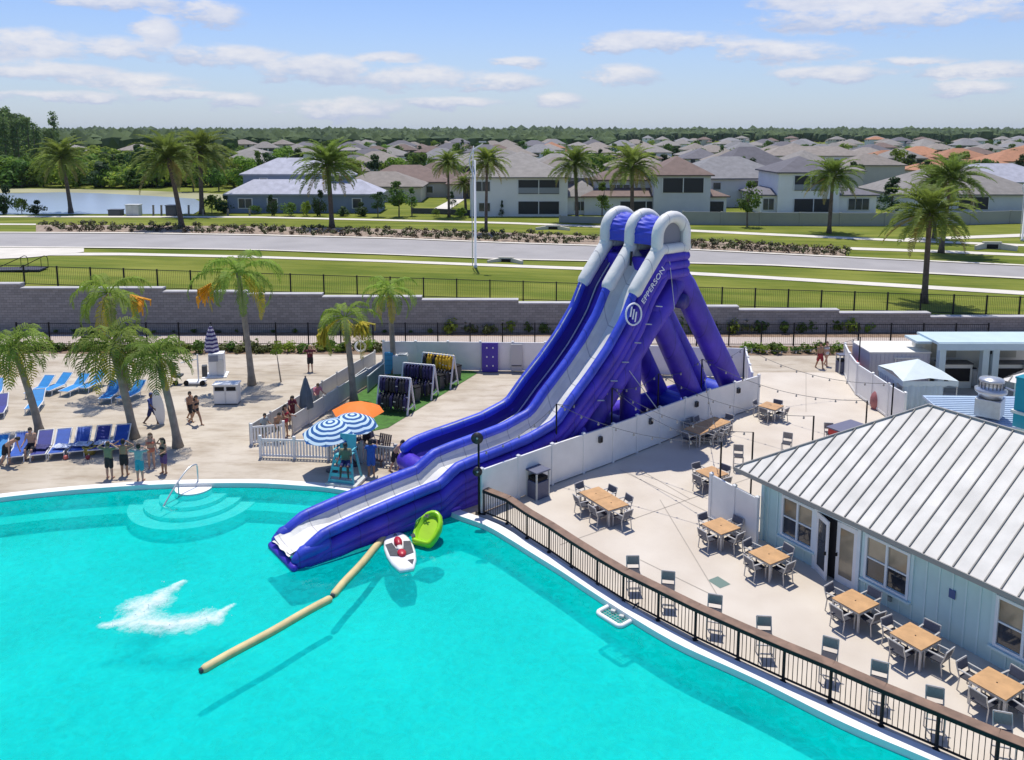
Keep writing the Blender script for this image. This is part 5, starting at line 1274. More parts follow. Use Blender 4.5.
# pool lift: black seat and white mast on a wheeled base
p = gp(190, 384); o = thing('pool_lift', 'wheeled pool lift with black seat and white mast on the deck', 'pool lift', (p.x, p.y, 0))
m = MB(); m.box((.35,0,.15), (1.2,.7,.14)); m.build('base', WPAINT, o, bevel=.03); m = MB(); m.tube([(.55,0,.2),(.55,0,1.9)], .05, 8); m.tube([(.55,0,1.6),(-.5,0,1.35)], .04, 8); m.build('mast', WPAINT, o)
m = MB(); m.box((-.75,0,.55), (.6,.55,.14)); m.build('seat', DGREY, o, bevel=.03); m = MB(); m.box((-1.0,0,.95), (.14,.55,.75)); m.build('backrest', DGREY, o, bevel=.03); m = MB(); m.box((.95,0,.85), (.3,.4,.7), .3); m.build('battery_case', DGREY, o, bevel=.03)
for x in (-.75,-.1,.9):
    m = MB(); m.tube([(x,-.36,.16),(x,-.28,.16)], .16, 14); m.build('wheel', BLACK, o)
# white surfboard held at the palm, life ring stand
p = gp(162, 424); o = thing('surfboard', 'white surfboard leaning beside the walking man in blue', 'surfboard', (p.x, p.y, 0)); m = MB(); R = []
for i in range(13): t = i/12; w_ = .27*math.sin(PI*(.06+.9*t))**.6; R.append((w_, t*2.0))
m.v = [(x_*s2, th, z_) for th in (-.03,.03) for (x_, z_) in R for s2 in (-1,1)]
for l in (0,1):
    for i in range(12): a = l*26+2*i; m.f.append([a,a+1,a+3,a+2] if l == 0 else [a,a+2,a+3,a+1]); m.mi.append(0)
for i in range(12):
    for s2 in (0,1): a = 2*i+s2; m.f.append([a,a+2,a+28,a+26]); m.mi.append(0)
b = m.build('board', WPAINT, o); b.rotation_euler = (.06,-.12,.5)
m = MB(); m.prism([(-.01,0),(.01,0),(.01,.12),(-.01,.1)], .1, .28); b2 = m.build('fin', DGREY, o); b2.rotation_euler = (0,0,.5)

# ------------------------------------------------------------------ picketed yard
def yard_pickets(label, a, b, h=1.0, mt=WHITE, sp=.15):
    o = thing('picket_fence', label, 'fence', tuple(a)); d = b-a; L_ = d.length; t = d/L_; n = int(L_/sp); rz = math.atan2(t.y, t.x)
    m = MB()
    for i in range(1, n): c = t*(L_*i/n); m.box((c.x, c.y, h*.5), (.085,.025,h-.12), rz)
    m.build('picket_panel', mt, o)
    m = MB()
    for z in (.14, h-.08): m.box((d.x/2, d.y/2, z), (L_,.06,.09), rz)
    m.build('fence_rail', mt, o)
    k = max(1, round(L_/2.2))
    for i in range(k+1): c = t*(L_*i/k); m = MB(); m.box((c.x, c.y, h/2+.06), (.13,.13,h+.12), rz); m.build('post', mt, o)
    return o
G = {k: gp(*v) for k, v in dict(c0=(251,446), c1=(261,457.5), c2=(329,460), c3=(396,467), o1=(284,442), f1=(351,380.5), f2=(375,366), i0=(293,434.5), i1=(351,396), i2=(383,376)).items()}
yard_pickets('white picket fence facing the pool below the striped parasols', G['c1'], G['c2'])
GPK = mat('picket_shade_grey', (.42,.43,.44), .5, .05, 2)  # white pickets in shade, the shade painted in as grey
yard_pickets('white picket fence greyed by painted shade beside the slide foot', G['c2'], G['c3'], 1.0, GPK)
yard_pickets('short white picket gate at the left yard corner', gp(252,445), G['o1'], 1.0)
MESHM = mat('fence_mesh_grey', (.56,.55,.51), .7, .06, 2)
panel_fence('ramp_fence', 'outer white ramp fence running back from the yard corner', [gp(251,444), G['f1'], G['f2']], 1.0, 1.7, .04, .07, mt=MESHM, post_w=.09)
panel_fence('ramp_fence', 'inner white ramp fence beside the turf and orange parasol', [G['i0'], G['i1'], G['i2']], 1.0, 1.7, .04, .07, mt=MESHM, post_w=.09)
for i, (a, b) in enumerate((((352,394),(366,383)),((368,392),(384,378)))):
    p, q = gp(*a), gp(*b); d = q-p; o = thing('ramp_barrier', ('grey low ramp panel nearer the palm trunk','grey low ramp panel nearer the jacket racks')[i], 'panel', tuple(p), math.atan2(d.y, d.x)); m = MB(); m.box((d.length/2,0,.5), (d.length,.05,.85)); m.build('panel', mat('ramp_grey', (.22,.24,.25), .7, .1, 2), o); m = MB(); m.bar((0,0,.96), (d.length,0,.96), .06); m.build('cap_rail', LINEG, o)
    for k in (0, d.length): m = MB(); m.box((k,0,.5), (.07,.07,1.0)); m.build('post', LINEG, o)
p = gp(361, 362); o = thing('life_ring_post', 'white life ring hung on a post at the ramp end', 'life ring', (p.x, p.y, 0)); m = MB(); m.tube([(0,0,0),(0,0,1.5)], .04, 6); m.build('post', WPAINT, o); m = MB(); m.tube([(.34*math.cos(2*PI*i/20), -.08, 1.1+.34*math.sin(2*PI*i/20)) for i in range(21)], .07, 8, cap=False); m.build('ring', WPAINT, o, True)
# life jacket racks
NAVY = mat('jacket_navy', (.016,.014,.075), .7, .3, 6); YEL = mat('jacket_yellow', (.62,.40,.02), .7, .15, 6); BLK2 = mat('jacket_black', (.02,.02,.025), .7, .2, 6)
def jacket_rack(a, b, label, top_m, low_m, depth=1.5):
    p, q = gp(*a), gp(*b); d = q-p; L_ = d.length; o = thing('life_jacket_rack', label, 'rack', tuple(p), math.atan2(d.y, d.x)); h = 1.95
    m = MB()
    for x in (0, L_):
        m.bar((x,-.1,0),(x,.45,h),.08); m.bar((x,1.0,0),(x,.45,h),.08); m.bar((x,.05,.3),(x,.85,.3),.06)
    m.bar((0,.45,h),(L_,.45,h),.08); m.bar((0,.15,.95),(L_,.15,.95),.06); m.build('frame', WPAINT, o)
    rr = random.Random(int(p.x*10))
    n = 9
    for row, (z, y, mt, dk) in enumerate(((h-.05,.45,top_m,.0),(h-.12,.85,top_m,.1),(1.08,.10,low_m,.0),(1.05,.75,low_m,.1))):
        for i in range(n):
            x = .10+(L_-.20)*(i+.5)/n; m = MB(); w_ = .19*rr.uniform(.9,1.2)
            for s_ in (-1,1): m.ball((x+rr.uniform(-.03,.03), y-.06+s_*.13+rr.uniform(-.04,.04), z-.44+rr.uniform(-.05,.05)), .4, 8, 6, (w_/.8*1.15, .30, 1.0))
            m.tube([(x,y-.16,z-.16),(x,y-.02,z+.03),(x,y+.12,z-.16)], .06, 6)
            m.build('life_jacket', mt if rr.random() > .3 else BLK2, o, True)
            if row in (0, 2) and rr.random() < .22: m = MB(); m.box((x+.03, y-.30, z-.32-rr.uniform(0,.3)), (w_*.6,.02,.05)); m.build('buckle_strap', LINEG, o)
    return o
jacket_rack((377,412), (408,415), 'nearest rack of navy life jackets', NAVY, NAVY)
jacket_rack((401,397), (432,400), 'middle rack of navy life jackets', NAVY, NAVY)
jacket_rack((420,385), (451,389), 'farthest rack with yellow and black life jackets', YEL, BLK2)
for x, y, lb in ((416,401.5,'black bin at the end of the nearest jacket rack'),(440.5,389,'black bin at the end of the middle jacket rack'),(457,379,'black bin at the end of the yellow jacket rack')):
    p = gp(x, y); o = thing('small_bin', lb, 'bin', (p.x, p.y, 0)); m = MB(); m.lathe([(.01,.0),(.24,.0),(.30,.85),(.01,.84)], 4); m.build('body', DGREY, o); m = MB(); m.box((0,0,.9), (.46,.46,.06), PI/4); m.build('lid', BLACK, o)
# lifeguard chair
p = gp(345, 483); o = thing('lifeguard_chair', 'turquoise slatted lifeguard chair at the pool edge', 'lifeguard chair', (p.x, p.y, 0), -.25)
TQ = mat('turquoise_paint', (.13,.45,.50), .5, .1, 4)
for s_ in (-1,1):
    m = MB(); m.bar((s_*.75,-.5,0),(s_*.45,-.1,1.55),.1); m.build('leg', TQ, o); m = MB(); m.bar((s_*.7,.7,0),(s_*.45,.45,1.55),.1); m.build('leg', TQ, o)
    m = MB(); m.bar((s_*.5,-.25,1.75),(s_*.5,.5,1.75),.09,.05); m.build('armrest', TQ, o)
m = MB()
for k in range(5): z = .25+.3*k; y = -.5+.4*z/1.55; m.box((0,y-.02,z), (1.35-.35*z/1.55,.05,.17))
m.build('front_slats', TQ, o)
m = MB(); m.box((0,.15,1.5), (.95,.75,.06)); m.build('seat', TQ, o); m = MB(); m.box((0,.52,1.95), (.95,.06,.8), M=Matrix.Rotation(-.15,3,'X')); m.build('backrest', TQ, o)
m = MB(); m.box((.05,.1,.1), (1.8,1.5,.14)); m.build('platform', LINEG, o, bevel=.02)
o.scale = (.82,.82,.9)
# stacked dark folding chairs under the parasols
for i, (x, y, rz, lb) in enumerate(((357,448,.4,'dark folding chair under the striped parasols'),(376,450,-.5,'dark folding chair beside the grey picket fence'),(389,458,.2,'dark folding chair at the slide foot'))):
    p = gp(x, y); dup(used['armchair'], p, rz, lb, 'dark chairs by the slide foot')
p = gp(382, 462); dk = thing('deck_chair', 'brown slatted deck chair leaning at the slide foot', 'deck chair', (p.x, p.y, 0), -.5); BRN = mat('slat_brown', (.14,.10,.09), .7, .2, 4)
m = MB()
for k in range(6): m.box((-.3+.12*k,.2,.75), (.08,.03,1.1), M=Matrix.Rotation(-.3,3,'X'))
m.build('backrest', BRN, dk); m = MB(); m.box((0,-.2,.3), (.7,.7,.06)); m.build('seat', BRN, dk)
for s_ in (-1,1):
    for y in (-.5,.2): m = MB(); m.box((s_*.33,y,.15), (.06,.06,.3)); m.build('leg', BRN, dk)
# ------------------------------------------------------------------ people
SKINS = [mat('skin_light', (.50,.30,.21), .6), mat('skin_tan', (.36,.20,.12), .6), mat('skin_dark', (.11,.06,.04), .6)]
HAIR = [mat('hair_dark', (.02,.015,.012), .7), mat('hair_brown', (.10,.06,.03), .7), mat('hair_blond', (.35,.24,.10), .7)]
EYE = mat('eye_dark', (.01,.01,.01), .3); LIP = mat('lip', (.35,.12,.10), .5)
CL_ = {}
def cloth(n, c): return mat('cloth_'+n, c, .85, .12, 6)
def voxel(name, m, size, mt, parent, extra=None):
    me = m.mesh('tmp', mt); o = bpy.data.objects.new('tmp', me); COL.objects.link(o); r = o.modifiers.new('r', 'REMESH'); r.mode = 'VOXEL'; r.voxel_size = size
    s_ = o.modifiers.new('s', 'SMOOTH'); s_.factor = .5; s_.iterations = 3
    bpy.context.view_layer.update(); me2 = bpy.data.meshes.new_from_object(o.evaluated_get(bpy.context.evaluated_depsgraph_get())); bpy.data.objects.remove(o)
    if extra:
        bm = bmesh.new(); bm.from_mesh(me2); nf = len(bm.faces); em = extra.mesh('tmp2', mt); bm.from_mesh(em); bm.to_mesh(me2); bm.free()
    me2.materials.clear(); me2.materials.append(mt); me2.polygons.foreach_set('use_smooth', [True]*len(me2.polygons)); me2.name = name
    q = bpy.data.objects.new(name, me2); COL.objects.link(q)
    if parent: q.parent = parent
    return q
def person(px, py, rz, label, h=1.75, skin=0, hair=0, pose=None, bottom=None, top=None, bikini=None, group=None, long_hair=False, female=False, z=0, cap=None, dress=None):
    """faces +x before rz; pose: angles in radians."""
    P = dict(lean=0, armL=(.1,.15,.2), armR=(.1,.15,.2), legL=(0,.04,0), legR=(0,.04,0), head=0); P.update(pose or {})
    b = gp(px, py, z); o = thing('person', label, 'person', (b.x, b.y, z), rz, group); s = h/1.75
    V3 = Vector
    def rot(v, fwd): return Matrix.Rotation(-fwd, 3, 'Y') @ v     # swing forward (+x)
    hipz = .90
    # legs: (thigh swing, splay, knee bend)
    feet = []; hips = {}
    for sd_, key in ((1,'legL'),(-1,'legR')):
        a, sp, kb = P[key]; H_ = V3((0, sd_*.09, hipz)); k = H_+Matrix.Rotation(-a,3,'Y') @ V3((0, sd_*sp*.44, -.43)); an = k+Matrix.Rotation(-(a-kb),3,'Y') @ V3((0, sd_*sp*.2, -.42)); hips[sd_] = (H_, k, an); feet.append(an)
    drop = min(f.z for f in feet)-.07
    off = V3((0,0,-drop))
    lean = Matrix.Rotation(P['lean'],3,'Y'); hip = V3((0,0,hipz))
    def T(x, y, z_): return (hip+lean @ V3((x, y, z_-hipz))+off)*s
    body = MB()
    sw = .165 if female else .195; ww = .115 if female else .135
    def cap_(a, b_, r0, r1, mm=None): (mm or body).tube([a, b_], [r0*s, r1*s], 10, round_end=True)
    for y in (-.075,-.0,.075): cap_(T(0,y,.93), T(-.01,y*.9,1.14), .112, .098)
    for y in (-.10,-.03,.03,.10): cap_(T(-.01,y*.85,1.14), T(.0,y*1.05,1.36), .093, .088)
    cap_(T(-.02,-sw+.02,1.42), T(-.02,sw-.02,1.42), .062, .062)
    cap_(T(-.01,0,1.40), T(.015,0,1.54), .062, .055)
    if female:
        for y in (-.075,.075): cap_(T(.075,y,1.28), T(.085,y,1.28), .07, .06)
    hd = Matrix.Rotation(P['head'],3,'Y')
    def Th(x, y, z_): q = hd @ V3((x, y, z_-1.53)); return T(.02+q.x, q.y, 1.53+q.z)
    cap_(Th(0,0,1.585), Th(.0,0,1.665), .082, .095); cap_(Th(.02,0,1.575), Th(.035,0,1.58), .06, .055)
    cap_(Th(.09,0,1.63), Th(.108,0,1.605), .014, .018)
    for y in (-.095,.095): cap_(Th(-.005,y,1.645), Th(-.005,y,1.60), .02, .016)
    ex = MB(); shorts = MB(); shirt = MB()
    for sd_ in (1,-1):
        H_, k, an = [(v+off)*s for v in hips[sd_]]
        cap_(H_, k, .092, .062); cap_(k, k.lerp(an,.35), .06, .062); cap_(k.lerp(an,.3), an, .062, .04)
        a = P['legL' if sd_ == 1 else 'legR']; fdv = Matrix.Rotation(-(a[0]-a[2])*.5,3,'Y') @ V3((1, sd_*.15, 0)); fdv.z = min(0, fdv.z)
        cap_(an+V3((-.05*s,0,-.025*s)), an+fdv*.15*s+V3((0,0,-.03*s)), .038, .03)
        (shorts).tube([H_, H_.lerp(k,.78)], [.115*s,.10*s], 10, round_end=True)
    for y in (-.075,0,.075): shorts.tube([T(0,y,.92), T(-.01,y*.9,1.02)], [.125*s,.112*s], 10, round_end=True)
    for y in (-.10,-.03,.03,.10): shirt.tube([T(0,y*.8,.98), T(-.01,y*.85,1.14), T(0,y*1.08,1.38)], [.115*s,.108*s,.103*s], 10, round_end=True)
    shirt.tube([T(-.02,-sw+.02,1.42), T(-.02,sw-.02,1.42)], [.075*s]*2, 10, round_end=True)
    for sd_, key in ((1,'armL'),(-1,'armR')):
        fw, sp, eb = P[key][:3]; inw = P[key][3] if len(P[key]) > 3 else 0; S_ = V3((-.02, sd_*sw, 1.42)); R0 = Matrix.Rotation(-fw,3,'Y') @ Matrix.Rotation(sd_*sp,3,'X')
        up = R0 @ V3((0,0,-.29)); R1 = Matrix.Rotation(-fw,3,'Y') @ Matrix.Rotation(sd_*(sp+inw),3,'X') @ Matrix.Rotation(-eb,3,'Y'); lo = R1 @ V3((0,0,-.25)); hn = R1 @ V3((0,0,-.09)); sidev = R1 @ V3((1,0,0))
        A = T(*S_); E = T(*(S_+up)); W = T(*(S_+up+lo)); K = T(*(S_+up+lo+hn)); hv = (K-W); sv = (T(*(S_+up+lo+sidev))-W).normalized()
        cap_(A, E, .05, .04); cap_(E, W, .041, .027); cap_(W, W+hv*.95, .028, .034)
        shirt.tube([A, A.lerp(E,.62)], [.07*s,.064*s], 8, round_end=True)
        hvn = hv.normalized(); flex = hvn.cross(sv)
        for i in range(4):
            f0 = K+sv*(-.027+.018*i)*s; L_ = (.062,.072,.068,.052)[i]*s; ex.tube([f0-hvn*.02*s, f0+hvn*L_*.55, f0+hvn*L_*.95+flex*(.018*s)], [.0095*s,.009*s,.0065*s], 6, round_end=True)
        t0 = W+hv*.4+sv*.03*s; ex.tube([t0, t0+sv*.025*s+hvn*.025*s, t0+sv*.03*s+hvn*.055*s], [.011*s,.010*s,.008*s], 6, round_end=True)
    voxel('body', body, .017*s, SKINS[skin], o, ex)
    em = MB()
    for y in (-.035,.035): em.ball(Th(.092,y,1.65), .011*s, 6, 5)
    em.build('eyes', EYE, o); em = MB(); em.tube([Th(.097,-.025,1.575), Th(.104,0,1.572), Th(.097,.025,1.575)], .008*s, 5); em.build('mouth', LIP, o)
    hm = MB(); hm.tube([Th(-.022,0,1.62), Th(-.012,0,1.685)], [.098*s,.100*s], 12, round_end=True); hm.tube([Th(.03,0,1.70), Th(.05,0,1.705)], [.07*s,.05*s], 10, round_end=True)
    if long_hair:
        for y in (-.06,0,.06): hm.tube([Th(-.06,y,1.66), Th(-.085,y*1.1,1.5), Th(-.10,y*1.2,1.34)], [.06*s,.055*s,.03*s], 8, round_end=True)
    voxel('hair', hm, .018*s, HAIR[hair] if not cap else cap, o)
    if bottom: voxel('shorts', shorts, .02*s, bottom, o)
    if top: voxel('shirt', shirt, .02*s, top, o)
    if bikini:
        bk = MB()
        for y in (-.07,0,.07): bk.tube([T(0,y,.90), T(0,y,.97)], [.124*s,.122*s], 10, round_end=True)
        voxel('bikini_bottom', bk, .02*s, bikini, o); bk = MB()
        for y in (-.08,.08): bk.tube([T(.075,y,1.28), T(.09,y,1.28)], [.082*s,.075*s], 10, round_end=True)
        bk.tube([T(-.0,-.11,1.28), T(-.0,.11,1.28)], [.102*s]*2, 10, round_end=True); voxel('bikini_top', bk, .02*s, bikini, o)
    return o
CB = cloth('black', (.018,.018,.022)); CT = cloth('teal', (.03,.30,.38)); CN = cloth('navy', (.02,.03,.12)); CR_ = cloth('maroon', (.12,.015,.03)); CW = cloth('white', (.6,.6,.6)); COR = cloth('coral', (.5,.16,.10)); CBL = cloth('blue', (.02,.10,.42)); CV = cloth('violet', (.10,.05,.16)); CG = cloth('grey', (.34,.38,.38)); COLV = cloth('olive', (.20,.19,.11)); CPK = cloth('pink', (.6,.22,.26)); CSG = cloth('sage', (.17,.21,.18))
up_arms = dict(armL=(.15,1.8,.1,2.35), armR=(.15,1.8,.1,2.35))
away = PI/2
person(110, 478.5, away-.1, 'person in black shorts and olive shirt with both hands behind the head', 1.72, 0, 1, dict(up_arms), CB, COLV)
person(125, 475.5, away+.05, 'bare-backed person in black shorts between the olive shirt and teal shorts', 1.70, 1, 0, dict(up_arms), CB)
person(140.5, 481, away-.05, 'person in teal shorts and pale grey top facing away', 1.72, 0, 0, dict(armL=(.25,1.7,.1,2.5), armR=(.2,1.75,.1,2.4)), CT, CG)
person(152, 468, -PI/2+.3, 'woman in a coral bikini with long hair', 1.68, 0, 1, dict(armL=(.1,.2,.3), armR=(.3,.2,.8)), None, None, COR, long_hair=True, female=True)
person(164.5, 473.5, -PI/2-.5, 'woman in a dark bikini top and violet shorts shading her eyes', 1.68, 1, 0, dict(armL=(.3,.3,1.2), armR=(.5,1.5,.2,2.3)), CV, None, CB, long_hair=True, female=True)
person(33, 457, -PI/2+.1, 'bare-chested man in black trunks sitting on a sunbed end', 1.78, 0, 0, dict(legL=(1.25,.12,1.35), legR=(1.25,.12,1.35), armL=(.35,.2,.6), armR=(.35,.2,.6), lean=.08), CB)
person(8, 465, -.2, 'man in dark trunks bending over at the left edge', 1.78, 0, 0, dict(lean=.95, armL=(.9,.1,.3), armR=(.7,.1,.3), legR=(-.2,.04,.2), head=.3), CB)
person(152.5, 424.5, -.15, 'man in a blue shirt and dark trousers walking', 1.78, 2, 0, dict(legL=(.42,.04,.25), legR=(-.32,.04,.35), armL=(-.35,.1,.3), armR=(.4,.1,.5)), CN, cloth('shirt_blue', (.07,.10,.30)), cap=cloth('cap_blue', (.05,.07,.2)))
person(191, 421, -.4, 'slim tanned boy walking half hidden behind the girl', 1.66, 1, 0, dict(legL=(-.3,.04,.3), legR=(.35,.04,.2)), CB)
person(196.5, 425, -.5, 'girl in a dark bikini striding across the deck', 1.68, 1, 0, dict(legL=(.45,.04,.2), legR=(-.4,.04,.4), lean=.1, armL=(-.3,.1,.3), armR=(.4,.1,.4)), None, None, CB, female=True, long_hair=True)
person(310.5, 371.5, -PI/2+.2, 'woman in a maroon top and bare legs on the far deck', 1.72, 0, 2, dict(armL=(.6,1.2,.3,2.4), armR=(.6,1.2,.3,2.4)), CB, CR_, female=True)
person(264, 441.5, -.6, 'dark-haired child looking over the picket corner', 1.5, 1, 0, dict(lean=.2, armL=(.5,.2,.8)), CSG, CG)
person(276.5, 441, -.7, 'bare-backed boy leaning over the picket corner in sage shorts', 1.62, 1, 0, dict(lean=.45, armL=(.7,.2,.6), armR=(.7,.2,.6)), CSG)
person(286, 437, -.4, 'girl in a red swimsuit standing inside the yard corner', 1.7, 1, 0, dict(armL=(.5,.2,.9), armR=(.6,.2,.9)), None, None, cloth('red', (.4,.03,.05)), female=True, long_hair=True)
person(292, 424, -1.0, 'dark-haired woman in maroon leaning on the ramp fence', 1.66, 1, 0, dict(lean=.35, armL=(.9,.2,.7), armR=(.9,.2,.7)), CR_, CR_, female=True, long_hair=True)
person(316.5, 410, -.9, 'person in a pink top leaning over the ramp fence', 1.66, 0, 1, dict(lean=.4, armL=(1.0,.2,.8), armR=(1.0,.2,.8)), CG, CPK)
person(346.5, 474, -PI/2, 'lifeguard in dark clothes seated on the turquoise chair', 1.76, 2, 0, dict(legL=(1.35,.12,1.3), legR=(1.35,.12,1.3), armL=(.5,.2,.7), armR=(.5,.2,.7), lean=.12), CN, COLV, z=.92)
person(371.5, 476, away+.2, 'barefoot person in a bright blue shirt standing at the slide foot', 1.72, 1, 0, dict(armL=(.9,.3,1.4), armR=(.9,.3,1.4)), CBL, CBL)
person(395, 471, -.35, 'bare-chested person bending to the end of the dark slide lane', 1.7, 0, 0, dict(lean=.6, armL=(.9,.2,.5), armR=(1.0,.2,.4), legL=(.5,.05,.7), legR=(-.1,.05,.3)), CB)
person(367, 451, -PI/2+.4, 'dark-clothed person standing under the striped parasols', 1.72, 2, 0, dict(armL=(.6,.2,1.1), armR=(.4,.2,.9)), CB, CN)
person(819.5, 368.5, -PI/2+.3, 'bare-chested man in red shorts walking by the far bin', 1.78, 1, 0, dict(legL=(.25,.04,.1), legR=(-.2,.04,.2)), cloth('shorts_red', (.30,.03,.04)))
person(826, 366, -PI/2+.5, 'woman in a pale bikini walking beside the man in red shorts', 1.68, 0, 1, dict(legL=(-.2,.04,.2), legR=(.25,.04,.1)), None, None, CW, female=True)
# ------------------------------------------------------------------ date palms along the road
def datepalm(label, bx, by, tx, ty, rpx, k, trm=TRKD, lean=0):
    b = gt(bx, by); t = top_at(b, tx, ty); sc = rpx/FPX*b.length/3.05
    return palm(label, b, t, DATE[k % 3], sc, .215*max(.8, sc), trm, 'date palms along the road', bulge=.35)
for i, a in enumerate((('date palm at the lake edge with a slim leaning trunk',71,213,62,157,25),('broad date palm in the planting bed left of the blue-grey house',182,229,168,158,34),('darker date palm behind the broad one at the lake corner',202,214,200,151,31),('large date palm in the planting bed before the blue-grey house',332,228,328,164,35),
    ('smaller date palm left of the white street light',449,217,448,163,19),('date palm just right of the white street light',486,233,487,162,24),('date palm in front of the white two-storey house',577,222,575,164,27),('wide date palm behind the slide arches',632,226,632,166,31),
    ('date palm on the lawn before the two-storey house with balcony',829,233,833,176,27),('date palm nearest the road bend on the right',941,253,952,178,31),('date palm behind the pair at the right path',934,239,936,184,23),('tallest date palm on the near lawn by the wall',924,303,930,213,40))):
    datepalm(*a, k=i)
b = gt(466, 214); palm('small faded date palm behind the street light', b, top_at(b, 464, 184), DATE[1], 13/FPX*b.length/3.05, .25, TRKD, 'date palms along the road')

# ------------------------------------------------------------------ bed shrubs
BS = [shrub_mesh('bed_shrub%d' % i, .62, 60, .26, mat('bed_shrub_leaf%d' % (i % 2), ((.10,.105,.035),(.12,.085,.04))[i % 2], .7, .35, 3, rnd=.25), 200+i, (1,1,.9), 3) for i in range(3)]
rg = random.Random(9)
for row, (f0, st) in enumerate(((.30, 9.2),(.62, 9.2),(.88, 9.4))):
    x = 44+row*3.5
    while x < 850:
        ya = interp([(36,225),(128,225.5),(256,226.5),(384,229),(512,233),(640,238),(768,244.5),(853,250)], x); yb = interp([(36,232.2),(128,232.6),(256,235),(384,238),(512,243),(640,247),(768,253.3),(853,257)], x)
        if rg.random() < .93 and not (598 < x < 684):
            p = gt(x+rg.uniform(-1.2,1.2), ya+(yb-ya)*(f0+rg.uniform(-.06,.06))); s_ = rg.uniform(1.0,1.3)
            plant(BS[rg.randrange(3)], p, (s_,s_,s_*rg.uniform(.8,1.1)), rg.uniform(0,6), 'bed_shrub', 'small round brownish shrub in the roadside planting bed', 'shrub', 'shrubs in the roadside planting bed')
        x += st*rg.uniform(.9,1.15)*(1 if row < 2 else 1)

# ------------------------------------------------------------------ street lights and small roadside things
def street_light(label, bx, by, ty, arm=(1.6, .2)):
    b = gt(bx, by); t = top_at(b, bx, ty); h = (t-b).z; o = thing('street_light', label, 'street light', tuple(b)); PW = mat('pole_white', (.68,.70,.72), .4)
    m = MB(); m.tube([(0,0,0),(0,0,.25),(0,0,.3),(0,0,h*.86)], [.2,.2,.13,.09], 10); m.build('pole', PW, o, True)
    m = MB(); m.tube(smooth_poly([(0,0,h*.7),(-arm[0]*.32,0,h*.84),(-arm[0]*.1,0,h*.93),(arm[0]*.45,0,h*.985),(arm[0]*.0+.6,-.2,h)], 5), .06, 8); m.build('arm', PW, o, True)
    m = MB(); m.tube([(-.28,0,.2),(-.3,0,h*.6),(-.12,0,h*.97)], .05, 6); m.build('conduit', PW, o, True)
    m = MB(); m.box((.75,-.2,h), (.7,.3,.14)); m.build('lamp_head', mat('lamp_grey', (.4,.42,.44), .4), o, bevel=.03); return o
street_light('tall white curved street light on the near lawn', 475.5, 268, 142)
street_light('white street light pole at the right picture edge', 1022, 241, 178)
for i, (bx, by, w_, d_, h_, lb) in enumerate(((506,262,3.2,1.6,.5,'concrete culvert headwall beside the near path'),(553,229.5,4.2,1.6,.6,'concrete culvert headwall above the planting bed'),(992,249,4.4,1.8,.9,'concrete drain box on the lawn near the right edge'))):
    b = gt(bx, by); o = thing('culvert', lb, 'culvert', tuple(b), -.1)
    for s_ in (-1,1): m = MB(); m.bar((s_*w_*.22,0,h_*.4),(s_*w_*.55,-d_*.6,h_*.2),.25,h_*.8); m.build('wing_wall', CONC, o)
    m = MB(); m.box((0,.1,h_*.5), (w_*.5,.3,h_)); m.build('headwall', CONC, o); m = MB(); m.box((0,-.07,h_*.35), (w_*.3,.06,h_*.6)); m.build('opening', BLACK, o)
# entry stairs with hoop rails at the left edge
b = gt(6, 270); o = thing('stair_rails', 'dark stair landing with two looped hand rails at the left edge', 'hand rails', tuple(b))
for k, (x1, x2) in enumerate(((-2.6,1.1),(1.2,4.6))):
    m = MB(); m.tube(smooth_poly([(x1,0,.3),(x2-.7,1.5,1.5),(x2-.1,1.9,1.75),(x2+.35,2.0,1.4),(x2+.35,2.0,0)], 4), .06, 6); m.tube([(x2-.6,1.6,1.4),(x2-.6,1.6,0)], .05, 6); m.build('rail', BLACK, o, True)
m = MB(); m.box((1.0,.2,.1), (8,3.6,.2), .12); m.build('landing', mat('dark_stair', (.05,.05,.075), .8), o); m = MB(); m.box((0,-1.8,.22), (7,.6,.12), .12); m.build('step', DGREY, o)
o.scale = (.5,.5,.62); o.location.x += .6
# pump equipment at the lake, stumps
b = gt(138, 215.5)
for i, (dx, w_, h_, mt, lb) in enumerate(((-3.5,2.0,.9,DGREY,'dark pump box at the lake edge'),(-.6,2.1,1.7,LINEG,'pale pump cabinet at the lake edge'),(5.6,1.7,1.6,DGREY,'dark green control box at the lake edge'))):
    o = thing('pump_box', lb, 'pump box', (b.x+dx, b.y, b.z)); m = MB(); m.box((0,0,h_/2), (w_,1.4,h_)); m.build('case', mt, o, bevel=.08); m = MB(); m.box((0,0,h_+.06), (w_*1.1,1.5,.12)); m.build('lid', mt, o, bevel=.03)
for i, dx in enumerate((2.5,3.8,8.2,10.5,14.5,18)):
    o = thing('dock_post', 'short weathered post standing at the lake edge', 'post', (b.x+dx, b.y, b.z), 0, 'posts at the lake edge'); m = MB(); m.tube([(0,0,0),(.05,0,1.6 if i < 3 else 1.0)], .16, 7); m.build('stake', TRK, o); m = MB(); m.cyl((.05,0,1.6 if i < 3 else 1.0), .18, .08, 7); m.build('cap', BARK, o)

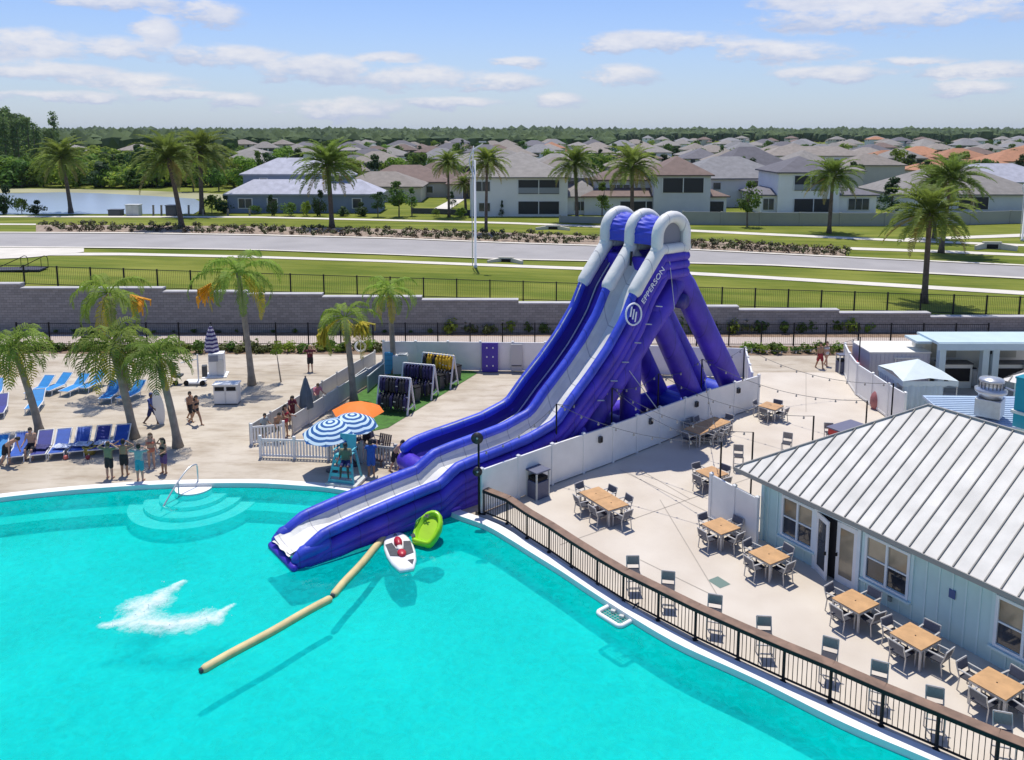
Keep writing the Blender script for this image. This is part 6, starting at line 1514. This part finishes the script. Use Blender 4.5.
# ------------------------------------------------------------------ broadleaf trees
def crown_mesh(name, mt, seed, w_, h_, n, size, lumps=14, cone=False):
    rg = random.Random(seed); m = MB()
    for i in range(lumps):
        t = rg.random(); z = h_*(t-.5); rr = w_*(math.sqrt(max(.05, 1-(2*t-1)**2)) if not cone else (1.05-t)); a = rg.uniform(0, 2*PI); k = rr*rg.uniform(.25,.75)
        leaf_quads(m, (k*math.cos(a), k*math.sin(a), z), max(.27*w_, rr*rg.uniform(.38,.58)), n//lumps, size, rg, (1,1,.8), .35)
    return m.mesh(name, mt)
CM = {'round': [crown_mesh('crown_round%d' % i, (LEAF, LEAF2, LEAF3)[i], 300+i, 1, 1.7, 900, .17) for i in range(3)], 'cone': [crown_mesh('crown_cone%d' % i, (LEAF, LEAF3)[i], 320+i, 1, 2.4, 900, .17, 18, True) for i in range(2)], 'bush': [crown_mesh('crown_bush%d' % i, (LEAF, LEAF2, LEAF3)[i], 340+i, 1, 1.1, 600, .2, 10) for i in range(3)]}
TM = MB(); TM.tube([(0,0,0),(.02,0,.5),(0,.02,1)], [.06,.045,.025], 7)
for k in range(4): a = k*1.7; TM.tube([(0,0,.55+.1*k),(.25*math.cos(a),.25*math.sin(a),.95+.1*k)], [.025,.008], 5)
TMESH = TM.mesh('tree_trunk', BARK)
def tree(p, w_, h_, kind, k, label, cat='tree', group=None, trunk=.28):
    o = thing('tree' if kind != 'bush' else 'bush', label, cat, tuple(p), random.Random(int(p.x*10+p.y)).uniform(0,6), group)
    c = bpy.data.objects.new('crown', CM[kind][k]); COL.objects.link(c); c.parent = o; hh = {'round':1.7,'cone':2.4,'bush':1.1}[kind]*.5+.25
    ch = h_*(1-trunk)/2; c.scale = (w_/2, w_/2, ch/hh); c.location = (0,0,h_*trunk+ch*(.95 if kind != 'bush' or trunk > .1 else .72))
    t = bpy.data.objects.new('trunk', TMESH); COL.objects.link(t); t.parent = o; t.scale = (h_*.35,h_*.35,h_*(trunk+.35)); return o
def treepx(bx, by, ty, wpx, kind, k, label, group=None, trunk=.28, cat='tree'):
    b = gt(bx, by); h_ = (top_at(b, bx, ty)-b).z; return tree(b, wpx/FPX*b.length, h_, kind, k, label, cat, group, trunk)
treepx(602, 222, 180, 25, 'cone', 0, 'upright green tree left of the slide arches')
treepx(747, 227, 177, 30, 'round', 0, 'round street tree in front of the long pale wall', trunk=.3)
treepx(891, 218, 172, 34, 'cone', 1, 'dark pointed tree behind the pale wall on the right', trunk=.15)
treepx(502, 217, 198, 7, 'cone', 1, 'small dark cypress beside the white two-storey house', trunk=.05)
treepx(399, 217, 178, 36, 'round', 0, 'leafy tree in front of the brown-roofed house'); treepx(378, 217, 190, 22, 'round', 2, 'small dark tree left of the leafy one'); treepx(412, 216, 186, 18, 'cone', 0, 'narrow tree right of the leafy one')
treepx(452, 208, 189, 12, 'cone', 1, 'thin dark tree behind the small palm', trunk=.1)
for i, (x, y, t, w_, k, lb) in enumerate(((272,216,190,13,2,'tall dry-brown bush at the blue-grey house'),(291,216,199,20,0,'rounded green bush left of the large date palm'),(307,216,197,14,1,'pale bush by the blue-grey house wall'),(320,216,184,16,2,'tall dark bush behind the large date palm'),(343,216,204,20,2,'low dark bush right of the large date palm'),(362,216,199,20,2,'dark bush at the end of the house hedge'),(255,214,203,14,0,'low bush at the house corner near the lake'),(226,213,190,24,2,'dark tangle of bushes at the lake corner'),(212,213,190,20,0,'leafy bush at the lake corner'),(37,214,197,18,2,'purplish leafless bush on the near lake bank'),(6,214,178,22,2,'thin dark tree on the near lake bank'),(22,214,194,12,0,'thin green bush on the near lake bank'),(462,217,205,16,1,'low yellowish bush before the white house'),(436,216,207,10,0,'tiny bush beside the driveway'))):
    treepx(x, y, t, w_, 'bush', k, lb, trunk=.08, cat='bush')
for i, (x, c) in enumerate(((643,1),(680,1),(698,0),(717,1),(630,0))):
    b = gt(x, 213); b.y += 2; h_ = 4.2; plant(QUEEN[i % 3], (b.x, b.y, 3.6), (.55,.55,.55), i, 'garden_palm_bush', 'small yellow-green palm bush behind the pale garden wall', 'palm bush', 'palm bushes behind the garden wall')

# ------------------------------------------------------------------ houses
def roofm(n, c): return mat('roof_'+n, c, .85, .14, 1.0, .25, 14, rnd=.12)
RG = roofm('grey', (.235,.218,.198)); RB = roofm('brown', (.165,.115,.095)); RL = roofm('lavender', (.38,.385,.44)); RT = roofm('terracotta', (.36,.17,.09)); RD = roofm('dark', (.13,.125,.14)); RC = roofm('tan', (.235,.205,.175)); RS = roofm('slate', (.215,.212,.215))
WG = mat('house_grey', (.64,.65,.66), .8, .05, .5, rnd=.1); WW = mat('house_white', (.84,.83,.81), .8, .04, .5, rnd=.08); WB = mat('house_beige', (.58,.54,.47), .8, .05, .5, rnd=.1); WBL = mat('house_blue_grey', (.22,.27,.36), .8, .05, .5); TRW = mat('house_trim', (.72,.72,.71), .6)
PANE = mat('house_pane', (.04,.05,.06), .15, .4, .3, spec=.7); DARKV = mat('lanai_shade', (.025,.026,.03), .6)
def hip(m, x0, x1, y0, y1, z, rise, ov=.5):
    x0 -= ov; x1 += ov; y0 -= ov; y1 += ov; w_, d_ = x1-x0, y1-y0; k = min(w_, d_)/2*.999
    if w_ >= d_: r = [(x0+k,(y0+y1)/2,z+rise),(x1-k,(y0+y1)/2,z+rise)]; F = [(0,1,5,4),(1,2,5),(2,3,4,5),(3,0,4)]
    else: r = [((x0+x1)/2,y0+k,z+rise),((x0+x1)/2,y1-k,z+rise)]; F = [(0,1,4),(1,2,5,4),(2,3,5),(3,0,4,5)]
    m.add([(x0,y0,z),(x1,y0,z),(x1,y1,z),(x0,y1,z)]+r+[(x0,y0,z-.22),(x1,y0,z-.22),(x1,y1,z-.22),(x0,y1,z-.22)], F+[(6,7,1,0),(7,8,2,1),(8,9,3,2),(9,6,0,3),(9,8,7,6)])
def house(name, label, px, py, rz, blocks, wallm, roofs, wins=(), lanais=(), group=None, extra=None, pt=None):
    """blocks: (x0,x1,y0,y1,z,rise[,roof idx]); wins: (x, z, w, h, yface); lanais: dark panels painted as shaded recesses, some railed."""
    b = pt if pt is not None else gt(px, py); o = thing(name, label, 'house', tuple(b), rz, group)
    for q in blocks:
        x0,x1,y0,y1,z,rise = q[:6]; z0 = q[7] if len(q) > 7 else 0; m = MB(); m.box(((x0+x1)/2,(y0+y1)/2,(z+z0)/2), (x1-x0,y1-y0,z-z0)); m.build('wall', wallm, o)
        m = MB(); hip(m, x0, x1, y0, y1, z, rise); m.build('roof', roofs[q[6] if len(q) > 6 else 0], o)
    for (x, z, w_, h_, y) in wins:
        m = MB(); m.box((x, y-.03, z), (w_+.24, .12, h_+.24)); f = m.build('window', TRW, o); m = MB(); n = max(1, round(w_/1.1))
        for i in range(n): m.box((x-w_/2+w_*(i+.5)/n, y-.08, z), (w_/n-.08, .06, h_))
        m.build('pane', PANE, f)
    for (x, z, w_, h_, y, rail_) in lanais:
        m = MB(); m.box((x, y-.02, z), (w_, .12, h_)); l_ = m.build('lanai', DARKV, o)  # porch shade laid on the wall face as a flat dark panel
        m = MB()
        for k in (-.5, 0, .5): m.box((x+k*w_, y-.1, z), (.14, .14, h_))
        m.build('lanai_post', TRW, l_)
        if rail_:
            m = MB(); m.box((x, y-.12, z-h_/2+.55), (w_-.1,.06,.9)); m.build('lanai_rail', mat('rail_greyblue', (.28,.30,.33), .6), l_)
    return o
# blue-grey house at the lake
house('blue_grey_house', 'low blue-grey house with a stepped pale lavender roof by the lake', 303, 213, 0, [(-12.5,12.5,0,7,3.2,2.2),(-11.5,5,5.5,15,6.2,2.6),(4,7,3.2,9,6.0,1.2)], WBL, [RL], [(-9.5,1.6,2.2,1.5,0),(-5,1.6,1.6,1.5,0),(9,1.6,1.4,1.5,0),(5.4,5.0,1.3,.8,3.2),(-8,4.9,1.2,1.0,5.5)])
house('brown_roof_house', 'long house with a dark brown hip roof and a garage above the driveway', 408, 199, .05, [(-10,8,4,16,3.2,3.2),(-2,12,8,20,3.3,3.4),(8,17,0,9,3.0,2.4,1)], WB, [RB, RB], [(4,1.6,1.6,1.3,4)], [(12.5,1.2,3.2,2.2,0,False)])
house('tan_side_house', 'single-storey house with a tan hip roof behind the blue-grey house', 372, 203, 0, [(-7,9,2,13,3.0,2.6)], WB, [RC], [(5,1.5,1.6,1.2,2)])
house('white_two_storey_house', 'white two-storey house with grey hip roof and stacked verandas', 511, 216.5, 0, [(-6.5,9,0,12,6.3,2.9),(9,15,3,12,3.0,2.2)], WW, [RG], [(-4.6,4.8,2.6,1.5,0),(-4.2,1.5,1.8,1.3,0),(11.8,1.4,3.0,1.4,3)], [(4.4,4.7,6.6,2.2,0,True),(4.4,1.4,6.6,2.0,0,False)])
house('grey_wing_house', 'pale house with a low grey roof behind the palm left of the slide', 590, 214, 0, [(-8,2,6,16,5.6,2.6),(-10,4,4,8,3,1.6)], WG, [RS], [(-3,4.4,1.6,1.3,6),(-6,1.6,2.4,1.3,4)])
house('brown_veranda_house', 'two-storey house with brown hip roof and wide dark upper veranda behind the slide', 666, 216, 0, [(-13,10,1.5,14,3.1,2.6),(-2,7,0,11,6.6,2.8),(-11,-2,4,13,5.6,1.9)], WG, [RB], [(-7,4.4,3.4,.7,4)], [(2.6,4.9,6.6,2.3,0,False),(-3,1.3,8.5,1.8,1.5,False),(6.6,1.3,6,1.8,1.5,False)])
house('grey_gable_house', 'broad grey-roofed house right of the slide top with a small window', 742, 210, .06, [(-9,11,5,20,5.2,3.6),(4,14,0,12,3.2,3.0)], WW, [RS, RB], [(4,4.0,1.4,1.4,5),(-3,3.8,1.4,1.2,5)])
house('balcony_house', 'white two-storey house with dark upper balcony above the pale wall', 820, 214.5, 0, [(-9.5,9.5,1,12,3.2,1.8),(-7,3,0,11,6.9,2.4)], WW, [RD], [(-8.2,1.6,1.8,1.8,1),(6.6,1.6,3.4,1.8,1)], [(-1.8,5.1,5.4,2.4,0,True),(-1.2,1.5,6.4,2.1,0,False)])
house('right_grey_house', 'wide grey hip roof house with a dark lanai behind the right wall', 962, 214, -.02, [(-10,14,1,17,3.2,4.0)], WG, [RG], [(-4.6,1.8,1.9,1.4,1)], [(2.2,1.7,5.0,2.0,1,False)])
house('slate_blue_house', 'pale slate-roofed house at the right picture edge', 1010, 199, 0, [(-12,12,0,15,3.4,3.4)], WG, [RL], [(-6,1.7,2,1.3,0)])
house('terracotta_house', 'house with a bright terracotta hip roof at the right edge', 985, 186, 0, [(-14,14,3,16,3.6,2.6),(-6,8,0,8,3.4,2.2)], WB, [RT], [(6,1.9,5,1.4,0)])
house('terracotta_house', 'second terracotta roof stepping up behind the right houses', 905, 176, .0, [(-11,9,0,13,4.8,2.8)], WB, [RT], [(0,2.6,3,1.4,0)])
house('terracotta_house', 'small bright orange gable roof right of the slide top palms', 752, 178, .1, [(-7,7,0,10,6.0,2.4)], WB, [mat('roof_orange', (.50,.20,.09), .8, .1, 1)], [(-2,4.2,2,1.2,0)])
house('white_row_house', 'long white two-storey house row with arched windows', 818, 178, .0, [(-15,13,0,11,6.4,2.6)], WW, [RC], [(-12+3.4*i,4.6,1.3,1.6,0) for i in range(8)]+[(-11,1.8,1.6,2,0),(-4,1.8,1.6,2,0)])
house('dark_gable_house', 'house with steep dark roof right of the white row', 758, 190, .2, [(-8,8,0,12,5.6,4.2)], WG, [RD], [(3,3.6,1.5,1.5,0)])
# garden wall along the lots
gw = [gt(x, y) for x, y in ((683,224.5),(760,225.5),(840,226),(930,226),(1010,223.5),(1100,222))]
def lot_wall(label, pts, h, mt):
    o = thing('garden_wall', label, 'wall', tuple(pts[0]))
    for a, b in zip(pts, pts[1:]):
        n = max(1, round((b-a).length/6)); 
        for i in range(n):
            p = a.lerp(b, i/n)-pts[0]; q = a.lerp(b, (i+1)/n)-pts[0]; m = MB(); m.bar((p.x,p.y,p.z+h/2-.2), (q.x,q.y,q.z+h/2-.2), .14, h+.4); m.build('panel', mt, o); m = MB(); m.box((p.x,p.y,p.z+h/2), (.3,.3,h+.15)); m.build('post', mt, o)
    return o
GWM = mat('garden_wall_sage', (.33,.34,.30), .8, .06, .4)
lot_wall('long sage-grey garden wall along the lots on the right', gw, 1.9, GWM)
lot_wall('low sage-grey garden wall behind the slide arches', [gt(x, y) for x, y in ((560,222.5),(605,223.5),(683,224.5))], 1.0, GWM)
lot_wall('low dark garden fence before the brown-roofed house', [gt(x, y) for x, y in ((412,213.5),(436,214),(470,215.5))], .9, DGREY)
b = gt(438, 191); o = thing('parked_car', 'small dark car parked on the driveway before the garage', 'car', (b.x, b.y, b.z), .15)
m = MB(); m.prism([(-2.2,-.85),(2.1,-.85),(2.25,-.5),(2.25,.5),(2.1,.85),(-2.2,.85)], .3, .85); m.build('body', mat('car_dark', (.03,.03,.04), .25), o, bevel=.15); m = MB(); m.v = [(-1.6,-.78,.85),(1.1,-.78,.85),(1.1,.78,.85),(-1.6,.78,.85),(-1.1,-.65,1.42),(.5,-.65,1.42),(.5,.65,1.42),(-1.1,.65,1.42)]; m.f = [[4,5,6,7],[0,1,5,4],[1,2,6,5],[2,3,7,6],[3,0,4,7]]; m.mi = [0]*5; m.build('cabin', PANE, o)
for x in (-1.35,1.35):
    for y in (-.8,.8): m = MB(); m.tube([(x,y-.1,.33),(x,y+.1,.33)], .33, 12); m.build('wheel', BLACK, o)
# paved driveways and lots between the houses
for nm, q in (('driveway',((424,214),(443,214),(470,196),(462,194))),('driveway',((440,193),(462,193),(456,189),(438,189)))):
    P = [gt(*a) for a in q]; m = MB(); m.add([(p.x,p.y,terr(p.x,p.y)+.05) for p in P], [(0,1,2,3)]); setting(m.build(nm, CONC))

# far rows: one mesh with walls, windows and roof per house, shared by copies
def far_mesh(name, wd, dp, z, rise, wallm, roof, seed):
    rg = random.Random(seed); m = MB(); m.m = 0; m.box((0,0,z/2), (wd,dp,z)); 
    m.m = 1; hip(m, -wd/2, wd/2, -dp/2, dp/2, z, rise)
    if rg.random() < .8: m.m = 0; x = rg.choice((-1,1))*wd*.28; m.box((x,-dp/2-1.4,z*.32), (wd*.36,3.0,z*.64)); m.m = 1; hip(m, x-wd*.18, x+wd*.18, -dp/2-2.9, -dp/2+1, z*.64, rise*.6)
    m.m = 2
    for fl in range(2 if z > 4.5 else 1):
        for k in range(4):
            if rg.random() < .75: m.box((-wd*.38+wd*.25*k, -dp/2-.01, 1.6+2.9*fl), (rg.choice((1.2,1.8,2.6)), .12, 1.3))
    for k in (-.2,.25): m.box((wd/2+.01, dp*k, 1.7+(2.9 if z > 4.5 else 0)), (.12,1.3,1.2)); m.box((-wd/2-.01, dp*k, 1.7+(2.9 if z > 4.5 else 0)), (.12,1.3,1.2))
    return m.mesh(name, [wallm, roof, PANE])
FM = []; rg = random.Random(21)
names = {id(RG): 'grey', id(RB): 'brown', id(RC): 'tan', id(RS): 'slate', id(RT): 'terracotta', id(RD): 'dark grey', id(RL): 'pale lavender'}
for i in range(16):
    rf = (RG, RC, RS, RB, RC, RG, RD, RC, RS, RG, RB, RC, RG, RS, RT, RC)[i]; two = i % 3 != 1
    FM.append((far_mesh('far_house%d' % i, rg.uniform(10.5,15), rg.uniform(9.5,12.5), 5.5 if two else 3.2, rg.uniform(1.9,3.0), (WW, WB, WG, WB)[i % 4], rf, 400+i), names[id(rf)], 'two-storey' if two else 'low'))
def occupied(p):
    return any((h-p).length < 21 for h in NEAR)
NEAR = [o.location.copy()+Vector((0,6,0)) for o in COL.objects if o.get('category') == 'house']
rows = [(172,18),(193,18),(217,18),(244,19),(275,19.5),(310,20),(348,21),(392,22),(442,23),(498,25),(560,28),(640,33),(730,38),(840,46)]
cnt = 0; ROOFS = []
for ri, (Y, stp) in enumerate(rows):
    x = -.62*Y+rg.uniform(0, stp)
    while x < .70*Y:
        y = Y+rg.uniform(-4,4)+.05*x; px = CX+FPX*x/Y
        left = 262 if Y < 200 else (225 if Y < 300 else (60 if Y < 520 else 330 if Y < 700 else 620))
        if ri >= 12 and px < 640: x += stp; continue
        ok = px > left and not (Y < 200 and px < 470)
        if 60 < px < 225 and 300 < Y < 520: ok = ok and rg.random() < .55
        if ok and cnt < 290 and not (occupied(Vector((x,y,2))) and Y < 235) and rg.random() < .93:
            k = rg.randrange(16); 
            if px > 850 and Y < 320 and rg.random() < .2: k = 14
            elif k == 14 and rg.random() < .85: k = rg.randrange(14)
            me, rn, st_ = FM[k]; o = bpy.data.objects.new('suburb_house', me); COL.objects.link(o); o.location = (x, y, terr(x, y)); o.rotation_euler = (0,0,rg.choice((0,0,PI/2,PI,0))+rg.uniform(-.12,.12))
            lb = '%s house with %s roof in the far suburb rows' % (st_, rn); tag(o, lb, 'house', lb.replace('house', 'houses', 1)); cnt += 1; ROOFS.append((x, y))
        x += stp*rg.uniform(.92,1.15)

# ------------------------------------------------------------------ trees between and behind
def scatter_trees(n, fn, label, group, kinds):
    for i in range(n):
        p, w_, h_ = fn(i); k = rg.choice(kinds); tree(p, w_, h_, k[0], k[1], label, 'tree', group, .12)
def f1(i):
    Y = rg.choice((183,205,230,259,292,329,370,417,470,529)); x = rg.uniform(-.45,.62)*Y; return Vector((x, Y+rg.uniform(-2,2), 2)), rg.uniform(5,9), rg.uniform(6,9.5)
scatter_trees(190, f1, 'leafy garden tree standing among the suburb houses', 'garden trees among the suburb houses', [('round',0),('round',2),('round',1),('cone',1),('bush',0)])
# green thicket on the far bank of the lake
def f2(i):
    px = rg.uniform(-40,255); y = rg.choice((187,184.5,181,177,172,167)); b = gt(px, y+rg.uniform(-1,1)); sc = b.y/190; return b, rg.uniform(7,13)*sc**.5, rg.uniform(5,8.5)*sc**.4
for i in range(120):
    p, w_, h_ = f2(i); k = rg.choice([('bush',0),('bush',1),('bush',1),('round',0),('bush',1),('round',1),('bush',2)]); tree(p, w_, h_, k[0], k[1], 'bushy green tree in the thicket beyond the lake', 'tree', 'trees in the thicket beyond the lake', .04)
for x, y, t, w_, k in ((138,186,141,26,2),(120,170,150,26,2),(135,181,150,30,0),(105,176,150,32,2),(228,170,148,34,1),(285,178,143,34,1),(258,173,148,30,0),(365,172,148,30,1),(418,166,152,28,1),(645,168,153,26,1)):
    treepx(x, y, t, w_, 'round', k, 'broad round tree standing above its neighbours near the lake and suburb edge', 'broad round trees', .1)
# pines at the left
PINE = []
for i in range(3):
    r2 = random.Random(500+i); m = MB(); m.m = 1; m.tube([(0,0,0),(.1,0,8),(0,.1,15.5)], [.28,.2,.05], 6); m.m = 0
    for k in range(46):
        z = r2.uniform(3.5,15.8); rr = (16.4-z)/16.4*2.6*r2.uniform(.6,1.1)+.4; a = r2.uniform(0,6.28); leaf_quads(m, (rr*.6*math.cos(a), rr*.6*math.sin(a), z), .9, 14, .62, r2, (1.2,1.2,.55), .3)
    PINE.append(m.mesh('pine%d' % i, [mat('pine_needle', (.15,.23,.07), .7, .3, .5, rnd=.2, trans=.4), BARK]))
def pine(p, s_, label, group):
    o = bpy.data.objects.new('pine_tree', PINE[rg.randrange(3)]); COL.objects.link(o); o.location = p; o.scale = (s_,s_,s_*rg.uniform(.9,1.15)); o.rotation_euler = (0,0,rg.uniform(0,6)); tag(o, label, 'pine tree', group)
for i in range(150):
    t = rg.random()**.8; px = -45+125*t*rg.random()+rg.uniform(0,6); Y = rg.uniform(255,420); p = Vector(((px-CX)/FPX*Y, Y, 2)); pine(p, rg.uniform(.85,1.15)*(1.15 if px < 35 else .85), 'slender pine in the dense stand at the left picture edge', 'pines in the stand at the left edge')
b = gt(58, 162); pine(Vector((b.x, 330, 2)), 1.35, 'tallest pine rising at the right end of the left stand', None) if False else None
p = Vector(((58-CX)/FPX*330, 330, 2)); o = bpy.data.objects.new('pine_tree', PINE[0]); COL.objects.link(o); o.location = p; o.scale = (1.3,1.3,1.35); tag(o, 'tallest pine rising at the right end of the left stand', 'pine tree')
# far forest belts to the horizon: one mass
import array
def blob_forest(name, n, xr, yr, hr, seed, mt):
    rg = random.Random(seed); base = []
    bm = bmesh.new(); bmesh.ops.create_icosphere(bm, subdivisions=1, radius=1); V_ = [v.co.copy() for v in bm.verts]; F_ = [[v.index for v in f.verts] for f in bm.faces]; bm.free()
    vs = []; fs = []
    for i in range(n):
        Y = yr[0]+(yr[1]-yr[0])*rg.random()**1.3; x = rg.uniform(xr[0], xr[1])*Y; h_ = rg.uniform(*hr)*(1+.3*noise.noise(Vector((x*.006, Y*.006, 3)))); w_ = h_*rg.uniform(.35,.6); o0 = len(vs)
        for v in V_: k = rg.uniform(.72,1.25); vs.append((x+v.x*w_*k, Y+v.y*w_*k, 2+h_*.5+v.z*h_*.52*k))
        fs += [[a+o0 for a in f] for f in F_]
    me = bpy.data.meshes.new(name); me.from_pydata(vs, [], fs); me.materials.append(mt); me.update(); o = bpy.data.objects.new(name, me); COL.objects.link(o); return setting(o, 'stuff')
FOR = mat('forest_leaf', (.03,.06,.02), .9, 0, .045, .9, .8, col2=(.085,.13,.03), detail=8)
blob_forest('forest_near', 3200, (-1.1,.12), (560,1000), (8,13), 1, FOR)
blob_forest('forest_wide', 6500, (-1.05,1.05), (940,1700), (10,15), 2, FOR)
blob_forest('forest_far', 4500, (-1.05,1.05), (1700,3600), (14,20), 3, FOR)
blob_forest('forest_left', 1700, (-1.3,-.34), (400,620), (8,13), 4, FOR)
# haze over the whole place
hz = bpy.data.materials.new('haze_air'); hz.use_nodes = True; n_ = hz.node_tree.nodes; n_.remove(n_['Principled BSDF']); pv = n_.new('ShaderNodeVolumePrincipled'); pv.inputs['Color'].default_value = (.74,.86,1,1); pv.inputs['Density'].default_value = .000045; pv.inputs['Anisotropy'].default_value = .3
hz.node_tree.links.new(pv.outputs[0], n_['Material Output'].inputs['Volume'])
HAZE = True
if HAZE:
    m = MB(); m.box((0, 2950, 18.5), (6400, 6500, 44)); setting(m.build('haze', hz), 'stuff')
